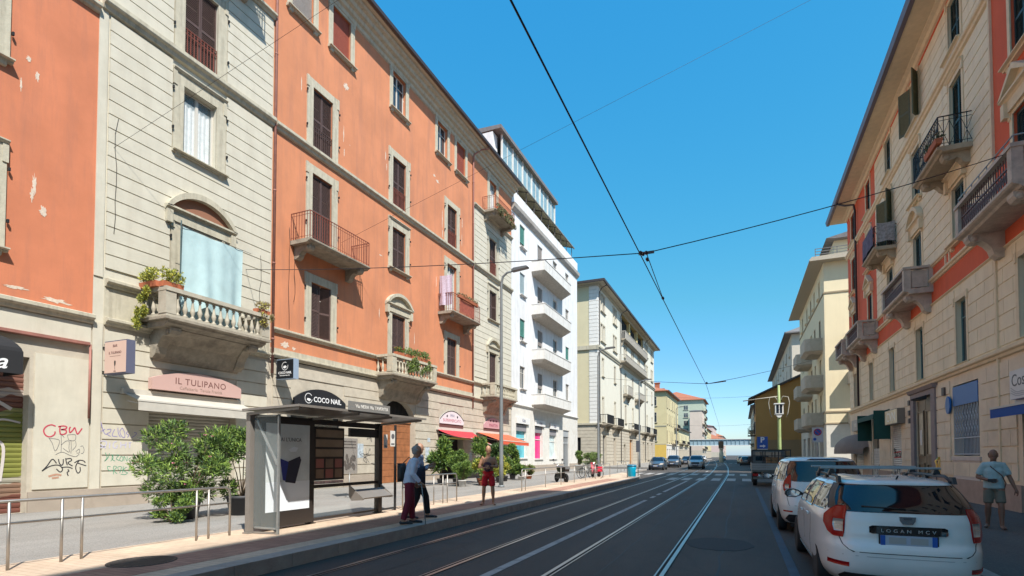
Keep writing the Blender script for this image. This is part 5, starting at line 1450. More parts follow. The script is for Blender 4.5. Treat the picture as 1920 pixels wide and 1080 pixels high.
for x, y0, y1 in ((-9.8, 45.4, 59.6), (-9.9, 69.4, 119.6), (-9.9, 139.3, 203)):
    yy = y0
    while yy < y1: mb.box(x, x+0.22, yy, min(yy+0.99, y1), 0, 0.16); yy += 1.0
structure('far_left_kerb', mb, KERB)
mb = MB()
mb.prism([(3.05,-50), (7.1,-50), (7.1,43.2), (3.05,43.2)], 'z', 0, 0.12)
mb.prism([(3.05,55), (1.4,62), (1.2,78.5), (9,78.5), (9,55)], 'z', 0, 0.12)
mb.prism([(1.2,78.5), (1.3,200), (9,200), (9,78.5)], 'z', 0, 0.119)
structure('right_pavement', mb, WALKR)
mb = MB(); yy = -20
while yy < 43: mb.box(2.85, 3.05, yy, yy+0.99, 0, 0.128); yy += 1
structure('right_kerb', mb, KERB)
# rails
RAIL = mat('polished rail steel', (0.46, 0.44, 0.42), 0.36, metal=0.9, var=0.1, vscale=2)
RAILD = mat('rail groove', (0.012, 0.011, 0.011), 0.9)
mb = MB()
ys = list(range(-20, 60, 10))+[70, 85, 100, 120, 150, 200, 300, 420]
def cx(y): return -max(0, y-45)**1.45*0.0045
for x0, s in ((-1.08, -1), (-2.53, 1), (-4.08, -1), (-5.53, 1)):
    for i in range(len(ys)-1):
        ya, yb = ys[i], ys[i+1]; ca, cb = cx(ya), cx(yb)
        def strip(o0, o1, z, mi):
            a0, a1 = sorted((x0+s*o0, x0+s*o1))
            mb.quad((a0+ca,ya,z), (a1+ca,ya,z), (a1+cb,yb,z), (a0+cb,yb,z), mi)
        strip(0.0, 0.045, 0.0045, 1); strip(-0.058, 0.0, 0.009, 0); strip(0.045, 0.068, 0.0085, 0); strip(-0.075, -0.058, 0.005, 1)
structure('tram_rails', mb, [RAIL, RAILD])
# painted markings
LINE = mat('worn road paint', (0.40, 0.38, 0.36), 0.7, var=0.15, vscale=4, dirt=(0.10, 0.10, 0.10), dscale=3.5, damt=0.9)
LINEB = mat('worn blue paint', (0.055, 0.085, 0.12), 0.75, var=0.2, vscale=3, dirt=(0.06, 0.065, 0.07), dscale=2.5, damt=0.9)
mb = MB()
def rect(x0, x1, y0, y1, z=0.006): mb.quad((x0,y0,z), (x1,y0,z), (x1,y1,z), (x0,y1,z))
rect(-3.38, -3.24, -20, 20.3); rect(-3.36, -3.22, 21.4, 22.35); rect(-3.36, -3.22, 23.1, 24.1); rect(-3.36, -3.22, 25.1, 36.3)
for i in range(6): rect(-4.80+i*0.96, -4.25+i*0.96, 37.4, 41.2)
for i in range(12): rect(-8.9+i*0.97, -8.35+i*0.97, 47.0, 51.0)
for i in range(8): rect(-3.36, -3.22, 56+i*9, 60+i*9)
for i in range(6): rect(-5.2+i*0.97, -4.65+i*0.97, 112, 116)
rect(-9.6, -5.7, 53.2, 53.5)
structure('road_markings', mb, LINE)
mb = MB(); mb.quad((0.60,-20,0.006), (0.73,-20,0.006), (0.73,30,0.006), (0.60,30,0.006)); structure('parking_line', mb, LINEB)
mb = MB()
pts = [(-0.42+0.62*math.cos(2*PI*i/28)*(1+0.06*math.sin(5*i)), 10.9+0.75*math.sin(2*PI*i/28)*(1+0.05*math.cos(3*i))) for i in range(28)]
mb.prism(pts, 'z', 0.001, 0.005); structure('asphalt_patch', mb, mat('fresh asphalt', (0.030, 0.030, 0.032), 0.8, var=0.2, vscale=20))
rnd = random.Random(8); mb = MB()
for x, y0, y1 in ((-0.35, -4, 34), (-1.9, 2, 30), (-4.8, 6, 36), (-3.0, 12, 24)):
    pts = []; y = y0
    while y < y1: pts.append((x+rnd.uniform(-.03,.03), y)); y += rnd.uniform(0.4, 1.1)
    for a, c in zip(pts, pts[1:]): mb.quad((a[0]-.012,a[1],.0022), (a[0]+.012,a[1],.0022), (c[0]+.012,c[1],.0022), (c[0]-.012,c[1],.0022))
structure('tar_seam', mb, mat('tar', (0.016, 0.016, 0.017), 0.6))
mb = MB()
for x0, x1, y0, y1 in ((-1.0, -0.15, 16, 21.5), (-5.3, -4.3, 9, 12.5), (0.0, 0.55, 13.5, 19), (-2.4, -1.3, 24, 27)): mb.quad((x0,y0,.0012), (x1,y0+.05,.0012), (x1-.03,y1,.0012), (x0,y1-.04,.0012))
structure('road_repair', mb, asphalt('repair asphalt', (0.095, 0.082, 0.072), (0.07, 0.06, 0.054)))
def cover(name, label, x, y, z, r, col):
    mb = MB(); mb.lathe([(0.001, 0.0), (r, 0.0), (r, 0.008), (r*0.93, 0.008), (r*0.92, 0.005), (0.001, 0.005)], 32, (x, y, z))
    for i in range(-6, 7):
        w = math.sqrt(max(0.01, (r*0.86)**2-(i*r/7.5)**2)); mb.box(x-w, x+w, y+i*r/7.5-0.01, y+i*r/7.5+0.01, z+0.005, z+0.009)
    tag(mb.build(name, mat('cast iron cover', col, 0.7, metal=0.3, var=0.3, vscale=10)), label, 'manhole cover')
cover('manhole_cover', 'round cast iron manhole cover set in the reddish tram platform', -7.72, 4.85, 0.198, 0.42, (0.07, 0.06, 0.055))

# ================================================================ brushed steel pedestrian railings
def railing_run(label, posts, y0, y1, x=-8.75, z0=0.17, top=0.92, ends=(True, True), group='pedestrian railings along the tram platform'):
    t = thing('pedestrian_railing', label, 'railing', (x, (y0+y1)/2, z0), 0, group)
    Yl = lambda y: y-(y0+y1)/2
    mb = MB()
    e0, e1 = Yl(y0), Yl(y1)
    top_pts = []
    if ends[0]: top_pts += [(0,e0,0), (0,e0,top-0.10), (0,e0+0.03,top-0.03), (0,e0+0.10,top)]
    else: top_pts += [(0,e0,top)]
    if ends[1]: top_pts += [(0,e1-0.10,top), (0,e1-0.03,top-0.03), (0,e1,top-0.10), (0,e1,0)]
    else: top_pts += [(0,e1,top)]
    mb.tube(top_pts, 0.021, 8); mb.build('top_rail', STEEL, t)
    mb = MB(); mb.tube([(0,e0,top-0.29), (0,e1,top-0.29)], 0.018, 6); mb.build('mid_rail', STEEL, t)
    me = cached(('post', top), lambda: MB().tube([(0,0,0), (0,0,top-0.015)], 0.019, 8).lathe([(0.05,0),(0.05,0.012)], 10).mesh('post', STEEL))
    for y in posts: put(me, 'post', t, (0, Yl(y), 0))
    return t
railing_run('long brushed steel railing left of the tram shelter with pairs of posts', [-3.4, -1.6, -1.36, 0.4, 0.64, 2.4, 2.64, 3.8, 4.39, 4.64, 6.4, 6.63], -4.5, 7.06, ends=(False, True))
railing_run('short brushed steel railing behind the two standing people', [12.4, 13.8, 14.33, 14.6], 12.2, 15.2, x=-8.5)
railing_run('long far steel railing between the florist and the blue bin', [20.8, 23.3, 25.6, 27.9, 30.2, 32.4, 34.4], 20.4, 36.4, x=-8.35)
railing_run('farthest steel railing past the blue bin', [47.5, 49, 50.5], 46, 52, x=-9.9)

# ================================================================ tram shelter
def shelter():
    t = thing('tram_shelter', 'brown framed glass tram shelter with sloping roof, poster box and tilted seat', 'tram shelter', (-8.65, 9.35, 0.2))
    DKB = mat('dark bronze frame', (0.055, 0.045, 0.04), 0.45, metal=0.4)
    GRB = mat('grey bronze frame', (0.26, 0.235, 0.21), 0.5, metal=0.35, var=0.08)
    Y = lambda y: y-9.35
    GL = CLEAR
    for y, m, w in ((7.40, GRB, 0.052), (8.97, DKB, 0.05), (11.33, DKB, 0.07)):
        mb = MB(); mb.box(-w, w, Y(y)-w, Y(y)+w, 0, 2.30); mb.box(-w-0.03, w+0.03, Y(y)-w-0.03, Y(y)+w+0.03, 0, 0.02); mb.build('post', m, t)
    mb = MB(); mb.box(-0.04, 0.04, Y(7.48), Y(11.26), 2.16, 2.28); mb.box(-0.035, 0.035, Y(9.02), Y(11.26), 0.76, 0.83); mb.box(-0.03, 0.03, Y(9.02), Y(11.26), 0.06, 0.10); mb.build('cross_rail', DKB, t)
    # roof: one wing-shaped sheet rising to the front edge
    prof = [(-0.05, 2.33), (0.5, 2.32), (1.0, 2.345), (1.33, 2.375), (1.33, 2.395), (1.0, 2.365), (0.5, 2.345), (-0.05, 2.36)]
    mb = MB(); mb.prism(prof[::-1], 'y', Y(7.28), Y(11.45)); rf = mb.build('roof', mat('smoked roof panel', (0.11, 0.09, 0.075), 0.3, alpha=0.8, var=0.1), t)
    mb = MB(); mb.box(1.33, 1.36, Y(7.26), Y(11.47), 2.365, 2.41); mb.bar((-0.05, Y(7.26), 2.345), (1.33, Y(7.26), 2.385), 0.03, 0.04)
    for y in (7.34, 8.97, 10.1, 11.33): mb.bar((0, Y(y), 2.27), (1.3, Y(y), 2.345), 0.04, 0.05)
    mb.build('roof_edge', GRB, rf)
    mb = MB(); mb.box(1.365, 1.385, Y(8.55), Y(9.92), 2.40, 2.585); fa = mb.build('name_board', mat('grey name board', (0.20, 0.195, 0.185), 0.5), t)
    text('lettering', 'Via NERA Via TAVERITA', 0.105, WHITEP, fa, (1.388, Y(9.3), 2.49), ext=0.002, bold=0.002)
    # end glass with steel edge
    mb = MB(); mb.quad((0.09, Y(7.42), 0.12), (0.62, Y(7.50), 0.12), (0.62, Y(7.50), 2.22), (0.09, Y(7.42), 2.22)); eg = mb.build('end_glass', mat('end screen glass', (0.75, 0.86, 0.84), 0.03, spec=0.7, alpha=0.13), t)
    mb = MB(); mb.box(0.61, 0.65, Y(7.48), Y(7.52), 0.0, 2.26); mb.box(0.08, 0.62, Y(7.44), Y(7.48), 2.22, 2.25); mb.box(0.08, 0.62, Y(7.44), Y(7.48), 0.09, 0.12)
    mb.bar((0.12, Y(7.46), 2.15), (0.60, Y(7.50), 1.30), 0.035)
    mb.build('end_glass_frame', GALV, eg)
    # poster box
    mb = MB(); mb.box(-0.10, 0.12, Y(7.56), Y(8.90), 0.05, 2.22); pb = mb.build('poster_box', DKB, t)
    # advert: pale sheet with a plain carton shape and a heading bar
    mb = MB(); mb.box(0.12, 0.128, Y(7.66), Y(8.80), 0.36, 2.12, 0)
    x = 0.131
    mb.quad((x,Y(7.66),0.36), (x,Y(8.80),0.36), (x,Y(8.80),0.95), (x,Y(7.66),0.95), 1)
    x = 0.133
    mb.prism([(Y(8.0),1.42),(Y(8.22),1.35),(Y(8.20),0.95),(Y(8.08),0.98)], 'x', 0.129, x, 2)
    mb.prism([(Y(8.22),1.36),(Y(8.52),1.46),(Y(8.56),1.38),(Y(8.40),0.90),(Y(8.14),0.94)], 'x', 0.129, x+0.002, 3)
    mb.prism([(Y(8.22),1.60),(Y(8.36),1.66),(Y(8.48),1.64),(Y(8.42),1.56),(Y(8.28),1.55)], 'x', 0.129, x, 1)
    mb.build('poster', [mat('grey poster', (0.62, 0.66, 0.66), 0.4, var=0.15, vscale=2), mat('pale blue poster', (0.75, 0.80, 0.85), 0.4), mat('indigo print', (0.03, 0.04, 0.22), 0.4), mat('dark print', (0.03, 0.03, 0.05), 0.4)], pb)
    text('heading', 'HAI L’UNICA', 0.11, mat('grey print', (0.12, 0.12, 0.13), 0.5), pb, (0.132, Y(8.25), 1.80), ext=0.001)
    # route panel
    mb = MB(); mb.box(-0.03, 0.0, Y(9.06), Y(10.03), 0.92, 2.12, 0)
    for i in range(3):
        for j in range(2): mb.box(0.0, 0.006, Y(9.12+0.30*i), Y(9.36+0.30*i), 0.97+0.23*j, 1.17+0.23*j, 1+((i+j) % 2))
    for j in range(3): mb.box(0, 0.006, Y(9.11), Y(9.98), 1.45+0.22*j, 1.62+0.22*j, 3)
    mb.build('route_panel', [DKB, mat('faded brown card', (0.20, 0.13, 0.09), 0.5, var=0.2), mat('faded red card', (0.30, 0.11, 0.09), 0.5), mat('tinted card', (0.26, 0.19, 0.13), 0.5, var=0.15)], t)
    mb = MB(); mb.box(0.0, 0.012, Y(9.02), Y(10.0), 0.84, 0.91); mb.build('sticker_band', mat('white red sticker', (0.62, 0.45, 0.44), 0.5, var=0.4, vscale=9), t)
    mb = MB(); mb.quad((0,Y(9.04),0.12), (0,Y(11.26),0.12), (0,Y(11.26),2.14), (0,Y(9.04),2.14)); mb.build('back_glass', mat('back screen glass', (0.8, 0.88, 0.86), 0.03, spec=0.7, alpha=0.10), t)
    mb = MB(); mb.box(-0.03, 0.03, Y(10.2), Y(11.26), 1.93, 2.14); mb.build('display_box', BLACKPL, t)
    # tilted seat on two triangular cheeks
    mb = MB(); mb.prism([(0.10,0.62), (0.42,0.44), (0.44,0.47), (0.12,0.66)], 'y', Y(10.2), Y(11.35)); st = mb.build('seat', GRB, t)
    for y in (10.18, 11.33):
        mb = MB(); mb.prism([(0.02,0.78), (0.46,0.46), (0.44,0.42), (0.10,0.40), (0.02,0.50)], 'y', Y(y), Y(y)+0.025); mb.build('seat_bracket', GRB, st)
    # side panel with stop post and timetables
    mb = MB(); mb.box(-0.02, 0.02, Y(12.03), Y(12.09), 0, 2.30); mb.box(-0.02, 0.02, Y(11.4), Y(12.03), 0.06, 0.09)
    mb.build('stop_post', BLACKPL, t)
    for y, z, w, h in ((11.93, 1.93, 0.20, 0.42), (11.62, 1.85, 0.15, 0.36)):
        mb = MB(); mb.box(0.0, 0.012, Y(y)-w/2, Y(y)+w/2, z-h/2, z+h/2); s = mb.build('timetable', WHITEP, t)
        mb = MB(); n = 20
        if w > 0.18: mb.prism([(Y(y)+0.07*math.cos(2*PI*i/n), z+0.06+0.07*math.sin(2*PI*i/n)) for i in range(n)], 'x', 0.012, 0.016)
        mb.box(0.012, 0.015, Y(y)-w*0.35, Y(y)+w*0.35, z-h*0.4, z-h*0.3); mb.build('timetable_print', mat('grey print', (0.12, 0.12, 0.13), 0.5), s)
    mb = MB(); mb.bar((0.1, Y(7.42), 0.02), (0.62, Y(7.50), 0.02), 0.03); mb.build('foot_rail', GRB, t)
shelter()
# poster stand on the pavement behind the shelter
t = thing('poster_stand', 'grey concert poster board on a thin metal stand behind the shelter glass', 'poster board', (-13.2, 15.6, 0.15))
mb = MB(); mb.tube([(0,0,0), (0,0,0.9)], 0.02, 6); mb.lathe([(0.16,0),(0.16,0.03),(0.03,0.04)], 12); mb.build('stand', GALV, t)
mb = MB(); mb.box(-0.015, 0.015, -0.42, 0.42, 0.85, 2.15); mb.build('board', mat('grey poster stock', (0.26, 0.235, 0.21), 0.6), t)
mb = MB(); rnd = random.Random(4)
for k in range(14):
    y, z = rnd.uniform(-0.3, 0.3), rnd.uniform(1.05, 1.5); mb.prism([(y+0.07*math.cos(a*PI/4), z+0.12*math.sin(a*PI/4)) for a in range(8)], 'x', 0.016+k*0.0005, 0.0175+k*0.0005)
for z in (2.02, 1.92, 1.80): mb.box(0.015, 0.017, -0.33, 0.33, z-0.02, z+0.03)
mb.build('print', mat('dark poster print', (0.10, 0.085, 0.075), 0.6, var=0.3, vscale=9), t)

# ================================================================ street lamps, poles, signs
def street_lamp(label, x, y, h=10.3):
    t = thing('street_lamp', label, 'street lamp', (x, y, 0.15), 0, 'grey hooked street lamps on the left pavement')
    mb = MB(); mb.tube([(0,0,0), (0,0,1.2), (0,0,h-0.5), (0.08,0,h-0.15), (0.30,0,h+0.02), (0.62,0,h+0.07)], [0.11, 0.10, 0.06, 0.055, 0.05, 0.045], 12); mb.lathe([(0.16,0),(0.16,0.06),(0.12,0.1)], 12); mb.build('pole', mat('grey green lamp paint', (0.20, 0.215, 0.22), 0.5, metal=0.2, var=0.08), t)
    mb = MB(); mb.prism([(0.58,h+0.03), (1.35,h+0.10), (1.42,h+0.14), (1.35,h+0.20), (0.7,h+0.18), (0.58,h+0.12)], 'y', -0.14, 0.14); mb.build('lamp_head', mat('lamp head grey', (0.12, 0.125, 0.13), 0.5), t)
street_lamp('tall grey hooked street lamp rising beside the red shop awnings', -10.6, 23.3)
street_lamp('grey street lamp standing in front of the cream corner building quoins', -10.6, 42.2, 10.0)
street_lamp('farther grey street lamp by the blue litter bin', -10.6, 61.0, 9.9)
street_lamp('distant grey street lamp before the yellow building', -10.6, 98.0, 9.9)

t = thing('lamp_pole', 'pale green iron pole carrying a white lantern with curled brackets', 'lamp pole', (3.15, 54.0, 0.12))
mb = MB(); mb.tube([(0,0,0), (0,0,2.5), (0,0,6.0), (0,0,7.9)], [0.17, 0.15, 0.13, 0.09], 12); mb.lathe([(0.24,0),(0.24,0.25),(0.17,0.3)], 12); mb.build('pole', mat('yellow green pole paint', (0.30, 0.37, 0.15), 0.6, var=0.15, vscale=2), t)
mb = MB(); mb.box(-0.42, 0.42, -0.42, 0.42, 6.15, 6.25); mb.box(-0.36, 0.36, -0.36, 0.36, 5.25, 5.32); mb.prism([(-0.3,5.25),(0.3,5.25),(0.1,4.95),(-0.1,4.95)], 'y', -0.3, 0.3); lt = mb.build('lantern', mat('lantern white metal', (0.62, 0.62, 0.6), 0.5), t)
mb = MB()
for sx in (-1, 0, 1):
    for sy in (-1, 1): mb.box(sx*0.3-0.03, sx*0.3+0.03, sy*0.33-0.03, sy*0.33+0.03, 5.3, 6.18); mb.box(sy*0.33-0.03, sy*0.33+0.03, sx*0.3-0.03, sx*0.3+0.03, 5.3, 6.18) if sx == 0 else None
mb.build('lantern_bars', WHITEP, lt)
mb = MB(); mb.box(-0.24, 0.24, -0.24, 0.24, 5.32, 6.14); mb.build('lantern_glass', mat('dark lantern glass', (0.03, 0.04, 0.06), 0.1), lt)
mb = MB()
for s in (-1, 1): mb.tube([(0.08*s,0,6.5), (0.35*s,0,6.9), (0.75*s,0,6.8), (0.85*s,0,6.3), (0.72*s,0,5.4), (0.6*s,0,5.0)], 0.04, 6)
mb.tube([(0,0,6.9), (-1.5,0,6.75), (-3.0,0,6.58)], 0.05, 6)
mb.build('bracket', mat('cream bracket paint', (0.34, 0.31, 0.25), 0.6), t)

def sign_post(name, label, cat, x, y, z0, h, r=0.03):
    t = thing(name, label, cat, (x, y, z0))
    mb = MB(); mb.tube([(0,0,0), (0,0,h)], r, 8); mb.build('post', GALV, t)
    return t
BLUE = mat('sign blue', (0.015, 0.09, 0.42), 0.4); WH = mat('sign white', (0.75, 0.76, 0.78), 0.4)
t = sign_post('parking_sign', 'blue parking sign with white P and arrow standing behind the flatbed truck', 'road sign', 1.42, 44.0, 0.0, 3.05)
mb = MB(); mb.box(-0.36, 0.36, -0.06, -0.04, 2.15, 3.05); s = mb.build('sign_plate', BLUE, t)
mb = MB(); mb.box(-0.36, 0.36, -0.065, -0.04, 1.93, 2.13); sp = mb.build('sub_plate', WH, t)
text('letter', 'P', 0.55, WH, s, (0, -0.063, 2.80), rot=(PI/2,0,0), bold=0.02)
mb = MB(); mb.box(-0.18, 0.05, -0.063, -0.06, 2.30, 2.40); mb.prism([(0.05,2.22),(0.22,2.35),(0.05,2.48)], 'y', -0.063, -0.06); mb.build('arrow', WH, s)
text('lettering', 'AUTO', 0.12, mat('grey print', (0.12, 0.12, 0.13), 0.5), sp, (0, -0.067, 2.03), rot=(PI/2,0,0))
t = sign_post('no_parking_sign', 'white no parking sign with red ringed blue disc left of the domed awning', 'road sign', 3.77, 33.0, 0.12, 3.1, 0.04)
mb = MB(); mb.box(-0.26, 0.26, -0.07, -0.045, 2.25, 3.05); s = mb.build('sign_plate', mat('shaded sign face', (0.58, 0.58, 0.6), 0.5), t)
mb = MB(); mb.lathe([(0.001,-0.078),(0.19,-0.078),(0.19,-0.07)], 24, (0,0,2.80), 0, False, 'y'); mb.v = [(v[0], v[1], v[2]) for v in mb.v]
mb.build('red_ring', mat('sign red', (0.45, 0.02, 0.03), 0.4), s)
mb = MB(); mb.lathe([(0.001,-0.083),(0.145,-0.083),(0.145,-0.078)], 24, (0,0,2.80), 0, False, 'y'); mb.build('blue_disc', BLUE, s)
mb = MB(); mb.bar((-0.11,-0.086,2.91), (0.11,-0.086,2.69), 0.04, 0.006, up=(0,1,0)); mb.build('red_bar', mat('sign red', (0.45, 0.02, 0.03), 0.4), s)
mb = MB(); mb.lathe([(0.001,-0.078),(0.08,-0.078),(0.08,-0.07)], 16, (-0.14,0,2.42), 0, False, 'y'); mb.build('small_disc', BLUE, s)
t = sign_post('stop_post', 'thin grey post with a small dark board beside the blue bin', 'sign post', -6.75, 38.2, 0.2, 2.6, 0.03)
mb = MB(); mb.box(-0.13, 0.13, -0.03, 0.03, 1.7, 2.5); mb.build('board', mat('slate board', (0.07, 0.08, 0.10), 0.5), t)

# litter bin
t = thing('litter_bin', 'bright blue plastic litter bin at the end of the tram platform', 'litter bin', (-6.72, 35.7, 0.2))
CY = mat('cyan blue plastic', (0.0, 0.33, 0.52), 0.4, var=0.1)
mb = MB(); mb.lathe([(0.24,0.05),(0.25,0.06),(0.29,0.62),(0.30,0.70),(0.27,0.70),(0.26,0.60)], 20); bd = mb.build('body', CY, t)
mb = MB(); mb.lathe([(0.31,0.70),(0.32,0.74),(0.31,0.80),(0.24,0.84),(0.001,0.86)], 20); mb.build('rim', mat('dark blue rim', (0.01, 0.13, 0.22), 0.4), bd)
mb = MB(); mb.box(0.262, 0.285, -0.06, 0.06, 0.38, 0.50); mb.build('badge', WH, bd)
mb = MB(); mb.tube([(-0.3,0,0), (-0.3,0,0.95)], 0.03, 8); mb.build('post', GALV, t)

# ================================================================ wires
WIRE = mat('overhead wire', (0.015, 0.015, 0.025), 0.6)
def wire(name, label, cat, pts, r=0.012, group=None):
    mb = MB(); mb.tube(pts, r, 5); return tag(mb.build(name, WIRE), label, cat, group)
def sag(a, b, s, n=10):
    a, b = Vector(a), Vector(b)
    return [a+(b-a)*i/n+Vector((0,0,-s*4*(i/n)*(1-i/n))) for i in range(n+1)]
wire('contact_wire', 'thick black tram contact wire running down the street from the top edge', 'overhead wire', [(-1.8,-8,5.62), (-1.8,11.3,5.66), (-1.8,32,5.64), (-2.5,65,5.64), (-2.85,80,5.64), (-5.2,140,5.6), (-12,240,5.6)], 0.0105)
t = thing('span_wire', 'black span wire crossing the street with clamps where it meets the contact wire', 'overhead wire', (-1.8, 11.34, 5.95))
mb = MB()
O = Vector((-1.8, 11.34, 5.95))
for P in (Vector((-17.45,14.62,8.83)), Vector((6.98,17.4,9.55))):
    mb.tube([p-O for p in sag(O, P, 0.12)], 0.011, 5)
mb.build('wire', WIRE, t)
mb = MB(); mb.tube([(0,-0.7,-0.26), (0,-0.35,-0.14), (0,0,0.0), (0,0.9,-0.10), (0,2.6,-0.28)], 0.009, 5); mb.build('hanger', WIRE, t)
mb = MB()
for y, z in ((-0.7,-0.25), (-0.45,-0.18), (0,0), (0.12,-0.10), (2.55,-0.27)): mb.lathe([(0.012,-0.07),(0.035,-0.04),(0.035,0.04),(0.012,0.07)], 8, (0,y,z), 0, True, 'y')
mb.obox((0,0,0), (0.16,0,0), (0,0.02,0), (0,0,0.025)); mb.build('clamp', mat('brown insulator', (0.07, 0.04, 0.045), 0.4), t)
t = thing('span_wire', 'second span wire farther down the street with a long dark insulator', 'overhead wire', (-1.8, 32.3, 5.75))
mb = MB(); O = Vector((-1.8, 32.3, 5.75))
for P in (Vector((-17.4,64.0,11.4)), Vector((6.0,52,9.9))): mb.tube([p-O for p in sag(O, P, 0.1)], 0.014, 5)
mb.build('wire', WIRE, t)
mb = MB(); mb.tube([(0.0,0,0), (0.5,1.3,0.22), (0.95,2.5,0.42)], [0.02,0.035,0.035], 6); mb.lathe([(0.02,-0.1),(0.06,-0.05),(0.06,0.05),(0.02,0.1)], 8, (0,0,0.05), 0, True, 'y'); mb.build('clamp', mat('brown insulator', (0.07, 0.04, 0.045), 0.4), t)
wire('span_wire', 'far span wire crossing the street above the railway bridge', 'overhead wire', sag((-17.4,96,12.5), (6.0,90,11.0), 0.7), 0.016)
wire('span_wire', 'lower far span wire crossing just above the bridge girder', 'overhead wire', sag((-17.4,132,9.3), (2.0,128,8.4), 0.5), 0.016)
def through(A, P, X):
    A, P = Vector(A), Vector(P); t = (X-A.x)/(P.x-A.x); return A+(P-A)*t
A1 = (-17.46, 9.87, 11.04)
wire('service_cable', 'very thin cable rising from the near cream bay out of the top of the frame', 'cable', [A1, through(A1, (-11.00, 11.99, 14.97), 6.9)], 0.005)
A2 = (-17.46, 19.91, 11.83)
wire('service_cable', 'very thin cable from the orange wall across the sky to upper right', 'cable', [A2, through(A2, (3.00, 26.08, 21.60), 6.9)], 0.006)
# ================================================================ vehicles
def interp_rows(rows, z):
    if z <= rows[0][0]: return rows[0][1:]
    for i in range(len(rows)-1):
        if rows[i][0] <= z <= rows[i+1][0]:
            p0, p1, p2, p3 = rows[max(i-1,0)], rows[i], rows[i+1], rows[min(i+2,len(rows)-1)]
            h = p2[0]-p1[0]; t = (z-p1[0])/h
            out = []
            for k in range(1, len(p1)):
                m1 = (p2[k]-p0[k])/(p2[0]-p0[0]) if p2[0] != p0[0] else 0
                m2 = (p3[k]-p1[k])/(p3[0]-p1[0]) if p3[0] != p1[0] else 0
                d = (p2[k]-p1[k])/h
                if d*m1 <= 0: m1 = 0
                if d*m2 <= 0: m2 = 0
                if abs(m1) > 3*abs(d): m1 = 3*d
                if abs(m2) > 3*abs(d): m2 = 3*d
                t2, t3 = t*t, t*t*t
                out.append((2*t3-3*t2+1)*p1[k]+(t3-2*t2+t)*h*m1+(-2*t3+3*t2)*p2[k]+(t3-t2)*h*m2)
            return out
    return rows[-1][1:]
class Shell:
    """car body as stacked plan outlines: rows of (z, half width, rear y, front y, rear squareness, front squareness)"""
    def __init__(s, rows, yc=0.0): s.rows = rows; s.yc = yc
    def pt(s, t, z):
        w, yr, yf, nr, nf = interp_rows(s.rows, z)
        c, sn = math.cos(t), math.sin(t)
        n = nf if sn > 0 else nr
        x = w*math.copysign(abs(c)**(2/n), c)
        y = s.yc+((yf-s.yc) if sn > 0 else (s.yc-yr))*math.copysign(abs(sn)**(2/n), sn)
        return Vector((x, y, z))
    def rear(s, x, z):
        w, yr, yf, nr, nf = interp_rows(s.rows, z)
        return Vector((x, s.yc-(s.yc-yr)*max(0, 1-abs(x/w)**nr)**(1/nr), z))
    def front(s, x, z):
        w, yr, yf, nr, nf = interp_rows(s.rows, z)
        return Vector((x, s.yc+(yf-s.yc)*max(0, 1-abs(x/w)**nf)**(1/nf), z))
    def side(s, y, z, sg):
        w, yr, yf, nr, nf = interp_rows(s.rows, z)
        if y < s.yc: r = min(1, (s.yc-y)/(s.yc-yr)); n = nr
        else: r = min(1, (y-s.yc)/(yf-s.yc)); n = nf
        return Vector((sg*w*max(0, 1-r**n)**(1/n), y, z))
    def body(s, zs, nt=112):
        mb = MB(); n = nt
        for z in zs:
            for k in range(n):
                mb.v.append(tuple(s.pt(2*PI*(k+0.5)/n, z)))
        for i in range(len(zs)-1):
            for k in range(n):
                k2 = (k+1) % n
                mb.f.append((i*n+k, i*n+k2, (i+1)*n+k2, (i+1)*n+k)); mb.m.append(0); mb.s.append(True)
        mb.f.append(tuple(range(n-1, -1, -1))); mb.m.append(0); mb.s.append(False)
        mb.f.append(tuple((len(zs)-1)*n+k for k in range(n))); mb.m.append(0); mb.s.append(True)
        return mb
def patch(fn, rows, off=0.004, m=8, sub=3, skirt=0.012, mb=None, mi=0):
    """rows: (b, a0, a1): a curved panel following fn(a, b), raised by off, with a turned-in edge"""
    mb = mb or MB()
    R_ = []
    for i in range(len(rows)-1):
        for k in range(sub):
            t = k/sub; R_.append([rows[i][j]+(rows[i+1][j]-rows[i][j])*t for j in range(3)])
    R_.append(list(rows[-1]))
    e = 1e-3
    def P(a, b, o):
        p = fn(a, b); da = fn(a+e, b)-fn(a-e, b); db = fn(a, b+e)-fn(a, b-e)
        n = da.cross(db)
        n = n.normalized() if n.length > 1e-12 else Vector((0,0,1))
        c = Vector((p.x, p.y, 0))
        if n.dot(c) < 0: n = -n
        return p+n*o
    base = len(mb.v); N = len(R_); M = m+1
    for b, a0, a1 in R_:
        for j in range(M): mb.v.append(tuple(P(a0+(a1-a0)*j/m, b, off)))
    for i in range(N-1):
        for j in range(m):
            mb.f.append((base+i*M+j, base+i*M+j+1, base+(i+1)*M+j+1, base+(i+1)*M+j)); mb.m.append(mi); mb.s.append(True)
    ring = [(0,j) for j in range(M)]+[(i,M-1) for i in range(1,N)]+[(N-1,j) for j in range(M-2,-1,-1)]+[(i,0) for i in range(N-2,0,-1)]
    b2 = len(mb.v)
    for i, j in ring:
        b, a0, a1 = R_[i]; mb.v.append(tuple(P(a0+(a1-a0)*j/m, b, off-skirt)))
    L = len(ring)
    for k in range(L):
        k2 = (k+1) % L
        mb.f.append((base+ring[k][0]*M+ring[k][1], base+ring[k2][0]*M+ring[k2][1], b2+k2, b2+k)); mb.m.append(mi); mb.s.append(False)
    return mb
def carpaint(name, col, rough=0.25):
    return mat(name, col, rough, coat=0.6, spec=0.5, var=0.03, vscale=1.5, dirt=tuple(c*0.8 for c in col), dscale=1.2, damt=0.35)
CARGL = mat('car glass', (0.008, 0.010, 0.014), 0.03, spec=0.9)
REDL = mat('red tail lamp', (0.36, 0.004, 0.004), 0.25, coat=0.15, spec=0.3)
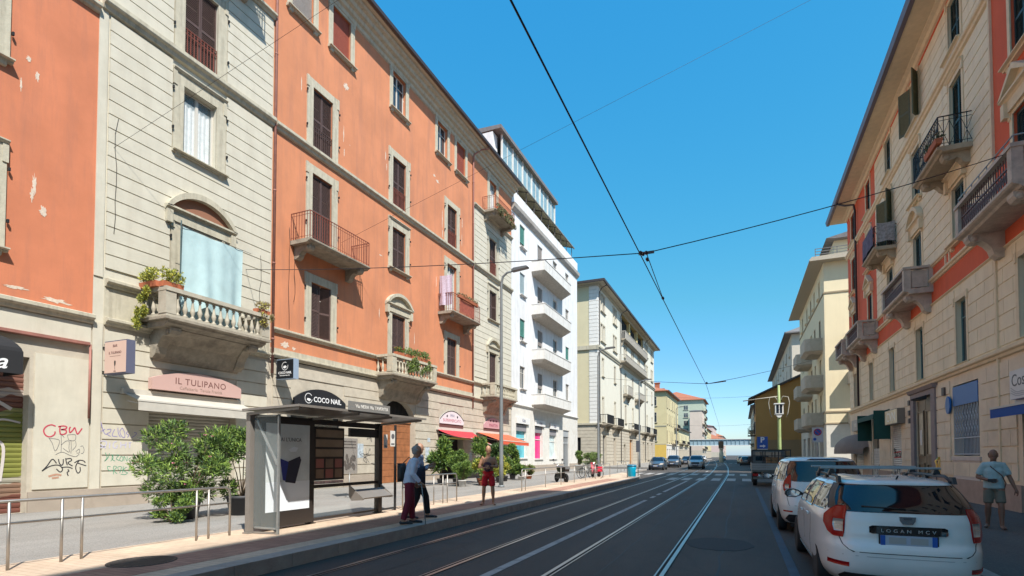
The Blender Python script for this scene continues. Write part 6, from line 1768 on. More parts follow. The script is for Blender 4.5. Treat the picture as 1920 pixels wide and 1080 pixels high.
CLEARL = mat('clear lamp', (0.55, 0.50, 0.46), 0.15, coat=1.0, metal=0.3)
ALLOY = mat('wheel alloy', (0.42, 0.42, 0.43), 0.35, metal=0.7)
def wheel_mesh(r, w):
    def mk():
        tyre = MB(); tyre.lathe([(r*0.62,-w/2+0.01),(r*0.80,-w/2),(r*0.95,-w/2+0.01),(r,-w/2+0.04),(r,w/2-0.04),(r*0.95,w/2-0.01),(r*0.80,w/2),(r*0.62,w/2-0.01)], 32, axis='x')
        rim = MB(); rim.lathe([(0.01,w/2-0.06),(r*0.60,w/2-0.06),(r*0.64,w/2-0.015),(r*0.61,w/2-0.015),(r*0.58,w/2-0.05)][::-1], 32, axis='x', mi=1)
        for k in range(7):
            a = 2*PI*k/7; c, s_ = math.cos(a), math.sin(a)
            rim.bar((w/2-0.035, c*r*0.08, s_*r*0.08), (w/2-0.025, c*r*0.60, s_*r*0.60), 0.045, 0.02, up=(1,0,0))
        rim.lathe([(0.001,w/2-0.01),(r*0.13,w/2-0.015),(r*0.15,w/2-0.04)][::-1], 16, axis='x')
        return tyre.mesh('tyre', RUBBER), rim.mesh('rim', [ALLOY, mat('brake shadow grey', (0.05, 0.05, 0.052), 0.6)])
    return cached(('wheel', r, w), mk)
def carve(me_obj, axles, r, hw):
    """cuts the wheel arches out of the body"""
    cut = MB()
    for y in axles:
        for s in (-1, 1):
            a, c = sorted((s*(hw-0.26), s*(hw+0.2)))
            cut.lathe([(r, a), (r, c)], 28, (0, y, r*0.88), 0, False, 'x')
    co = cut.build('cutter', BLACKPL)
    md = me_obj.modifiers.new('b', 'BOOLEAN'); md.operation = 'DIFFERENCE'; md.object = co; md.solver = 'EXACT'
    dg = bpy.context.evaluated_depsgraph_get()
    me = bpy.data.meshes.new_from_object(me_obj.evaluated_get(dg))
    me_obj.modifiers.clear(); old = me_obj.data; me_obj.data = me
    bpy.data.objects.remove(co)
    try: me.set_sharp_from_angle(angle=R(38))
    except Exception: pass
CARS = {}
def car(name, label, cat, key, paint, loc, rz=0, group=None, detail=None):
    sp = SPECS[key]
    rows = sp['rows']; sh = Shell(rows)
    t = thing(name, label, cat, loc, rz, group)
    zs = []
    z = rows[0][0]; top = rows[-1][0]
    hi = sp.get('step', 0.022)
    while z < top-1e-4: zs.append(z); z += hi if z < top-0.09 else 0.008
    zs.append(top)
    ck = (key, paint.name)
    if ck in CARS: put(CARS[ck], 'body', t)
    else:
        b = sh.body(zs).build('body', paint, t)
        carve(b, sp['axles'], sp['wr']+0.045, sp['hw']); CARS[ck] = b.data
    body = [c for c in bpy.data.objects if c.parent == t and c.name.startswith('body')][0]
    for y in sp['axles']:
        for s in (-1, 1):
            ty, rm = wheel_mesh(sp['wr'], 0.19)
            w = put(ty, 'wheel', t, (s*(sp['hw']-0.115), y, sp['wr'])); w.rotation_euler = (0, 0, 0 if s > 0 else PI)
            put(rm, 'rim', w)
            mb = MB(); 
    # wheel housings so that nothing shows through the arches
    mb = MB()
    for y in sp['axles']: mb.box(-sp['hw']+0.27, sp['hw']-0.27, y-0.40, y+0.40, 0.12, 0.72)
    mb.box(-sp['hw']+0.12, sp['hw']-0.12, sp['axles'][0]+0.3, sp['axles'][1]-0.3, 0.13, 0.3)
    mb.build('underbody', BLACKPL, t)
    # side glass
    for s in (-1, 1):
        fn = lambda a, b_, s=s: sh.side(a, b_, s)
        for i, rws in enumerate(sp['side_glass']):
            patch(fn, rws, 0.005, 10, 5).build('side_window', CARGL, t)
        mb = MB()
        for rws in sp.get('gaps', ()): patch(fn, rws, 0.0015, 1, 4, 0.004, mb)
        mb.build('door_gap', BLACKPL, body)
        mb = MB()
        for y, z in sp.get('handles', ()):
            p = sh.side(y, z, s); mb.obox((p.x+s*0.02, y, z), (0.012,0,0), (0,0.09,0), (0,0,0.014))
        hd = mb.build('door_handle', paint, body)
        mb = patch(fn, [(sp['sill'][2], sp['sill'][0], sp['sill'][1]), (sp['sill'][3], sp['sill'][0]+0.02, sp['sill'][1]-0.02)], 0.010, 14, 3, 0.02); mb.build('side_skirt', BLACKPL, body)
        # door mirror
        y, z = sp['mirror']; p = sh.side(y, z, s)
        mb = MB()
        prof = [(0,0.02),(0.05,0.055),(0.12,0.075),(0.20,0.07),(0.245,0.03),(0.25,-0.02),(0.22,-0.06),(0.10,-0.065),(0.02,-0.03)]
        mb.prism([(p.x+s*(q[0]+0.05), z+q[1]) for q in prof], 'y', y-0.06, y+0.06); mb.bar((p.x-s*0.02, y, z-0.01), (p.x+s*0.08, y, z-0.01), 0.05, 0.04)
        mm = mb.build('door_mirror', BLACKPL, t)
        mb = MB(); mb.prism([(p.x+s*(0.07+q[0]*0.78+0.01), z+q[1]*0.8) for q in prof], 'y', y-0.066, y-0.06); mb.build('mirror_glass', mat('mirror glass', (0.5, 0.52, 0.55), 0.05, metal=0.9), mm)
    patch(sh.rear, sp['rear_glass'], 0.006, 36, 6).build('rear_window', CARGL, t)
    patch(sh.front, sp['front_glass'], 0.006, 24, 5).build('windscreen', CARGL, t)
    # lamps
    for s in (-1, 1):
        def fl(a, b_, s=s):
            p = sh.pt(-a, b_); return Vector((p.x*s, p.y, p.z))
        patch(fl, sp['tail'], 0.012, 8, 3, 0.02).build('tail_light', REDL, t)
        tl = [c for c in bpy.data.objects if c.parent == t and c.name.startswith('tail_light')][-1]
        if sp.get('tail_clear'): 
            patch(fl, sp['tail_clear'], 0.016, 3, 2, 0.01).build('lamp_insert', CLEARL, tl)
            if sp.get('tail_bar'): patch(fl, sp['tail_bar'], 0.018, 3, 1, 0.01).build('lamp_bar', CHROME, tl)
        def ff(a, b_, s=s):
            p = sh.pt(a, b_); return Vector((p.x*s, p.y, p.z))
        patch(ff, sp['head'], 0.010, 6, 3, 0.02).build('headlight', CLEARL, t)
    mb = patch(sh.front, sp['grille'], 0.006, 8, 2); mb.build('grille', BLACKPL, t)
    mb = patch(sh.front, sp['lower_grille'], 0.006, 8, 2); mb.build('lower_grille', BLACKPL, body)
    mb = patch(sh.rear, sp['valance'], 0.014, 28, 5, 0.02); mb.build('rear_valance', BLACKPL, body)
    for fn, (x, z), sg in ((sh.rear, sp['plate_r'], -1), (sh.front, sp['plate_f'], 1)):
        p = fn(x, z); mb = MB()
        mb.box(x-0.275, x+0.275, p.y+sg*0.008, p.y+sg*0.016, z-0.07, z+0.066, 3); mb.box(x-0.26, x+0.26, p.y+sg*0.016, p.y+sg*0.022, z-0.056, z+0.056, 0)
        mb.box(x-0.26, x-0.215, p.y+sg*0.022, p.y+sg*0.025, z-0.055, z+0.055, 1); mb.box(x+0.215, x+0.26, p.y+sg*0.022, p.y+sg*0.025, z-0.055, z+0.055, 1)
        mb.box(x-0.18, x-0.02, p.y+sg*0.022, p.y+sg*0.0245, z-0.035, z+0.035, 2); mb.box(x+0.02, x+0.18, p.y+sg*0.022, p.y+sg*0.0245, z-0.035, z+0.035, 2)
        mb.build('number_plate', [mat('plate white', (0.42, 0.46, 0.55), 0.4), mat('plate blue', (0.02, 0.10, 0.42), 0.4), mat('plate grey', (0.40, 0.39, 0.38), 0.5), BLACKPL], t)
    mb = MB()
    for s in (-1, 1):
        if 'refl' in sp:
            x0, x1, z0, z1 = sp['refl']; patch(sh.rear, [(z0, s*x0 if s > 0 else -x1, s*x1 if s > 0 else -x0), (z1, s*x0 if s > 0 else -x1, s*x1 if s > 0 else -x0)], 0.006, 3, 1).build('reflector', REDL, t)
    if detail: detail(t, sh, body)
    return t
SPECS = {}
SPECS['wagon'] = dict(hw=0.84, wr=0.31, axles=(-1.30, 1.33),
  rows=[(0.20,0.74,-2.00,2.08,5,3.2),(0.27,0.79,-2.12,2.16,5,3.2),(0.36,0.82,-2.20,2.20,5,3.2),(0.48,0.835,-2.235,2.22,4.8,3.2),(0.60,0.84,-2.235,2.20,4.8,3.2),(0.66,0.84,-2.215,2.17,4.8,3.2),(0.70,0.84,-2.17,2.12,5,3.2),
        (0.80,0.84,-2.16,1.95,5,3.2),(0.88,0.84,-2.15,1.66,5,3.4),(0.94,0.835,-2.145,1.30,5,3.6),(0.985,0.825,-2.135,1.03,5,3.8),(1.05,0.80,-2.12,0.90,5,4),(1.15,0.77,-2.07,0.74,5,4.2),(1.25,0.725,-1.99,0.56,5,4.4),(1.34,0.68,-1.915,0.37,5,4.4),(1.395,0.64,-1.88,0.22,5,4.2),(1.43,0.60,-1.87,0.08,5,4),(1.455,0.54,-1.83,-0.06,4.5,3.6),(1.475,0.44,-1.70,-0.22,4,3.4),(1.487,0.28,-1.40,-0.5,3.4,3)],
  side_glass=[[(1.01,-0.28,0.62),(1.15,-0.26,0.50),(1.34,-0.22,0.18),(1.385,-0.20,0.06)],[(1.01,-1.06,-0.36),(1.2,-1.06,-0.34),(1.385,-1.00,-0.29)],[(1.03,-1.72,-1.14),(1.15,-1.74,-1.13),(1.30,-1.66,-1.11),(1.375,-1.5,-1.09)]],
  rear_glass=[(1.045,-0.66,0.66),(1.15,-0.655,0.655),(1.30,-0.62,0.62),(1.40,-0.57,0.57)], front_glass=[(1.02,-0.70,0.70),(1.2,-0.64,0.64),(1.40,-0.54,0.54)],
  gaps=[[(0.32,0.95,0.96),(1.0,0.80,0.81)],[(0.32,-0.31,-0.30),(1.0,-0.32,-0.31)],[(0.62,-1.02,-1.01),(1.02,-1.11,-1.10)],[(0.32,-0.93,-0.92),(0.62,-0.99,-0.98)]],
  handles=[(-0.16,0.88),(-0.92,0.90)], sill=(-0.92,0.92,0.22,0.29), mirror=(0.62,1.06),
  tail=[(0.735,PI*0.295,PI*0.355),(0.78,PI*0.25,PI*0.362),(0.88,PI*0.215,PI*0.368),(0.97,PI*0.215,PI*0.368),(1.04,PI*0.25,PI*0.365),(1.09,PI*0.30,PI*0.358)],
  tail_clear=[(0.80,PI*0.305,PI*0.358),(0.865,PI*0.295,PI*0.36),(0.94,PI*0.298,PI*0.362)],
  tail_bar=[(0.868,PI*0.297,PI*0.360),(0.876,PI*0.297,PI*0.360)],
  head=[(0.66,PI*0.24,PI*0.34),(0.72,PI*0.20,PI*0.36),(0.82,PI*0.18,PI*0.35)], grille=[(0.62,-0.36,0.36),(0.78,-0.40,0.40)], lower_grille=[(0.30,-0.45,0.45),(0.44,-0.5,0.5)],
  valance=[(0.225,-0.60,0.60),(0.285,-0.64,0.64),(0.335,-0.60,0.60)], plate_r=(0.0,0.735), plate_f=(0,0.50), refl=(0.56,0.74,0.41,0.46))
_w = SPECS['wagon']; _f = lambda z: z if z < 0.95 else 0.95+(z-0.95)*0.86
_w['rows'] = [(_f(r[0]),)+tuple(r[1:]) for r in _w['rows']]
_w['side_glass'] = [[(_f(r[0]),)+tuple(r[1:]) for r in g] for g in _w['side_glass']]
for _k in ('rear_glass', 'front_glass'): _w[_k] = [(_f(r[0]),)+tuple(r[1:]) for r in _w[_k]]
_w['gaps'] = [[(_f(r[0]),)+tuple(r[1:]) for r in g] for g in _w['gaps']]
SPECS['mpv'] = dict(hw=0.875, wr=0.33, axles=(-1.38, 1.38),
  rows=[(0.22,0.78,-2.06,2.10,5,3.2),(0.30,0.83,-2.18,2.19,5,3.2),(0.42,0.86,-2.24,2.23,5,3.2),(0.60,0.875,-2.25,2.22,5,3.2),(0.70,0.875,-2.22,2.16,5,3.2),(0.80,0.875,-2.18,2.05,5,3.2),(0.92,0.87,-2.17,1.80,5,3.4),(1.0,0.86,-2.16,1.50,5,3.6),(1.07,0.85,-2.15,1.20,5,3.8),
        (1.16,0.83,-2.13,1.02,5,4),(1.30,0.795,-2.08,0.80,5,4),(1.45,0.74,-2.00,0.50,5,4),(1.55,0.69,-1.94,0.25,5,4),(1.60,0.63,-1.90,0.05,4.5,3.6),(1.635,0.52,-1.80,-0.15,4,3.4),(1.65,0.34,-1.45,-0.4,3.4,3)],
  side_glass=[[(1.09,-0.25,0.72),(1.3,-0.23,0.52),(1.50,-0.2,0.18),(1.55,-0.2,0.05)],[(1.09,-1.10,-0.34),(1.3,-1.10,-0.33),(1.54,-1.02,-0.28)],[(1.12,-1.85,-1.18),(1.3,-1.82,-1.17),(1.52,-1.70,-1.12)]],
  rear_glass=[(1.12,-0.55,0.55),(1.16,-0.68,0.68),(1.3,-0.69,0.69),(1.45,-0.66,0.66),(1.555,-0.60,0.60)], front_glass=[(1.10,-0.74,0.74),(1.3,-0.68,0.68),(1.55,-0.58,0.58)],
  gaps=[[(0.34,1.02,1.03),(1.07,0.86,0.87)],[(0.34,-0.30,-0.29),(1.08,-0.30,-0.29)],[(0.66,-1.05,-1.04),(1.1,-1.15,-1.14)]],
  handles=[(-0.15,0.95),(-0.95,0.98)], sill=(-0.95,0.95,0.24,0.32), mirror=(0.72,1.14),
  tail=[(0.86,PI*0.315,PI*0.345),(0.92,PI*0.265,PI*0.352),(1.02,PI*0.245,PI*0.355),(1.12,PI*0.255,PI*0.352),(1.20,PI*0.285,PI*0.348),(1.26,PI*0.32,PI*0.342)],
  tail_clear=[(0.96,PI*0.285,PI*0.335),(1.06,PI*0.28,PI*0.335)], head=[(0.72,PI*0.24,PI*0.34),(0.80,PI*0.18,PI*0.36),(0.90,PI*0.16,PI*0.34)],
  grille=[(0.62,-0.36,0.36),(0.80,-0.42,0.42)], lower_grille=[(0.32,-0.45,0.45),(0.46,-0.5,0.5)], valance=[(0.25,-0.64,0.64),(0.32,-0.72,0.72),(0.42,-0.66,0.66)], plate_r=(0.0,0.85), plate_f=(0,0.54), refl=(0.60,0.76,0.47,0.50))
SPECS['hatch'] = dict(hw=0.86, wr=0.31, axles=(-1.25, 1.25),
  rows=[(0.20,0.76,-1.85,1.88,4,3),(0.28,0.82,-1.96,1.98,4,3),(0.42,0.85,-2.00,2.02,4,3),(0.60,0.86,-2.00,2.00,4,3),(0.70,0.86,-1.98,1.94,4,3),(0.80,0.855,-1.95,1.75,4,3.2),(0.88,0.85,-1.92,1.45,4,3.4),(0.94,0.84,-1.90,1.12,4,3.6),
        (1.0,0.82,-1.87,0.92,4,3.8),(1.12,0.77,-1.78,0.70,4,4),(1.25,0.71,-1.66,0.46,4,4),(1.36,0.65,-1.52,0.22,4,4),(1.42,0.58,-1.42,0.04,4,3.6),(1.455,0.46,-1.25,-0.12,3.6,3.4),(1.47,0.28,-1.0,-0.35,3.2,3)],
  side_glass=[[(0.98,-0.22,0.72),(1.2,-0.2,0.40),(1.37,-0.18,0.08)],[(0.98,-1.15,-0.30),(1.2,-1.05,-0.28),(1.36,-0.92,-0.25)]],
  rear_glass=[(1.02,-0.60,0.60),(1.2,-0.56,0.56),(1.38,-0.48,0.48)], front_glass=[(0.99,-0.70,0.70),(1.2,-0.62,0.62),(1.39,-0.50,0.50)],
  gaps=[[(0.32,0.9,0.91),(0.97,0.78,0.79)],[(0.32,-0.26,-0.25),(0.97,-0.27,-0.26)]], handles=[(-0.12,0.86)], sill=(-0.88,0.88,0.22,0.29), mirror=(0.62,1.02),
  tail=[(0.78,PI*0.26,PI*0.35),(0.90,PI*0.24,PI*0.36),(1.0,PI*0.28,PI*0.34)], head=[(0.60,PI*0.26,PI*0.37),(0.68,PI*0.21,PI*0.39),(0.78,PI*0.17,PI*0.35)],
  grille=[(0.58,-0.34,0.34),(0.70,-0.40,0.40)], lower_grille=[(0.28,-0.5,0.5),(0.42,-0.55,0.55)], valance=[(0.22,-0.6,0.6),(0.34,-0.66,0.66)], plate_r=(0,0.8), plate_f=(0,0.48), step=0.035)
SPECS['suv'] = dict(hw=0.88, wr=0.34, axles=(-1.28, 1.28),
  rows=[(0.25,0.80,-1.90,1.93,4,3.4),(0.34,0.85,-2.04,2.06,4,3.4),(0.50,0.88,-2.08,2.10,4,3.4),(0.70,0.88,-2.08,2.08,4,3.4),(0.84,0.88,-2.05,2.00,4,3.4),(0.95,0.87,-2.03,1.75,4,3.5),(1.02,0.86,-2.0,1.40,4,3.6),(1.08,0.85,-1.98,1.12,4,3.8),
        (1.16,0.82,-1.95,0.96,4,4),(1.30,0.77,-1.88,0.74,4,4),(1.45,0.71,-1.78,0.50,4,4),(1.55,0.65,-1.68,0.28,4,4),(1.61,0.56,-1.58,0.08,4,3.6),(1.64,0.42,-1.40,-0.1,3.6,3.4)],
  side_glass=[[(1.10,-0.22,0.78),(1.3,-0.2,0.50),(1.53,-0.18,0.12)],[(1.10,-1.2,-0.30),(1.3,-1.15,-0.28),(1.52,-1.02,-0.25)]],
  rear_glass=[(1.15,-0.62,0.62),(1.52,-0.52,0.52)], front_glass=[(1.11,-0.72,0.72),(1.3,-0.66,0.66),(1.55,-0.54,0.54)],
  gaps=[[(0.36,0.95,0.96),(1.08,0.85,0.86)],[(0.36,-0.26,-0.25),(1.08,-0.27,-0.26)]], handles=[(-0.12,0.95)], sill=(-0.88,0.88,0.26,0.38), mirror=(0.72,1.16),
  tail=[(0.85,PI*0.26,PI*0.35),(1.0,PI*0.24,PI*0.36),(1.1,PI*0.28,PI*0.34)], head=[(0.74,PI*0.24,PI*0.36),(0.82,PI*0.20,PI*0.38),(0.92,PI*0.17,PI*0.34)],
  grille=[(0.60,-0.42,0.42),(0.78,-0.46,0.46),(0.86,-0.42,0.42)], lower_grille=[(0.32,-0.55,0.55),(0.48,-0.6,0.6)], valance=[(0.28,-0.6,0.6),(0.4,-0.66,0.66)], plate_r=(0,0.8), plate_f=(0,0.55), step=0.035)
WHITECAR = carpaint('white car paint', (0.80, 0.79, 0.77))
def logan_detail(t, sh, body):
    # black pillar caps each side of the rear window
    for s in (-1, 1):
        patch(sh.rear, [(1.045, s*0.650, s*0.715), (1.165, s*0.640, s*0.690), (1.25, s*0.610, s*0.655), (1.337, s*0.560, s*0.600)], 0.008, 5, 6).build('pillar_cap', BLACKPL, body)
    # tailgate outline
    mb = MB()
    for s in (-1, 1):
        patch(sh.rear, [(0.588, s*0.50, s*0.53), (0.61, s*0.560, s*0.572), (0.66, s*0.610, s*0.619), (0.76, s*0.645, s*0.653), (1.05, s*0.66, s*0.667)], 0.002, 1, 3, 0.004, mb)
    patch(sh.rear, [(0.583, -0.53, 0.53), (0.591, -0.53, 0.53)], 0.002, 12, 1, 0.004, mb)
    mb.build('tailgate_gap', BLACKPL, body)
    st = patch(sh.rear, [(0.80,-0.335,0.335),(0.81,-0.36,0.36),(0.875,-0.36,0.36),(0.89,-0.33,0.33)], 0.020, 10, 2, 0.03).build('badge_strip', mat('glossy black strip', (0.012, 0.012, 0.014), 0.2), t)
    y = sh.rear(0, 0.84).y
    text('lettering', 'LOGAN MCV', 0.052, mat('silver lettering', (0.62, 0.62, 0.62), 0.3, metal=0.4), st, (0, y-0.024, 0.838), rot=(PI/2,0,0), ext=0.002, spacing=1.75, sx=1.1)
    # rounded shield emblem
    y = sh.rear(0, 0.955).y
    mb = MB(); mb.prism([(-0.078,1.0),(0.078,1.0),(0.072,0.955),(0.046,0.915),(-0.046,0.915),(-0.072,0.955)], 'y', y-0.03, y+0.01)
    em = mb.build('emblem', CHROME, t)
    mb = MB(); mb.prism([(-0.045,0.992),(0.045,0.992),(0.036,0.965),(-0.036,0.965)], 'y', y-0.033, y-0.030); mb.build('emblem_inset', mat('dark emblem inset', (0.1, 0.1, 0.11), 0.3), em)
    # bumper shelf line
    mb = MB(); patch(sh.rear, [(0.540, -0.74, 0.74), (0.546, -0.74, 0.74)], 0.002, 12, 1, 0.004, mb); mb.build('bumper_line', mat('grey crease', (0.35, 0.35, 0.36), 0.5), body)
    # roof rails and cross bars
    for s in (-1, 1):
        mb = MB(); pts = []
        for i in range(9):
            y = -1.62+2.05*i/8; x = s*(0.575-0.012*abs(i-4)/4); pts.append((x, y, 1.43 if 0 < i < 8 else 1.37))
        mb.tube(pts, 0.019, 8); r = mb.build('roof_rail', mat('matt black rail', (0.03, 0.03, 0.033), 0.5), t)
        mb = MB()
        for y in (-1.60, -0.6, 0.38): mb.prism([(y-0.10,1.35),(y+0.10,1.35),(y+0.05,1.43),(y-0.05,1.43)], 'x', s*0.555, s*0.59)
        mb.build('rail_foot', BLACKPL, r)
    for y in (-1.02, 0.02):
        mb = MB(); mb.prism([(y-0.025,1.505),(y+0.025,1.505),(y+0.028,1.519),(y+0.018,1.531),(y-0.018,1.531),(y-0.028,1.519)], 'x', -0.70, 0.62)
        c = mb.build('roof_bar', GALV, t)
        mb = MB()
        for s in (-1, 1): mb.prism([(s*0.53,1.445),(s*0.62,1.425),(s*0.59,1.505),(s*0.55,1.505)], 'y', y-0.045, y+0.045)
        mb.build('bar_clamp', BLACKPL, c)
    # wiper, aerial stub, seat back visible as pale patch behind glass
    mb = MB(); p = sh.rear(0.0, 1.08); q = sh.rear(-0.42, 1.10); mb.tube([(p.x, p.y-0.02, p.z), (q.x, q.y-0.02, q.z)], 0.009, 6); mb.build('wiper', BLACKPL, t)
    mb = MB(); mb.tube([(0,-1.72,1.40), (0,-1.80,1.44)], 0.010, 6); mb.build('aerial', BLACKPL, t)
    # fuel flap and side rub line on the left
    mb = MB()
    patch(lambda a, b_: sh.side(a, b_, 1), [(0.86,-1.62,-1.615),(1.0,-1.62,-1.615)], 0.0015, 1, 1, 0.003, mb); mb.build('fuel_flap_gap', BLACKPL, body)
car('estate_car', 'white estate car with roof bars and black badge strip, nearest parked car', 'car', 'wagon', WHITECAR, (1.68, 9.36, 0), 0, 'cars parked along the right kerb', logan_detail)
def mpv_detail(t, sh, body):
    mb = MB()
    for s in (-1, 1): patch(sh.rear, [(0.62, s*0.66, s*0.668), (0.84, s*0.70, s*0.708), (1.14, s*0.71, s*0.718), (1.5, s*0.665, s*0.673)], 0.002, 1, 3, 0.004, mb)
    patch(sh.rear, [(0.605, -0.66, 0.66), (0.613, -0.66, 0.66)], 0.002, 12, 1, 0.004, mb); mb.build('tailgate_gap', BLACKPL, body)
    patch(sh.rear, [(1.575,-0.30,0.30),(1.60,-0.22,0.22)], 0.012, 6, 1, 0.02).build('brake_light', mat('dark brake lamp', (0.05, 0.01, 0.012), 0.2), t)
    mb = MB(); mb.obox((0, sh.rear(0,0.95).y-0.02, 0.95), (0.2,0,0), (0,0.02,0), (0,0,0.02)); mb.build('tailgate_handle', CHROME, body)
car('people_carrier', 'tall white people carrier with oval red tail lamps, second parked car', 'car', 'mpv', WHITECAR, (1.58, 15.0, 0), 0, 'cars parked along the right kerb', mpv_detail)
NAVY = carpaint('dark blue grey car paint', (0.05, 0.075, 0.11)); SLATE = carpaint('slate car paint', (0.06, 0.085, 0.12)); SILV = carpaint('silver blue car paint', (0.42, 0.45, 0.48)); DKG = carpaint('dark grey car paint', (0.035, 0.038, 0.042)); PALEG = carpaint('pale green grey car paint', (0.30, 0.34, 0.28))
car('compact_car', 'dark blue grey hatchback parked facing us beyond the blue bin', 'car', 'hatch', NAVY, (-8.75, 62.2, 0), PI, 'cars parked facing us on the left')
car('compact_car', 'slate blue car parked just behind the nearest dark hatchback', 'car', 'suv', SLATE, (-8.55, 75.5, 0), PI, 'cars parked facing us on the left')
car('compact_car', 'dark car parked farthest back behind the oncoming silver car', 'car', 'hatch', DKG, (-8.9, 98.0, 0), PI, 'cars parked facing us on the left')
car('sport_utility_car', 'silver car driving towards us between the rails and parked cars', 'car', 'suv', SILV, (-5.0, 67.5, 0), PI)
car('compact_car', 'small distant pale car driving under the railway bridge', 'car', 'hatch', SILV, (-5.4, 175.0, 0), PI, 'distant cars in the street')
car('compact_car', 'dark car parked ahead of the flatbed truck past the crossing', 'car', 'hatch', DKG, (0.55, 92.0, 0), 0, 'distant cars in the street')
car('compact_car', 'pale green grey car parked beyond the dark one on the right', 'car', 'hatch', PALEG, (0.0, 112.0, 0), 0, 'distant cars in the street')
car('compact_car', 'white car parked at the far left under the bridge', 'car', 'hatch', WHITECAR, (-9.5, 150.0, 0), PI, 'distant cars in the street')

# flatbed truck
def truck():
    t = thing('flatbed_truck', 'dark flatbed truck with a steel rear frame parked ahead of the white cars', 'truck', (1.45, 34.3, 0))
    TG = mat('dull grey green truck steel', (0.14, 0.145, 0.135), 0.55, metal=0.2, var=0.15, vscale=5)
    AL = mat('aluminium dropside', (0.30, 0.30, 0.29), 0.5, metal=0.5, var=0.1)
    mb = MB(); mb.box(-0.95, 0.95, -2.5, 0.9, 0.78, 0.88); mb.box(-0.4, 0.4, -2.4, 2.4, 0.5, 0.78); bed = mb.build('bed', TG, t)
    mb = MB()
    for z in (0.88, 1.0, 1.12): mb.box(-0.95, 0.95, -2.53, -2.50, z+0.005, z+0.115)
    mb.box(-0.97, -0.93, -2.54, -2.49, 0.86, 1.26); mb.box(0.93, 0.97, -2.54, -2.49, 0.86, 1.26); mb.build('tailboard', AL, bed)
    for s in (-1, 1):
        mb = MB()
        for z in (0.88, 1.0, 1.12): mb.box(s*0.95, s*0.98, -2.48, 0.88, z+0.005, z+0.115)
        mb.build('dropside', AL, bed)
    mb = MB()
    for y in (-2.45, 0.85):
        for x in (-0.92, -0.3, 0.35, 0.92): mb.box(x-0.025, x+0.025, y-0.025, y+0.025, 0.88, 1.92)
        mb.box(-0.95, 0.95, y-0.03, y+0.03, 1.92, 1.98); mb.box(-0.92, 0.92, y-0.02, y+0.02, 1.62, 1.65)
    for s in (-1, 1): mb.box(s*0.92-0.025, s*0.92+0.025, -2.45, 0.85, 1.925, 1.975)
    mb.build('ladder_frame', BLACKPL, t)
    # cab
    mb = MB()
    mb.prism([(0.95,0.55),(2.55,0.55),(2.6,0.75),(2.5,1.15),(2.05,1.30),(1.75,1.90),(1.6,1.98),(1.0,1.98),(0.95,1.9)], 'x', -0.88, 0.88)
    cb = mb.build('cab', mat('dark cab paint', (0.09, 0.10, 0.105), 0.3, coat=0.5), t)
    mb = MB(); mb.box(-0.7, 0.7, 0.935, 0.95, 1.35, 1.85); mb.build('rear_window', CARGL, cb)
    for s in (-1, 1):
        mb = MB(); mb.prism([(1.1,1.32),(1.95,1.32),(1.68,1.85),(1.1,1.85)], 'x', s*0.88, s*0.885); mb.build('side_window', CARGL, cb)
        mb = MB(); mb.box(s*0.98-0.1, s*0.98+0.1, 1.95, 2.03, 1.3, 1.6); mb.bar((s*0.88,2.0,1.35),(s*0.98,2.0,1.4),0.03); mb.build('door_mirror', BLACKPL, cb)
        mb = MB(); mb.box(s*0.78-0.14, s*0.78+0.14, -2.52, -2.46, 0.55, 0.68); mb.build('tail_light', REDL, t)
        for y in (-1.6, 1.9):
            ty, rm = wheel_mesh(0.36, 0.22); w = put(ty, 'wheel', t, (s*0.80, y, 0.36)); w.rotation_euler = (0,0,0 if s > 0 else PI); put(rm, 'rim', w)
    mb = MB(); mb.box(-0.9, 0.9, -2.46, -2.40, 0.38, 0.50); mb.build('bumper_bar', TG, t)
    mb = MB(); mb.box(-0.26, 0.26, -2.485, -2.465, 0.56, 0.67); mb.build('number_plate', WH, t)
    for x, w in ((-0.1, 0.22), (0.2, 0.3), (0.55, 0.25)):
        c = thing('crate', {-0.1: 'brown wooden crate left of three behind the truck tailboard', 0.2: 'brown wooden crate, middle of three behind the truck tailboard', 0.55: 'brown wooden crate right of three behind the truck tailboard'}[x], 'crate', (1.45+x, 33.0, 0.88), 0, 'crates on the flatbed truck')
        mb = MB()
        for k in range(4): mb.box(-w/2, w/2, -0.3, -0.28, 0.02+k*0.17, 0.16+k*0.17); mb.box(-w/2, w/2, 0.28, 0.3, 0.02+k*0.17, 0.16+k*0.17)
        for k in range(4): mb.box(-w/2, -w/2+0.02, -0.28, 0.28, 0.02+k*0.17, 0.16+k*0.17); mb.box(w/2-0.02, w/2, -0.28, 0.28, 0.02+k*0.17, 0.16+k*0.17)
        mb.box(-w/2, w/2, -0.28, 0.28, 0, 0.02)
        mb.build('slats', mat('crate wood', (0.30, 0.17, 0.08), 0.8, var=0.2, vscale=8), c)
truck()

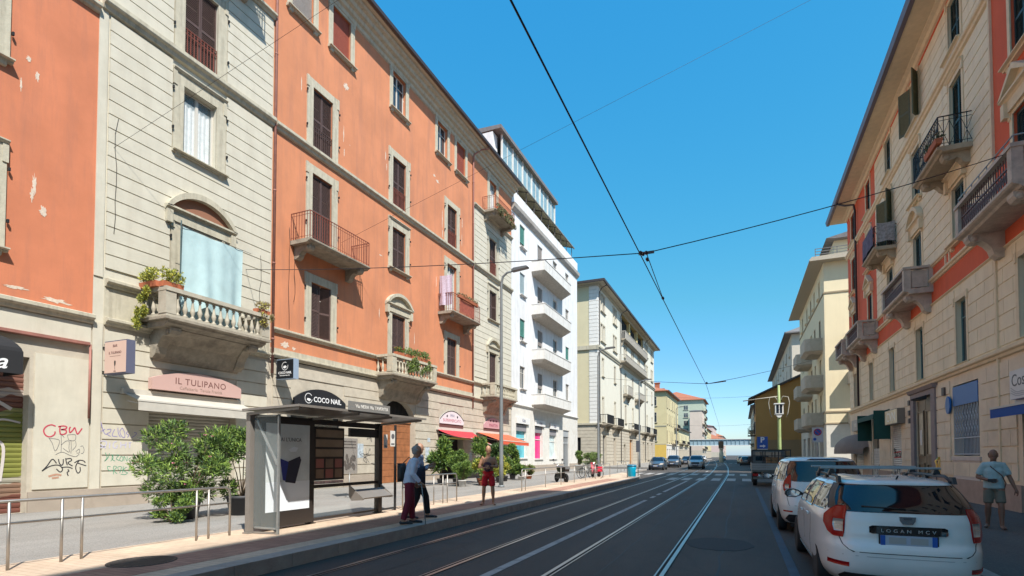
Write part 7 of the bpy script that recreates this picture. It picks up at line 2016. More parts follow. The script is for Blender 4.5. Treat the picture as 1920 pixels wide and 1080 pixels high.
# railway bridge over the street
def bridge():
    t = thing('railway_bridge', 'pale blue steel railway girder bridge spanning the street in the distance', 'bridge', (-7, 206, 0))
    BL = mat('pale blue bridge paint', (0.24, 0.34, 0.40), 0.6, var=0.1, vscale=0.8)
    WB = mat('white bridge flange', (0.60, 0.60, 0.58), 0.7)
    mb = MB()
    for y in (-0.2, 6.2): mb.box(-10.5, 12.2, y-0.05, y+0.05, 5.2, 7.2)
    n = 16
    for k in range(n+1):
        x = -10.5+22.7*k/n; mb.box(x-0.06, x+0.06, -0.45, -0.25, 5.2, 7.2)
    mb.box(-10.5, 12.2, 0, 6.2, 5.15, 5.5); mb.build('girder', BL, t)
    mb = MB(); mb.box(-10.6, 12.3, -0.6, 0.3, 7.2, 7.42); mb.box(-10.6, 12.3, -0.55, 0.2, 4.95, 5.2); mb.box(10.9, 12.3, -0.62, -0.3, 5.2, 7.2); mb.build('flange', WB, t)
    mb = MB(); mb.box(-40, -10.6, -0.5, 7, 0, 6.9); mb.build('abutment', mat('sooty abutment', (0.12, 0.10, 0.09), 0.9, var=0.2), t)
    mb = MB(); mb.box(12.3, 40, -0.5, 7, 0, 6.9); mb.build('abutment', mat('sooty abutment', (0.12, 0.10, 0.09), 0.9, var=0.2), t)
bridge()
# traffic island with keep-left pier before the bridge
t = thing('traffic_island', 'pale stone traffic island post standing between the tracks before the bridge', 'traffic island', (-4.0, 121, 0))
mb = MB(); mb.box(-1.0, 1.0, -2, 2, 0, 0.15); mb.build('kerb_block', KERB, t)
mb = MB(); mb.lathe([(0.45,0.15),(0.45,2.1),(0.36,2.2),(0.35,2.9),(0.5,3.0),(0.5,3.1)], 16); mb.build('pier', mat('pale yellow post', (0.55, 0.52, 0.40), 0.8, var=0.15), t)
mb = MB(); mb.box(-0.5, 0.5, -0.3, -0.2, 3.1, 4.6); mb.build('traffic_board', mat('brown board', (0.13, 0.09, 0.06), 0.8, var=0.3), t)

# ochre building: gable wall towards us
t = thing('low_building', 'low brown ochre building with a sloping dark roof behind the green lamp pole', 'building', (5.0, 80, 0))
OC = mat('brown ochre render', (0.42, 0.22, 0.07), 0.9, var=0.06, vscale=0.5, dirt=(0.32, 0.17, 0.06), damt=0.3, streak=True)
mb = MB(); mb.prism([(-3.2,0.1),(6,0.1),(6,13.4),(2,12.0),(-3.2,9.6)], 'y', 0, 9.4); mb.build('wall', OC, t)
mb = MB(); mb.box(-3.22, 6, -0.03, 0, 0.1, 3.6); mb.box(-3.25, 6, -0.06, 0, 3.6, 3.72); mb.build('ground_floor_wall', mat('tan render', (0.30, 0.19, 0.10), 0.9), t)
mb = MB(); mb.prism([(-4.1,9.25),(-4.1,9.45),(2,12.3),(6.3,13.8),(6.3,13.5),(2,12.0)], 'y', -0.5, 9.9); mb.build('roof', mat('dark roof slab', (0.08, 0.065, 0.06), 0.8, var=0.2), t)
for z in (4.6, 7.4):
    for y in (2.4, 6.6):
        put(sash_mesh(1.1, 1.7, FRAMEW, PANE), 'window', t, (-3.23, y, z), PI)
        put(shutter_mesh(0.5, 1.7, BROWN), 'shutter', t, (-3.30, y-0.6, z), PI-0.1)
mb = MB(); mb.box(-4.2, -3.2, 1.6, 3.4, 4.3, 4.45); 
for k in range(10): mb.box(-4.18, -4.15, 1.62+k*0.19, 1.65+k*0.19, 4.45, 5.4)
mb.box(-4.2, -4.14, 1.6, 3.4, 5.4, 5.44); mb.build('balcony', IRON, t)
simple_building('apartment_building', 'pale narrow house with balconies between the brown gable and the bridge', 2.7, 138, 188, 13.3, mat('greyish cream', (0.55, 0.49, 0.40), 0.9, var=0.05), side=-1, rows=((4.6, 2.0), (7.8, 2.0), (10.6, 1.7)), cols=9, gf=3.9, roof=ROOFG, roofh=2, depth=10, over=0.6, balc=((14, 22, 4.3), (14, 22, 7.5), (2, 8, 7.5)))
# ================================================================ plants
LEAF = [mat('fresh leaf green', (0.23, 0.33, 0.06), 0.55, var=0.2, vscale=3), mat('mid leaf green', (0.115, 0.20, 0.04), 0.55, var=0.2, vscale=3), mat('deep leaf green', (0.028, 0.065, 0.018), 0.6, var=0.2, vscale=3)]
LEAFY = [mat('yellow green leaf', (0.52, 0.48, 0.07), 0.6, var=0.2), mat('lime leaf', (0.36, 0.38, 0.06), 0.6, var=0.2), mat('olive leaf', (0.12, 0.15, 0.04), 0.6, var=0.2)]
LEAFD = [mat('dry leaf', (0.30, 0.24, 0.13), 0.8, var=0.2), mat('dusty green leaf', (0.16, 0.19, 0.09), 0.8, var=0.2), mat('brown twig leaf', (0.14, 0.09, 0.05), 0.8, var=0.2)]
STEM = mat('brown stem', (0.12, 0.085, 0.05), 0.9, var=0.2)
TERRA = mat('terracotta pot', (0.42, 0.13, 0.06), 0.8, var=0.1); POTD = mat('dark pot', (0.04, 0.04, 0.045), 0.6); POTW = mat('pale pot', (0.5, 0.49, 0.46), 0.7)
def leaf(mb, p, d, L, w, rnd, mi):
    d = Vector(d).normalized(); u = Vector((rnd.uniform(-1,1), rnd.uniform(-1,1), rnd.uniform(-1,1)))
    s = d.cross(u); s = s.normalized() if s.length > 1e-3 else d.orthogonal().normalized()
    n = s.cross(d)
    p = Vector(p)
    mb.add([p, p+d*L*0.45+s*w/2+n*L*0.06, p+d*L, p+d*L*0.45-s*w/2+n*L*0.06, p+d*L*0.5], [(0,1,4), (1,2,4), (2,3,4), (3,0,4)], mi)
def clump_foliage(mb, centres, n, L, w, rnd, up=0.3, flowers=0):
    """leaves scattered round many small shoots, so the outline is uneven and gaps show"""
    for c, r in centres:
        c = Vector(c)
        for k in range(n):
            v = Vector((rnd.gauss(0,1), rnd.gauss(0,1), rnd.gauss(0,1))).normalized()
            q = c+Vector((v.x*r[0], v.y*r[1], v.z*r[2]))*rnd.uniform(0.25, 1.0)**0.6
            base_mi = rnd.choice((0,0,1,1,1,2))
            for j in range(4):
                d = v*0.8+Vector((rnd.uniform(-1,1), rnd.uniform(-1,1), rnd.uniform(-0.6,1)+up))
                leaf(mb, q+Vector((rnd.uniform(-1,1), rnd.uniform(-1,1), rnd.uniform(-1,1)))*L*0.25, d, L*rnd.uniform(0.6,1.25), w*rnd.uniform(0.7,1.2), rnd, base_mi if rnd.random() < .8 else min(2, base_mi+1))
def shrub(name, label, cat, loc, R_, H, n, L, w, seed, pal=LEAF, base=0.3, pot=None, potr=0.22, poth=0.35, stems=7, group=None, up=0.3, flowers=None):
    rnd = random.Random(seed)
    t = thing(name, label, cat, loc, 0, group)
    cs = []
    nc = max(5, int(9*R_/0.5))
    for k in range(nc):
        a = rnd.uniform(0, 2*PI); rr = R_*rnd.uniform(0.1, 0.85)**0.7; z = base+(H-base)*rnd.uniform(0.08, 0.93)
        f = 1-0.45*abs((z-base)/(H-base)*2-1)**2
        cs.append(((rr*f*math.cos(a), rr*f*math.sin(a), z), (R_*0.30, R_*0.30, (H-base)*0.13)))
    mb = MB(); clump_foliage(mb, cs, n, L, w, rnd, up); fo = mb.build('foliage', pal, t)
    mb = MB()
    for (c, r) in cs[:max(stems, 4)]:
        z0 = poth-0.05 if pot else 0
        mb.tube([(rnd.uniform(-.04,.04), rnd.uniform(-.04,.04), z0), (c[0]*0.4, c[1]*0.4, (z0+c[2])*0.5), c], [0.018, 0.013, 0.006], 5)
    mb.build('stems', STEM, t)
    if pot:
        mb = MB(); mb.lathe([(potr*0.72,0),(potr*0.78,0.01),(potr,poth*0.85),(potr*1.08,poth*0.86),(potr*1.08,poth),(potr*0.95,poth),(potr*0.93,poth*0.9),(0.001,poth*0.9)], 18); mb.build('pot', pot, t)
    if flowers:
        mb = MB()
        for k in range(flowers[1]):
            c, r = rnd.choice(cs); p = Vector(c)+Vector((rnd.uniform(-1,1)*r[0], rnd.uniform(-1,1)*r[1], rnd.uniform(0,1)*r[2]*1.2))
            for j in range(6):
                a = j*PI/3; leaf(mb, p, (math.cos(a), math.sin(a), 0.5), 0.04, 0.035, rnd, 0)
        mb.build('flowers', flowers[0], t)
    return t
PINK = mat('pink petals', (0.62, 0.22, 0.30), 0.7); REDF = mat('red petals', (0.50, 0.03, 0.02), 0.7); ORF = mat('orange petals', (0.6, 0.2, 0.04), 0.7)
shrub('oleander_bush', 'large bushy oleander with few pink flowers in front of the grey shutter', 'bush', (-12.35, 8.75, 0.15), 1.0, 2.35, 120, 0.13, 0.028, 1, base=0.45, stems=16, pot=POTD, potr=0.32, poth=0.45, flowers=(PINK, 26))
shrub('low_bush', 'low rounded green bush at the foot of the oleander by the railing', 'bush', (-11.95, 8.15, 0.15), 0.48, 0.75, 90, 0.09, 0.03, 2, base=0.05, stems=5)
shrub('oleander_bush', 'upright bush in a dark pot just behind the shelter end glass', 'bush', (-11.9, 9.95, 0.15), 0.62, 2.35, 130, 0.12, 0.03, 3, base=0.4, stems=9, pot=POTD, potr=0.36, poth=0.5)
mb = MB(); mb.lathe([(0.28,0),(0.30,0.02),(0.38,0.40),(0.42,0.42),(0.42,0.50),(0.36,0.50),(0.34,0.42),(0.001,0.42)], 20)
tag(mb.build('plant_tub', mat('steel grey tub', (0.14, 0.14, 0.16), 0.5, metal=0.2), None, (-11.5, 10.65, 0.15)), 'round empty grey plant tub seen through the shelter glass', 'plant tub')
# florist's stock under the red awnings
specs = [
 ('banana like leafy plant at the left end of the florist row', (-14.3, 23.9), 0.42, 2.1, 40, 0.34, 0.09, LEAF, POTD, None),
 ('tall shrub with emerald tinted leaves beside the leftmost florist plant', (-13.9, 24.8), 0.42, 1.75, 60, 0.16, 0.05, LEAF, POTD, None),
 ('broad dark shrub in the middle of the left florist group', (-13.0, 23.6), 0.5, 1.5, 80, 0.12, 0.03, LEAF, POTD, None),
 ('grassy green shrub nearest the short railing', (-12.5, 22.9), 0.42, 1.15, 70, 0.16, 0.022, LEAF, POTW, None),
 ('tall slender green plant below the drooping red awning', (-13.3, 26.4), 0.42, 2.3, 60, 0.20, 0.05, LEAF, POTD, None),
 ('yellow green shrub above the orange pots', (-12.3, 24.6), 0.42, 1.25, 70, 0.12, 0.045, LEAFY, TERRA, None),
 ('small flowering plant in an orange pot, front of the florist row', (-11.9, 24.0), 0.28, 0.75, 40, 0.09, 0.035, LEAF, TERRA, (REDF, 18)),
 ('second small orange pot plant with red flowers', (-11.75, 24.5), 0.25, 0.7, 40, 0.09, 0.035, LEAF, TERRA, (ORF, 18)),
 ('yellow green bush just right of the man in red shorts', (-12.4, 27.0), 0.45, 1.35, 70, 0.13, 0.05, LEAFY, POTD, None),
 ('broad dark leaved plant with pale flowers right of the lamp post', (-12.8, 28.6), 0.48, 1.6, 70, 0.15, 0.05, LEAF, POTD, (WHITEP, 20)),
 ('dark bushy plant rising behind the florist row', (-13.6, 29.6), 0.55, 2.0, 70, 0.18, 0.06, [LEAF[2], LEAF[2], LEAF[1]], POTD, None),
 ('tall bright bush at the right end of the florist row', (-13.4, 31.2), 0.62, 2.1, 110, 0.15, 0.06, LEAF, POTD, None),
 ('low reddish leaved plant at the far right end of the florist stock', (-12.6, 32.0), 0.4, 0.8, 50, 0.12, 0.05, [LEAFD[0], LEAF[1], LEAFD[2]], TERRA, None),
 ('low mixed plant at the foot of the tall bright bush', (-12.4, 30.2), 0.45, 0.85, 60, 0.12, 0.05, LEAF, POTW, (WHITEP, 14)),
]
for i, (lab, (x, y), R_, H, n, L, w, pal, pot, fl) in enumerate(specs):
    shrub('potted_plant', lab, 'potted plant', (x, y, 0.15), R_*1.12, H*1.04, int(n*1.5), L*1.08, w, 20+i, pal=pal, base=0.35 if H > 1 else 0.25, pot=pot, potr=0.2, poth=0.32 if H > 1 else 0.24, group='potted plants outside the florist', flowers=fl)
shrub('potted_plant', 'grey green spreading shrub in a planter before the cream corner building', 'potted plant', (-12.0, 45.5, 0.15), 1.0, 1.7, 90, 0.14, 0.03, 50, pal=[LEAF[0], LEAFD[1], LEAF[1]], base=0.7, pot=POTW, potr=0.45, poth=0.7)
shrub('potted_plant', 'bright green bush beside the spreading grey green shrub', 'potted plant', (-12.6, 43.6, 0.15), 0.45, 1.8, 70, 0.12, 0.04, 51, base=0.7, pot=POTW, potr=0.35, poth=0.7)
# balcony planting
def trough(label, loc, L, H, seed, pal, n=60, fl=None, hang=0.0, box=TERRA, leafL=0.07, rz=0):
    rnd = random.Random(seed); t = thing('balcony_planter', label, 'planter', loc, rz, 'planters on the balconies')
    mb = MB(); mb.prism([(-0.08,0),(0.08,0),(0.11,0.17),(-0.11,0.17)], 'y', -L/2, L/2); mb.build('trough', box, t)
    cs = [((rnd.uniform(-.05,.12), -L/2+L*(k+0.5)/max(1,int(L/0.16)), 0.2+H*0.35*rnd.uniform(0.5,1.2)), (0.14, 0.12, H*0.4)) for k in range(int(L/0.16))]
    if hang: cs += [((0.14+rnd.uniform(-.03,.05), rnd.uniform(-L/2,L/2), -hang*rnd.random()), (0.07, 0.08, 0.14)) for _ in range(int(10*L))]
    mb = MB(); clump_foliage(mb, cs, n, leafL, leafL*0.45, rnd, 0.4); mb.build('foliage', pal, t)
    if fl:
        mb = MB()
        for k in range(fl[1]):
            c, r = rnd.choice(cs); p = Vector(c)+Vector((rnd.uniform(-.1,.1), rnd.uniform(-.1,.1), rnd.uniform(0,r[2])))
            for j in range(6): leaf(mb, p, (math.cos(j*PI/3), math.sin(j*PI/3), 0.5), 0.035, 0.03, rnd, 0)
        mb.build('flowers', fl[0], t)
    return t
trough('yellow green plants spilling over the left corner of the near stone balcony', (-16.95, 10.72, 6.92), 0.8, 0.5, 60, LEAFY, 70, hang=1.3, rz=-PI/2)
trough('bushy yellow plant in a terracotta trough on the near stone balcony coping', (-16.42, 11.05, 6.92), 0.65, 0.62, 61, LEAFY, 80)
trough('dry straggling plants on the right corner of the near stone balcony', (-16.40, 14.45, 6.92), 0.6, 0.4, 62, [LEAFY[0], LEAFD[0], LEAFD[2]], 50, hang=0.6)
trough('leafy plants with orange flowers along the second stone balcony', (-16.45, 24.9, 6.90), 2.2, 0.5, 63, [LEAF[0], LEAFD[1], LEAF[1]], 36, fl=(ORF, 40), hang=0.7, leafL=0.09)
trough('red flowered trough at the left end of the second stone balcony', (-16.5, 23.3, 6.90), 0.7, 0.3, 64, LEAF, 36, fl=(REDF, 40))
trough('brown dried creeper along the rail of the upper right iron balcony', (-16.45, 36.9, 19.9), 3.2, 0.35, 65, LEAFD, 22, hang=0.3, leafL=0.1)
trough('dry brown plants along the rail of the middle iron balcony', (-16.47, 30.9, 11.75), 2.6, 0.15, 66, [LEAFD[2], LEAFD[0], LEAFD[1]], 16, fl=(ORF, 30), leafL=0.07)
trough('dark plants hanging at the right iron balcony nearest the roof gutter', (6.05, 21.9, 11.9), 1.2, 0.3, 67, [LEAFD[2], LEAF[2], LEAFD[1]], 20)
# ---- laundry and cloths
def cloth(name, label, cat, p0, p1, h, col, seed, wav=0.05, n=26, m=12, thick=0.0, flare=0.0):
    rnd = random.Random(seed); ph = [rnd.uniform(0, 6) for _ in range(4)]
    p0, p1 = Vector(p0), Vector(p1); d = p1-p0; nrm = Vector((d.y, -d.x, 0)).normalized()
    mb = MB(); V = []
    for j in range(m+1):
        v = j/m
        for i in range(n+1):
            u = i/n
            w = wav*(0.35+0.65*v)*(math.sin(7*u+ph[0]+1.2*v)+0.6*math.sin(15*u+ph[1]-2*v)+0.3*math.sin(27*u+ph[2]))
            sg = -0.05*4*u*(1-u)*(1-v)
            V.append(p0+d*u+Vector((0,0,-h*v+sg+0.02*math.sin(5*u+ph[3])*v))+nrm*(w+flare*v))
    F = [(j*(n+1)+i, j*(n+1)+i+1, (j+1)*(n+1)+i+1, (j+1)*(n+1)+i) for j in range(m) for i in range(n)]
    c = sum(V, Vector())/len(V)
    mb.add([p-c for p in V], F, 0, True)
    o = mb.build(name, col, None, tuple(c)); return tag(o, label, cat)
cloth('hanging_sheet', 'large pale blue sheet hung out above the near stone balcony', 'sheet', (-16.75, 11.62, 9.2), (-16.75, 13.9, 9.2), 3.0, mat('pale blue cotton', (0.40, 0.54, 0.55), 0.85, var=0.08, vscale=2, bump=0.5, bscale=5), 5, wav=0.075, n=60, m=16)
mb = MB(); mb.tube([(0,-1.45,0), (0,1.5,0)], 0.008, 5); tag(mb.build('clothes_line', WIRE, None, (-16.75, 12.75, 9.2)), 'thin clothes line carrying the pale blue sheet', 'clothes line')
cloth('laundry', 'lilac cloth draped at the left end of the middle iron balcony', 'laundry', (-17.4, 28.83, 13.0), (-16.5, 28.83, 13.0), 1.9, mat('lilac cotton', (0.50, 0.43, 0.52), 0.85, var=0.2, vscale=12), 6, n=14)
cloth('laundry', 'orange red cloth hung inside the rail of the middle iron balcony', 'laundry', (-16.52, 29.9, 11.75), (-16.52, 31.9, 11.75), 0.85, mat('orange red cotton', (0.50, 0.14, 0.09), 0.85, var=0.2, vscale=9), 7, wav=0.015)
cloth('laundry', 'dark violet cloths over the rail of the crowded right balcony', 'laundry', (6.02, 30.8, 13.0), (6.02, 33.2, 13.0), 1.0, mat('dark violet cotton', (0.10, 0.08, 0.13), 0.85, var=0.4, vscale=6), 8, wav=0.02)
cloth('laundry', 'pale grey cloth at the near end of the crowded right balcony', 'laundry', (6.15, 30.62, 13.0), (6.9, 30.62, 13.0), 0.95, mat('grey cotton', (0.30, 0.28, 0.28), 0.85, var=0.4, vscale=8), 9, wav=0.02)
mb = MB(); mb.lathe([(0.10,0),(0.14,0.02),(0.16,0.2),(0.10,0.22),(0.001,0.22)], 12); tag(mb.build('watering_can', mat('bright green plastic', (0.02, 0.42, 0.20), 0.4), None, (-16.9, 18.6, 10.78)), 'bright green plastic tub on the floor of the first iron balcony', 'tub')

# ================================================================ awnings and signs
def sign_box(name, label, loc, x0, x1, d, z0, z1, face, side_m, build_text):
    """projecting box sign: face towards the camera (-y)"""
    t = thing(name, label, 'shop sign', loc)
    mb = MB(); mb.box(x0, x1, 0, d, z0, z1); cs = mb.build('case', side_m, t)
    mb = MB(); mb.box(x0+0.02, x1-0.02, -0.012, 0, z0+0.03, z1-0.03); fc = mb.build('face', face, t)
    mb = MB(); 
    for z in (z0+0.12, z1-0.12): mb.box(0.02, x0, d/2-0.02, d/2+0.02, z-0.015, z+0.015)
    mb.build('bracket', IRON, t)
    build_text(fc, (x0+x1)/2)
PKF = mat('blush sign face', (0.62, 0.44, 0.36), 0.45); DTX = mat('brown lettering', (0.16, 0.07, 0.06), 0.6); WTX = mat('white lettering', (0.8, 0.8, 0.8), 0.5)
def tul(fc, xc):
    k = dict(rot=(PI/2,0,0), ext=0.002)
    text('lettering', 'BAR', 0.11, DTX, fc, (xc, -0.015, 4.86), **k)
    text('lettering', 'IL TULIPANO', 0.105, DTX, fc, (xc, -0.015, 4.66), sx=0.95, **k)
    mb = MB(); mb.box(xc-0.25, xc+0.25, -0.014, -0.012, 4.555, 4.565); mb.build('rule', DTX, fc)
    mb = MB(); mb.prism([(xc,4.24),(xc-0.03,4.32),(xc-0.035,4.40),(xc,4.44),(xc+0.04,4.40),(xc+0.035,4.32)], 'y', -0.015, -0.012); mb.bar((xc,-0.014,4.24), (xc+0.01,-0.014,4.16), 0.012, 0.003); mb.build('tulip_mark', mat('black print', (0.02,0.02,0.02), 0.6), fc)
    text('lettering', 'BAR', 0.05, DTX, fc, (xc, -0.015, 4.12), **k)
sign_box('projecting_sign', 'blush pink box sign with small tulip mark on the near cream bay', (-17.5, 9.6, 0), 0.31, 1.33, 0.24, 4.05, 5.02, PKF, mat('slate blue sign side', (0.10, 0.105, 0.16), 0.6), tul)
def coco(fc, xc):
    k = dict(rot=(PI/2,0,0), ext=0.002)
    mb = MB()
    n = 24
    for i in range(n):
        a, b2 = 2*PI*i/n, 2*PI*(i+1)/n
        if 0.2 < a < 0.9: continue
        for r in (0.15,): mb.quad((xc+r*math.cos(a),-0.015,5.26+r*math.sin(a)), (xc+(r+0.02)*math.cos(a),-0.015,5.26+(r+0.02)*math.sin(a)), (xc+(r+0.02)*math.cos(b2),-0.015,5.26+(r+0.02)*math.sin(b2)), (xc+r*math.cos(b2),-0.015,5.26+r*math.sin(b2)))
    mb.prism([(xc-0.1,5.2),(xc,5.16),(xc+0.1,5.22),(xc+0.04,5.28),(xc-0.06,5.27)], 'y', -0.016, -0.013)
    mb.build('ring_mark', WTX, fc)
    text('lettering', 'COCO NAIL', 0.135, WTX, fc, (xc, -0.015, 4.99), sx=0.95, bold=0.002, **k)
    text('lettering', 'MANICURE PEDICURE', 0.055, WTX, fc, (xc, -0.015, 4.88), **k)
sign_box('projecting_sign', 'small square black box sign hanging above the tram shelter', (-17.5, 16.0, 0), 0.22, 1.13, 0.26, 4.74, 5.55, mat('black sign face', (0.012,0.014,0.018), 0.35), mat('blue grey sign side', (0.26, 0.33, 0.42), 0.5), coco)
def arch_sign(name, label, y0, y1, z0, zs, rise, m, x=0.1, d=0.06, rim=None):
    t = thing(name, label, 'shop sign', (LX, (y0+y1)/2, 0))
    hw = (y1-y0)/2
    pts = arch_pts(0, hw, zs, rise, 20)
    mb = MB(); mb.prism([(-hw,z0)]+pts+[(hw,z0)], 'x', x, x+d); fc = mb.build('panel', m, t)
    if rim:
        mb = MB(); mb.tube([(x+d, p[0], p[1]) for p in pts], 0.025, 5); mb.build('rim', rim, t)
    return t, fc, x+d
t, fc, x = arch_sign('arched_sign', 'arched blush pink sign over the folded white awning', 11.0, 14.28, 3.80, 4.16, 0.32, mat('blush sign board', (0.52, 0.34, 0.30), 0.55), 0.10, 0.2)
text('lettering', 'IL TULIPANO', 0.30, DTX, fc, (x+0.003, 0.05, 4.14), ext=0.002, sx=1.0, spacing=1.1)
text('lettering', 'Caffetteria  Tavola Fredda', 0.15, mat('taupe lettering', (0.32, 0.22, 0.18), 0.6), fc, (x+0.003, 0.05, 3.92), ext=0.002)
t, fc, x = arch_sign('arched_sign', 'arched black sign with white ring emblem behind the shelter roof', 17.0, 20.18, 3.62, 4.12, 0.50, mat('black sign board', (0.015,0.016,0.02), 0.4), 0.08, 0.08, None)
text('lettering', 'COCO NAIL', 0.32, WTX, fc, (x+0.003, 0.40, 4.14), ext=0.002, bold=0.004, sx=1.0)
mb = MB()
for i in range(26):
    a, b2 = 2*PI*i/30+0.6, 2*PI*(i+1)/30+0.6; r0, r1 = 0.20, 0.225
    mb.quad((x+0.004,-0.78+r0*math.cos(a),4.17+r0*math.sin(a)), (x+0.004,-0.78+r1*math.cos(a),4.17+r1*math.sin(a)), (x+0.004,-0.78+r1*math.cos(b2),4.17+r1*math.sin(b2)), (x+0.004,-0.78+r0*math.cos(b2),4.17+r0*math.sin(b2)))
mb.prism([(-0.88,4.10),(-0.74,4.03),(-0.64,4.12),(-0.72,4.16),(-0.84,4.17)], 'x', x, x+0.005)
mb.build('ring_emblem', WTX, fc)
t, fc, x = arch_sign('arched_sign', 'arched white shop sign with red lettering over the left red awning', 29.0, 32.1, 3.70, 3.98, 0.58, mat('white sign board', (0.66, 0.62, 0.64), 0.5), 0.02, 0.06, mat('black print', (0.02,0.02,0.02), 0.6))
RTX = mat('dusty red lettering', (0.42, 0.10, 0.14), 0.6)
text('lettering', 'MINI', 0.27, mat('grey blue lettering', (0.20, 0.20, 0.28), 0.6), fc, (x+0.003, 0, 4.25), ext=0.002); text('lettering', 'SUPERMERCATO', 0.28, RTX, fc, (x+0.003, 0, 3.92), ext=0.002, sx=1.15)
mb = MB()
for s in (-1, 1): mb.lathe([(0.001,x+0.004),(0.09,x+0.004)], 5, (0, s*0.68, 4.2), 0, False, 'x')
mb.build('fruit_marks', mat('grey blue lettering', (0.20, 0.20, 0.28), 0.6), fc)
t, fc, x = arch_sign('arched_sign', 'arched dusky pink shop sign half hidden behind the lamp post', 35.25, 38.45, 3.70, 3.95, 0.55, mat('dusky pink sign board', (0.50, 0.30, 0.32), 0.5), 0.02, 0.06)
text('lettering', 'MARTIN', 0.34, mat('wine lettering', (0.28, 0.03, 0.08), 0.6), fc, (x+0.003, 0, 3.92), ext=0.002, sx=1.2)
mb = MB()
for y in (-0.5, 0, 0.5): mb.lathe([(0.001,x+0.004),(0.10,x+0.004)], 5, (0, y, 4.27), 0, False, 'x')
mb.build('star_marks', mat('wine lettering', (0.28, 0.03, 0.08), 0.6), fc)
# awnings
def awning(name, label, y0, y1, zt, xo, za, zb, m, valance=0.25, vm=None, scallop=False, box=None, x0=0.06, stripe=None, side=1, X=LX, sagm=0.0):
    """zt: height at the wall; xo: reach; za, zb: front edge heights at y0 and y1"""
    t = thing(name, label, 'awning', (X, (y0+y1)/2, 0), 0 if side > 0 else PI)
    h = (y1-y0)/2; n = 14; mb = MB(); k = 8
    if side < 0: za, zb = zb, za
    V = []
    for j in range(k+1):
        v = j/k
        for i in range(n+1):
            u = i/n; zf = za+(zb-za)*u
            V.append((x0+(xo-x0)*v, -h+2*h*u, zt+(zf-zt)*v-sagm*4*v*(1-v)-0.02*math.sin(u*PI*6)*v))
    F = [(j*(n+1)+i, (j+1)*(n+1)+i, (j+1)*(n+1)+i+1, j*(n+1)+i+1) for j in range(k) for i in range(n)]
    mb.add(V, F, 0, True)
    if stripe:
        for q, f in enumerate(F):
            if (q % n) % 2: mb.m[q] = 1
    cv = mb.build('canvas', [m, stripe or m], t)
    mb = MB(); nn = 40 if scallop else 14
    for i in range(nn):
        u0, u1 = i/nn, (i+1)/nn; zf0, zf1 = za+(zb-za)*u0, za+(zb-za)*u1
        dz = valance*(0.75+0.25*abs(math.sin(PI*(i+0.5)/nn*nn/2))) if scallop else valance
        a, b_ = -h+2*h*u0, -h+2*h*u1; mid = (a+b_)/2
        if scallop: mb.add([(xo,a,zf0), (xo,b_,zf1), (xo,b_,zf1-valance*0.72), (xo,mid,(zf0+zf1)/2-valance), (xo,a,zf0-valance*0.72)], [(0,4,3,2,1)])
        else: mb.quad((xo,a,zf0), (xo,a,zf0-valance), (xo,b_,zf1-valance), (xo,b_,zf1))
    mb.build('valance', vm or m, cv)
    mb = MB(); mb.bar((xo-0.01,-h,za+0.005), (xo-0.01,h,zb+0.005), 0.05, 0.05); mb.build('front_bar', FRAMEW, t)
    mb = MB()
    for s, zf in ((-1, za), (1, zb)): mb.bar((x0,s*(h-0.15),zt-0.25), (xo*0.55,s*(h-0.45),(zt+zf)/2-0.22), 0.035); mb.bar((xo*0.55,s*(h-0.45),(zt+zf)/2-0.22), (xo-0.02,s*(h-0.2),zf-0.02), 0.035)
    mb.build('arm', FRAMEW, t)
    mb = MB(); mb.box(0.0, 0.16, -h-0.03, h+0.03, zt-0.05, zt+0.12); mb.build('cassette', box or FRAMEW, t)
    return t
REDA = mat('red awning canvas', (0.50, 0.035, 0.045), 0.8, var=0.08, vscale=2); ORA = mat('orange red awning canvas', (0.58, 0.085, 0.035), 0.8, var=0.08, vscale=2); ORS = mat('orange awning stripe', (0.60, 0.16, 0.07), 0.8)
awning('awning', 'plain red awning sagging from the supermarket front', 28.6, 33.3, 3.32, 2.5, 2.70, 2.12, REDA, 0.04, box=FRAMEW, sagm=0.14)
awning('awning', 'orange striped awning with scalloped edge beside the lamp post', 34.0, 39.6, 3.34, 1.9, 2.72, 2.66, ORA, 0.30, scallop=True, stripe=ORS)
awning('awning', 'folded off white awning over the grey shutter', 10.25, 14.5, 3.62, 0.85, 3.34, 3.30, mat('off white canvas', (0.48, 0.45, 0.39), 0.85, var=0.08), 0.30, box=MATS['off white canvas'])
mb = MB(); mb.box(0.05, 1.2, -1.5, 1.5, 0, 0.05); 
for z, k in ((0.0, 0),): pass
tag(mb.build('inner_awning', mat('yellow canvas', (0.55, 0.50, 0.12), 0.8), None, (LX, 30.5, 2.72)), 'small yellow canopy inside the opening below the sagging red awning', 'awning')
# nail spa canopy: black quarter-dome
t = thing('dome_canopy', 'black domed canopy with white script at the left edge', 'awning', (LX, 5.7, 0))
mb = MB(); n = 8; pr = [(0.02,4.78)]+[(0.02+0.85*math.sin(PI/2*i/n), 4.28+0.5*math.cos(PI/2*i/n)) for i in range(1, n+1)]
o_ = len(mb.v)
for i in range(len(pr)-1):
    for (ya, yb_) in ((-2.2, 1.72),):
        ins0, ins1 = 0.75*(1-i/(len(pr)-1))**1.5, 0.75*(1-(i+1)/(len(pr)-1))**1.5
        a, b_ = pr[i], pr[i+1]
        mb.quad((a[0],ya+ins0,a[1]), (b_[0],ya+ins1,b_[1]), (b_[0],yb_-ins1,b_[1]), (a[0],yb_-ins0,a[1]))
        mb.quad((a[0],yb_-ins0,a[1]), (b_[0],yb_-ins1,b_[1]), (0.0,yb_-ins1,b_[1]), (0.0,yb_-ins0,a[1]))
mb.box(0.0, 0.87, 1.70, 1.72, 3.72, 4.30); mb.box(0.86, 0.88, -2.2, 1.72, 3.72, 4.28)
fc = mb.build('canvas', mat('black canvas', (0.014,0.014,0.016), 0.75), t)
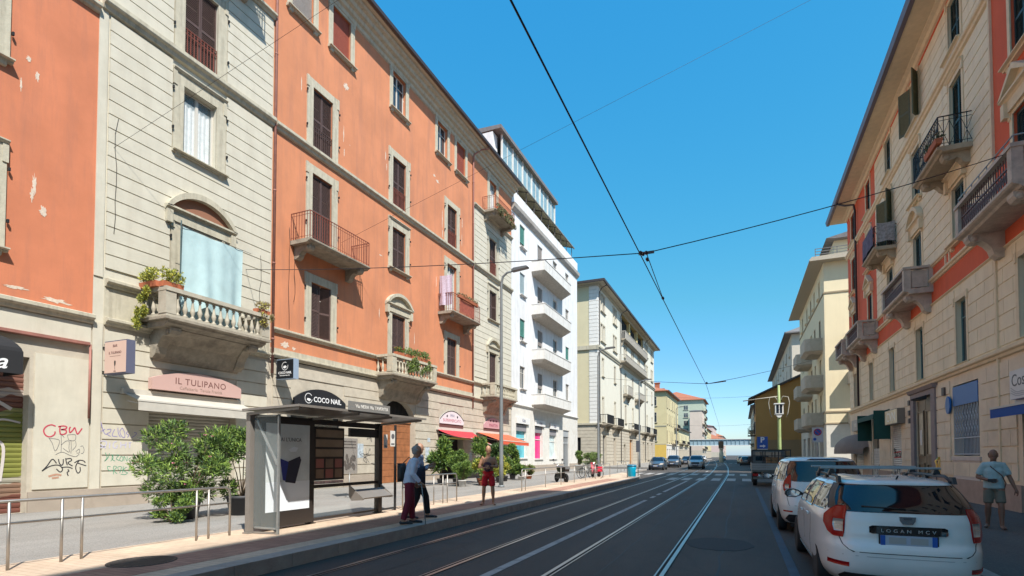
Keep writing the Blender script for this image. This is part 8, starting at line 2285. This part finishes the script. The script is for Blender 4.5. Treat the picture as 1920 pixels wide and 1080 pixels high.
text('lettering', 'nail spa', 0.52, WTX, fc, (0.885, 0.62, 3.98), ext=0.003, shear=0.35, bold=0.006)
# right side
t = thing('canopy', 'dark green rectangular canopy with side curtains on the right', 'awning', (RX, 34.6, 0), PI)
GA = mat('dark green canvas', (0.012, 0.075, 0.06), 0.8, var=0.1)
mb = MB(); mb.prism([(0.03,4.05),(0.75,3.78),(0.75,3.55),(0.72,3.55),(0.72,3.74),(0.03,4.0)], 'y', -2.2, 2.0); mb.box(0.03, 0.74, -2.22, -2.19, 2.5, 3.98); mb.box(0.03, 0.74, 1.98, 2.01, 2.5, 3.98); mb.build('canvas', GA, t)
t = thing('box_sign', 'cream lit shop box sign above the slatted shutter right of the green canopy', 'shop sign', (RX, 31.0, 0), PI)
mb = MB(); mb.box(0.02, 0.34, -1.15, 1.15, 3.17, 3.88); cs = mb.build('case', mat('grey brown sign case', (0.22, 0.18, 0.14), 0.6), t)
mb = MB(); mb.box(0.34, 0.35, -1.12, 1.12, 3.2, 3.85); fc = mb.build('face', mat('cream sign face', (0.82, 0.70, 0.45), 0.5, var=0.2, vscale=2), t)
text('lettering', 'CVN', 0.62, mat('ivory lettering', (0.9, 0.88, 0.80), 0.5), fc, (0.352, 0, 3.5), ext=0.002, sx=1.3)
t = thing('box_sign', 'small grey shop sign above the brown domed canopy', 'shop sign', (RX, 40.6, 0), PI)
mb = MB(); mb.box(0.02, 0.22, -1.2, 1.2, 3.25, 3.95); cs = mb.build('case', mat('grey sign face', (0.42, 0.38, 0.33), 0.6), t)
text('lettering', 'FIORI', 0.34, mat('pale lettering', (0.70, 0.66, 0.56), 0.5), cs, (0.222, 0, 3.6), ext=0.002)
t = thing('dome_canopy', 'greyish brown domed canopy over the far shop on the right', 'awning', (RX, 40.2, 0), PI)
DA = mat('taupe canvas', (0.24, 0.19, 0.16), 0.85, var=0.08, vscale=2)
mb = MB(); n = 8
V = []; F = []; k = 14
for i in range(n+1):
    a = PI/2*i/n
    for j in range(k+1):
        u = j/k; y = -2.6+5.2*u
        e = max(0.0, 1-abs(2*u-1)**4)
        V.append((0.02+1.35*math.sin(a)*(0.25+0.75*e), y, 1.98+1.05*math.cos(a)*(0.2+0.8*e)))
for i in range(n):
    for j in range(k): F.append((i*(k+1)+j, (i+1)*(k+1)+j, (i+1)*(k+1)+j+1, i*(k+1)+j+1))
mb.add(V, F, 0, True)
fr = [V[n*(k+1)+j] for j in range(k+1)]
for j in range(k): mb.quad(fr[j], (fr[j][0],fr[j][1],fr[j][2]-0.22), (fr[j+1][0],fr[j+1][1],fr[j+1][2]-0.22), fr[j+1])
mb.build('canvas', DA, t)
t = thing('box_sign', 'white shop sign beginning Cos with a ring emblem at the right edge', 'shop sign', (RX, 17.1, 0), PI)
mb = MB(); mb.box(0.02, 0.30, -1.5, 1.5, 3.18, 3.95); cs = mb.build('case', mat('white box sign', (0.60, 0.57, 0.54), 0.5, var=0.05), t)
text('lettering', 'Cos', 0.46, mat('dark letters', (0.05, 0.05, 0.06), 0.5), cs, (0.302, -1.02, 3.66), ext=0.002)
mb = MB()
for (cy, cz, r0, r1, mi) in ((-0.42, 3.42, 0.16, 0.22, 0), (-0.42, 3.78, 0.06, 0.12, 1)):
    for i in range(24):
        a, b2 = 2*PI*i/24, 2*PI*(i+1)/24
        mb.quad((0.304,cy+r0*math.cos(a),cz+r0*math.sin(a)), (0.304,cy+r1*math.cos(a),cz+r1*math.sin(a)), (0.304,cy+r1*math.cos(b2),cz+r1*math.sin(b2)), (0.304,cy+r0*math.cos(b2),cz+r0*math.sin(b2)), mi)
mb.build('ring_emblem', [mat('dark letters', (0.05, 0.05, 0.06), 0.5), mat('yellow print', (0.60, 0.45, 0.08), 0.5)], cs)
mb = MB()
for k in range(3): stroke(mb, spline([(-1.45, 3.5-k*0.07), (-1.1, 3.36-k*0.05), (-0.75, 3.36-k*0.05), (-0.3, 3.28-k*0.02)]), 0.03, 0.3025)
mb.build('wave_marks', mat('grey wave print', (0.38, 0.37, 0.37), 0.6), cs)
awning('awning', 'royal blue awning below the white sign at the right edge', 15.5, 18.7, 3.05, 0.7, 2.95, 2.95, mat('royal blue canvas', (0.012, 0.07, 0.30), 0.8), 0.26, side=-1, X=RX)

# ================================================================ two-wheelers
def scooter(name, label, loc, rz, col, moto=False, scale=1.0):
    t = thing(name, label, 'scooter' if not moto else 'motorcycle', loc, rz)
    P_ = mat('two wheeler paint %.2f' % col[0], col, 0.3, coat=0.6)
    for y in (-0.62, 0.66):
        ty, rm = cached(('mw',), lambda: (MB().lathe([(0.15,-0.05),(0.22,-0.055),(0.26,-0.02),(0.26,0.02),(0.22,0.055),(0.15,0.05)], 20, axis='x').mesh('tyre', RUBBER), MB().lathe([(0.02,-0.06),(0.04,-0.05),(0.155,-0.03),(0.155,0.03),(0.04,0.05),(0.02,0.06)], 16, axis='x').mesh('rim', ALLOY)))
        w = put(ty, 'wheel', t, (0, y, 0.26)); put(rm, 'rim', w)
    mb = MB()
    if moto: mb.prism([(-0.75,0.62),(-0.1,0.55),(0.30,0.62),(0.42,0.80),(0.12,0.92),(-0.15,0.80),(-0.8,0.84)], 'x', -0.13, 0.13); mb.prism([(-0.25,0.22),(0.3,0.22),(0.35,0.55),(-0.15,0.55)], 'x', -0.16, 0.16)
    else: mb.prism([(-0.85,0.42),(-0.5,0.30),(0.25,0.22),(0.38,0.26),(0.62,0.95),(0.52,1.0),(0.34,0.42),(0.0,0.34),(-0.15,0.68),(-0.85,0.74)], 'x', -0.17, 0.17)
    mb.build('body', P_, t)
    mb = MB(); mb.prism([(-0.85,0.76),(0.02,0.72),(0.0,0.82),(-0.8,0.88)], 'x', -0.14, 0.14); mb.build('saddle', BLACKPL, t)
    mb = MB(); mb.tube([(0,0.66,0.26), (0,0.5,0.75), (0,0.44,1.02)], 0.03, 8); mb.build('fork', CHROME, t)
    mb = MB(); mb.tube([(-0.33,0.34,1.05), (-0.2,0.44,1.03), (0.2,0.44,1.03), (0.33,0.34,1.05)], 0.017, 6)
    for s in (-1, 1): mb.tube([(s*0.2,0.44,1.03), (s*0.28,0.5,1.22)], 0.008, 5); mb.lathe([(0.001,-0.01),(0.06,-0.01),(0.06,0.01),(0.001,0.01)], 10, (s*0.28,0.5,1.26), 0, False, 'y')
    mb.build('handlebar', BLACKPL, t)
    mb = MB(); mb.lathe([(0.001,0.08),(0.07,0.07),(0.09,0.0),(0.001,-0.02)], 12, (0,0.58,0.9), 0, True, 'y'); mb.build('headlight', CLEARL, t)
    mb = MB(); mb.tube([(0.1,0,0.3), (0.3,-0.05,0.0)], 0.012, 5); mb.build('kickstand', CHROME, t)
    return t
scooter('motor_scooter', 'dark motorcycle leaning behind the far steel railing', (-9.3, 28.6, 0.15), R(42), (0.03, 0.03, 0.03), True)
scooter('motor_scooter', 'red motor scooter parked left of the blue litter bin', (-9.4, 36.6, 0.15), R(35), (0.55, 0.02, 0.05))
t = thing('bicycle', 'grey bicycle parked beside the red motor scooter', 'bicycle', (-9.5, 34.6, 0.15), R(50))
mb = MB()
for y in (-0.52, 0.52):
    for i in range(24):
        a, b2 = 2*PI*i/24, 2*PI*(i+1)/24
        mb.bar((0, y+0.33*math.cos(a), 0.34+0.33*math.sin(a)), (0, y+0.33*math.cos(b2), 0.34+0.33*math.sin(b2)), 0.03)
    for i in range(12): mb.bar((0,y,0.34), (0, y+0.32*math.cos(i*PI/6), 0.34+0.32*math.sin(i*PI/6)), 0.004)
mb.build('wheels', RUBBER, t)
mb = MB(); A_, B_, C_, D_ = (0,-0.52,0.34), (0,-0.08,0.30), (0,-0.2,0.82), (0,0.38,0.80)
for p, q in ((A_,B_), (A_,C_), (B_,C_), (C_,D_), (B_,D_), (D_,(0,0.52,0.34)), (D_,(0,0.36,0.98)), (C_,(0,-0.23,0.95))): mb.tube([p, q], 0.016, 6)
mb.build('frame', GALV, t)
mb = MB(); mb.tube([(-0.28,0.25,1.0), (-0.1,0.36,1.0), (0.1,0.36,1.0), (0.28,0.25,1.0)], 0.012, 6); mb.build('handlebar', BLACKPL, t)
mb = MB(); mb.prism([(-0.36,0.95),(-0.12,0.95),(-0.1,0.98),(-0.36,1.0)], 'x', -0.06, 0.06); mb.build('saddle', BLACKPL, t)
t = thing('bicycle', 'second bicycle standing against the far steel railing', 'bicycle', (-9.0, 33.6, 0.15), R(100))
for c in [c for c in bpy.data.objects if c.parent and c.parent.name == 'bicycle']:
    d = c.copy(); C.objects.link(d); d.parent = t
# ================================================================ people
def blob(parts, vox, m, smooth=4, cap=0.9):
    """one continuous skin round overlapping tapered limbs: parts are lists of (point, (side radius, depth radius))"""
    mb = MB(); n = 14
    for pts in parts:
        P = [Vector(p) for p, r in pts]; rr = [r if isinstance(r, tuple) else (r, r) for p, r in pts]
        if len(P) == 1:
            rx, ry, rz = rr[0] if len(rr[0]) == 3 else (rr[0][0], rr[0][1], rr[0][1]); o = len(mb.v)
            prof = [(max(1e-3, math.sin(PI*i/10)), -math.cos(PI*i/10)) for i in range(11)]
            mb.lathe(prof, n, (0, 0, 0)); 
            for q in range(o, len(mb.v)): v = mb.v[q]; mb.v[q] = (P[0].x+v[0]*rx, P[0].y+v[1]*ry, P[0].z+v[2]*rz)
            continue
        # rounded ends
        d0 = (P[0]-P[1]).normalized(); d1 = (P[-1]-P[-2]).normalized(); e0 = min(rr[0]); e1 = min(rr[-1])
        P = [P[0]+d0*e0*cap, P[0]+d0*e0*cap*0.6]+P+[P[-1]+d1*e1*cap*0.6, P[-1]+d1*e1*cap]
        rr = [tuple(q*0.35 for q in rr[0]), tuple(q*0.82 for q in rr[0])]+rr+[tuple(q*0.82 for q in rr[-1]), tuple(q*0.35 for q in rr[-1])]
        o = len(mb.v); N = len(P)
        for i, p in enumerate(P):
            t = (P[min(i+1, N-1)]-P[max(i-1, 0)]).normalized()
            x = Vector((1,0,0)); x = x-t*x.dot(t)
            x = x.normalized() if x.length > 0.2 else t.orthogonal().normalized()
            y = t.cross(x)
            for k in range(n):
                a = 2*PI*k/n; mb.v.append(tuple(p+x*math.cos(a)*rr[i][0]+y*math.sin(a)*rr[i][1]))
        for i in range(N-1):
            for k in range(n):
                k2 = (k+1) % n; mb.f.append((o+i*n+k, o+i*n+k2, o+(i+1)*n+k2, o+(i+1)*n+k)); mb.m.append(0); mb.s.append(True)
        mb.f.append(tuple(o+k for k in range(n-1,-1,-1))); mb.m.append(0); mb.s.append(True)
        mb.f.append(tuple(o+(N-1)*n+k for k in range(n))); mb.m.append(0); mb.s.append(True)
    o = mb.build('tmp', m)
    md = o.modifiers.new('r', 'REMESH'); md.mode = 'VOXEL'; md.voxel_size = vox; md.use_smooth_shade = True
    sm = o.modifiers.new('s', 'SMOOTH'); sm.iterations = smooth; sm.factor = 0.5
    dg = bpy.context.evaluated_depsgraph_get()
    me = bpy.data.meshes.new_from_object(o.evaluated_get(dg)); bpy.data.objects.remove(o)
    me.materials.clear(); me.materials.append(m)
    for p in me.polygons: p.use_smooth = True
    return me
def skin(name, V, E, rad, m, sub=2, root=0):
    return blob([[(v, r) for v, r in zip(V, rad)]], 0.014, m, 3)
def join_mb(me, mb, m):
    """adds the polygons of an MB to a mesh"""
    bm = bmesh.new(); bm.from_mesh(me)
    vs = [bm.verts.new(v) for v in mb.v]
    for f, s in zip(mb.f, mb.s):
        try: q = bm.faces.new([vs[i] for i in f]); q.smooth = s
        except ValueError: pass
    bm.to_mesh(me); bm.free(); return me
def hand_fingers(mb, wrist, d, palm_n, curl=0.5, sg=1):
    """five tapering fingers from a palm: d along the hand, palm_n out of the palm"""
    d = Vector(d).normalized(); nrm = Vector(palm_n).normalized(); s = d.cross(nrm).normalized()*sg
    k0 = Vector(wrist)+d*0.085
    for i, (off, L) in enumerate(((-0.030,0.070),(-0.010,0.078),(0.010,0.073),(0.029,0.058))):
        p = k0+s*off; dd = d.copy(); pts = [p-d*0.02]
        for q in range(3):
            pts.append(pts[-1]+dd*(L*(0.45,0.32,0.26)[q]+(0.02 if q == 0 else 0))); dd = (dd+nrm*curl*0.8).normalized()
        mb.tube(pts, [0.0095,0.0092,0.0082,0.006], 6)
    p = Vector(wrist)+d*0.03-s*0.028
    mb.tube([p, p+(-s*0.7+d*0.6+nrm*0.3)*0.03, p+(-s*0.6+d*1.1+nrm*0.5)*0.052, p+(-s*0.4+d*1.5+nrm*0.7)*0.066], [0.013,0.012,0.010,0.007], 6)
def person(label, loc, rz, H, pose, sk, top, bottom, shoes, hair, bald=False, sleeves='short', shorts=False, extra=None):
    """pose: joint positions in a 1.75 m frame, facing +y, x to the right of the figure"""
    t = thing('person', label, 'person', loc, rz); S = H/1.75; t.scale = (S, S, S)
    J = dict(pel=(0,0,0.93), waist=(0,0.0,1.08), chest=(0,0.0,1.30), neckb=(0,-0.01,1.45), neck=(0,0.0,1.50), head=(0,0.015,1.62), crown=(0,0.0,1.70),
             shL=(-0.17,-0.01,1.41), elL=(-0.24,-0.03,1.13), wrL=(-0.25,0.05,0.88), shR=(0.17,-0.01,1.41), elR=(0.24,-0.03,1.13), wrR=(0.25,0.05,0.88),
             hipL=(-0.09,0,0.90), knL=(-0.10,0.02,0.50), anL=(-0.10,-0.02,0.09), toL=(-0.12,0.15,0.03), hipR=(0.09,0,0.90), knR=(0.10,0.02,0.50), anR=(0.10,-0.02,0.09), toR=(0.12,0.15,0.03))
    J.update(pose.get('J', {}))
    J = {k: Vector(v) for k, v in J.items()}
    def lerp(a, b, t_): return J[a].lerp(J[b], t_)
    hd = J['head']; cr = J['crown']; P = []
    P.append([(J['pel'], (0.165,0.115)), (J['waist'], (0.150,0.105)), (J['chest'], (0.180,0.120)), (J['chest'].lerp(J['neckb'], 0.6), (0.150,0.095)), (J['neckb'], (0.07,0.065)), (J['neck'], (0.058,0.060)), (hd+Vector((0,0,-0.03)), (0.055,0.060))])
    P.append([(hd+Vector((0,0.005,0.045)), (0.083,0.103,0.118))]); P.append([(hd+Vector((0,0.025,-0.035)), (0.060,0.068,0.070))])
    fm = MB()
    for sd, sg in (('L',-1), ('R',1)):
        P.append([(J['chest'].lerp(J['neckb'], 0.45), (0.07,0.08)), (J['sh'+sd], 0.066), (lerp('sh'+sd,'el'+sd,0.35), 0.055), (lerp('sh'+sd,'el'+sd,0.7), 0.048), (J['el'+sd], 0.042)])
        hdv = (J['wr'+sd]-J['el'+sd]).normalized(); hdv = Vector(pose.get('hand'+sd, hdv)).normalized()
        P.append([(J['el'+sd], 0.042), (lerp('el'+sd,'wr'+sd,0.3), 0.045), (lerp('el'+sd,'wr'+sd,0.75), 0.033), (J['wr'+sd], 0.027), (J['wr'+sd]+hdv*0.045, 0.033), (J['wr'+sd]+hdv*0.08, 0.031)])
        hand_fingers(fm, J['wr'+sd], hdv, pose.get('palm'+sd, (-sg,0.15,0)), pose.get('curl', 0.45), sg)
        P.append([(J['pel']+Vector((sg*0.06,0,-0.02)), 0.11), (J['hip'+sd], 0.10), (lerp('hip'+sd,'kn'+sd,0.35), 0.088), (lerp('hip'+sd,'kn'+sd,0.75), 0.066), (J['kn'+sd], 0.057)])
        P.append([(J['kn'+sd], 0.057), (lerp('kn'+sd,'an'+sd,0.3)+Vector((0,-0.012,0)), 0.061), (lerp('kn'+sd,'an'+sd,0.7), 0.043), (J['an'+sd], 0.040)])
        P.append([(J['an'+sd]+Vector((0,-0.03,-0.035)), (0.036,0.035)), (J['an'+sd].lerp(J['to'+sd], 0.5)+Vector((0,0,-0.012)), (0.042,0.032)), (J['to'+sd]-Vector((0,0,0.005)), (0.042,0.018))])
    # face: nose, ears, brow
    hh = hd+Vector((0,0,0.02)); fd = Vector(pose.get('face', (0,1,0))).normalized(); fx = fd.cross(Vector((0,0,1))).normalized()
    fm.tube([hh+fd*0.085+Vector((0,0,0.02)), hh+fd*0.105-Vector((0,0,0.012)), hh+fd*0.086-Vector((0,0,0.024))], [0.008,0.014,0.010], 6)
    for s in (-1, 1): fm.obox(hh+fx*s*0.078-fd*0.005, fx*0.008, fd*0.017, (0,0,0.03))
    body = join_mb(blob(P, 0.012, sk), fm, sk); bo = put(body, 'body', t)
    mb = MB()
    for s in (-1, 1): mb.lathe([(0.001,-0.006),(0.009,-0.004),(0.011,0),(0.009,0.005),(0.001,0.007)], 8, tuple(hh+fx*s*0.031+fd*0.083+Vector((0,0,0.012))), 0, True, 'y')
    mb.build('eyes', mat('dark eyes', (0.03,0.02,0.015), 0.3), t)
    mb = MB(); mb.obox(hh+fd*0.084-Vector((0,0,0.045)), fx*0.022, fd*0.006, (0,0,0.005)); mb.build('mouth', mat('lips', (0.35,0.12,0.10), 0.5), t)
    if not bald:
        hv = [hd+Vector((0,0,0.02))-fd*0.028, hd+Vector((0,0,0.075))-fd*0.020, cr+Vector((0,0,0.005))-fd*0.005]
        put(skin('hair', hv, [(0,1),(1,2)], [(0.091,0.088),(0.094,0.106),(0.074,0.090)], hair), 'hair', t)
    # clothing grown round the same joints
    def chain(name, items, edges, m, root=0):
        nb = {}
        for a, b_ in edges: nb.setdefault(a, []).append(b_)
        parts = []
        def walk(path):
            nx = nb.get(path[-1], [])
            if not nx: parts.append(path); return
            for i_, q in enumerate(nx): walk(path+[q]) if i_ == 0 else walk([path[-1], q])
        walk([0])
        return put(blob([[items[i] for i in p_] for p_ in parts], 0.012, m, 3, 0.22), name, t)
    if top:
        it = [(J['pel']+Vector((0,0,-0.02)), (0.190,0.145)), (J['waist'], (0.178,0.135)), (J['chest'], (0.188,0.134)), (J['chest'].lerp(J['neckb'], 0.55), (0.160,0.110)), (J['neckb']+Vector((0,0,-0.02)), (0.090,0.085))]
        ed = [(0,1),(1,2),(2,3),(3,4)]
        for sd in 'LR':
            k = len(it); end = 0.75 if sleeves == 'short' else 1.0
            it += [(J['sh'+sd], 0.082), (lerp('sh'+sd,'el'+sd,0.45), 0.074), (lerp('sh'+sd,'el'+sd,end), 0.070 if sleeves == 'short' else 0.060)]
            ed += [(3,k),(k,k+1),(k+1,k+2)]
            if sleeves == 'long': it += [(lerp('el'+sd,'wr'+sd,0.92), 0.045)]; ed += [(k+2,k+3)]
        chain('shirt', it, ed, top)
    it = [(J['waist']+Vector((0,0,-0.07)), (0.168,0.128)), (J['pel'], (0.182,0.138))]; ed = [(0,1)]
    for sd in 'LR':
        k = len(it); it += [(J['hip'+sd]+Vector((0,0,-0.02)), 0.112 if not shorts else 0.100), (lerp('hip'+sd,'kn'+sd,0.5), 0.098 if not shorts else 0.094)]; ed += [(1,k),(k,k+1)]
        if shorts: it += [(lerp('hip'+sd,'kn'+sd,0.80), 0.090)]; ed += [(k+1,k+2)]
        else: it += [(J['kn'+sd], 0.080), (lerp('kn'+sd,'an'+sd,0.5), 0.074), (lerp('kn'+sd,'an'+sd,0.93), 0.066)]; ed += [(k+1,k+2),(k+2,k+3),(k+3,k+4)]
    chain('shorts' if shorts else 'trousers', it, ed, bottom)
    for sd in 'LR':
        a, b = J['an'+sd], J['to'+sd]; d = (b-a); d.z = 0; d = d.normalized()
        put(skin('shoe', [a+Vector((0,0,-0.045))-d*0.05, a.lerp(b, 0.5)+Vector((0,0,-0.015)), b+d*0.035], [(0,1),(1,2)], [(0.042,0.040),(0.046,0.036),(0.042,0.026)] if shoes[1] else [(0.038,0.012),(0.044,0.012),(0.042,0.012)], shoes[0]), 'shoe', t)
    if extra: extra(t, J)
    return t
SK1 = mat('tanned skin', (0.36, 0.19, 0.12), 0.55, var=0.05, vscale=10); SK2 = mat('brown skin', (0.22, 0.115, 0.075), 0.55, var=0.05, vscale=10); SK3 = mat('light skin', (0.50, 0.29, 0.20), 0.55)
HB = mat('dark hair', (0.02, 0.015, 0.012), 0.7); HG = mat('grey hair', (0.30, 0.28, 0.26), 0.8, var=0.2, vscale=20)
BLK = mat('black leather', (0.015, 0.015, 0.016), 0.5)
def bag(t, c, r, strap=None, m=BLK, name='shoulder_bag'):
    mb = MB(); n = 10
    mb.prism([(c[0]+r[0]*math.copysign(abs(math.cos(a))**0.6, math.cos(a)), c[2]+r[2]*math.copysign(abs(math.sin(a))**0.6, math.sin(a))) for a in [2*PI*i/16 for i in range(16)]], 'y', c[1]-r[1], c[1]+r[1], 0, True)
    b = mb.build('bag', m, None)
    if strap: mb = MB(); mb.tube([Vector(p) for p in strap], 0.012, 6); mb.build('strap', m, b)
    return b
# --- elderly man in a pale shirt and wine red trousers, stick in hand, black bag at his back
def ex1(t, J):
    # rucksack-like dark bag on the left shoulder
    root = thing('shoulder_bag', 'black shoulder bag on the back of the person in wine red trousers', 'bag', t.location, t.rotation_euler.z); root.scale = t.scale
    b = bag(root, (-0.08,-0.17,1.14), (0.16,0.09,0.21), [(-0.12,-0.14,1.34), (-0.15,0.0,1.48), (-0.13,0.10,1.40), (-0.10,0.14,1.2)]); b.parent = root
    st = thing('walking_stick', 'thin grey walking stick held by the person in wine red trousers', 'walking stick', t.location, t.rotation_euler.z); st.scale = t.scale
    mb = MB(); w = J['wrR']; mb.tube([(w.x+0.02,w.y+0.03,w.z-0.06), (w.x+0.06,w.y+0.12,0.01)], 0.010, 6); mb.tube([(w.x+0.02,w.y-0.05,w.z-0.05), (w.x+0.02,w.y+0.02,w.z-0.045), (w.x+0.02,w.y+0.04,w.z-0.08)], 0.012, 6); mb.build('shaft', GALV, st)
person('person in pale blue shirt and wine red trousers leaning on a stick', (-6.62, 9.75, 0.2), R(-52), 1.70,
  dict(J=dict(chest=(0,0.06,1.28), neckb=(0,0.10,1.42), neck=(0,0.13,1.47), head=(0,0.16,1.59), crown=(0,0.15,1.67), shL=(-0.17,0.07,1.38), shR=(0.17,0.07,1.38), elR=(0.24,0.05,1.12), wrR=(0.20,0.22,0.93), elL=(-0.22,0.0,1.12), wrL=(-0.20,0.14,0.92), hipL=(-0.09,0,0.90), knL=(-0.09,0.05,0.50), knR=(0.10,-0.03,0.50), anR=(0.10,-0.14,0.09), toR=(0.11,0.02,0.03), anL=(-0.10,0.08,0.09), toL=(-0.11,0.25,0.03))),
  SK1, mat('pale blue shirt', (0.58, 0.62, 0.74), 0.85, var=0.1, vscale=5, bump=1.0, bscale=9), mat('wine red cloth', (0.16, 0.012, 0.03), 0.85, var=0.1, bump=1.0, bscale=9), (mat('dark shoe leather', (0.025,0.025,0.03), 0.5), True), HG, sleeves='long', extra=ex1)
def ex2(t, J):
    root = thing('shoulder_bag', 'dark navy bag carried at the side of the person in black trousers', 'bag', t.location, t.rotation_euler.z); root.scale = t.scale
    b = bag(root, (0.20,0.02,1.03), (0.12,0.15,0.21), [(0.24,0,1.22), (0.20,0.02,1.46), (0.18,0.05,1.46), (0.24,0.06,1.22)], mat('navy bag cloth', (0.025,0.028,0.05), 0.8)); b.parent = root
person('person in a grey top and black trousers stepping forward behind the stick holder', (-6.98, 10.65, 0.2), R(-60), 1.74,
  dict(J=dict(anL=(-0.09,0.22,0.09), toL=(-0.10,0.39,0.03), knL=(-0.09,0.17,0.51), anR=(0.09,-0.20,0.11), toR=(0.10,-0.04,0.03), knR=(0.09,-0.03,0.50), elR=(0.25,0.02,1.14), wrR=(0.20,0.24,1.20), elL=(-0.22,0.02,1.14), wrL=(-0.15,0.26,1.25))),
  SK1, mat('slate shirt', (0.34, 0.38, 0.50), 0.85, var=0.1, vscale=5, bump=1.0, bscale=9), mat('black trousers', (0.014,0.013,0.016), 0.85), (mat('dark shoe leather', (0.025,0.025,0.03), 0.5), True), HB, sleeves='long', extra=ex2)
def ex3(t, J):
    root = thing('dark_bundle', 'dark jacket held against the chest of the man in red shorts', 'jacket', t.location, t.rotation_euler.z); root.scale = t.scale
    rnd = random.Random(3); V = [(0.02+0.0*k, 0.18, 1.24-0.07*k) for k in range(4)]
    put(skin('cloth', V, [(0,1),(1,2),(2,3)], [(0.11,0.05),(0.14,0.06),(0.12,0.06),(0.07,0.04)], mat('dark violet jacket', (0.06,0.03,0.045), 0.9, var=0.2, vscale=8)), 'cloth', root)
person('bare chested man in red shorts and flip flops facing the street', (-6.95, 14.35, 0.2), R(-158), 1.74,
  dict(J=dict(anL=(-0.15,0,0.09), toL=(-0.20,0.15,0.03), knL=(-0.13,0.02,0.50), anR=(0.15,0,0.09), toR=(0.21,0.14,0.03), knR=(0.13,0.02,0.50), elL=(-0.27,0.03,1.14), wrL=(-0.07,0.21,1.17), elR=(0.27,0.03,1.14), wrR=(0.08,0.22,1.12)), handL=(1,0.2,0), handR=(-1,0.2,0), palmL=(0,-1,0), palmR=(0,-1,0)),
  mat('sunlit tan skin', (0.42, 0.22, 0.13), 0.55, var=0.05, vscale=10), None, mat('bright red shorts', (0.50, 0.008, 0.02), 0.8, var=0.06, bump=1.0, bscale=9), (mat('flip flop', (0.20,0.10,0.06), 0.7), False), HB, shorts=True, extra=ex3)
def ex4(t, J):
    root = thing('wallet', 'dark wallet held at the waist of the man in a mint t-shirt', 'wallet', t.location, t.rotation_euler.z); root.scale = t.scale
    mb = MB(); mb.box(-0.02, 0.13, 0.225, 0.25, 1.05, 1.12); mb.build('leather', BLK, root)
    b2 = thing('body_bag', 'thin brown strap bag across the man in a mint t-shirt', 'bag', t.location, t.rotation_euler.z); b2.scale = t.scale
    mb = MB(); mb.tube([(-0.17,0.0,0.86), (-0.19,0.10,1.02), (-0.12,0.15,1.2), (0.05,0.13,1.38), (0.09,0.02,1.47)], 0.010, 6); mb.build('strap', mat('brown strap', (0.12,0.05,0.03), 0.7), b2)
person('man in a mint t-shirt and khaki shorts walking towards us on the right pavement', (4.95, 14.6, 0.12), R(168), 1.66,
  dict(J=dict(anL=(-0.10,0.16,0.10), toL=(-0.13,0.32,0.03), knL=(-0.10,0.13,0.51), anR=(0.11,-0.08,0.09), toR=(0.16,0.07,0.03), knR=(0.11,0.04,0.50), elR=(0.27,-0.04,1.15), wrR=(0.10,0.20,1.09), elL=(-0.27,0.0,1.15), wrL=(-0.35,0.06,0.90)), handR=(-1,0.25,0), palmR=(0,-1,0.1), curl=0.7),
  SK2, mat('mint t-shirt', (0.34, 0.48, 0.50), 0.85, var=0.06, vscale=6, bump=1.0, bscale=9), mat('khaki shorts', (0.16, 0.155, 0.12), 0.85, var=0.08, bump=1.0, bscale=9), (mat('brown sandals', (0.05,0.03,0.02), 0.7), False), HB, shorts=True, extra=ex4)
scene.render.film_transparent = False
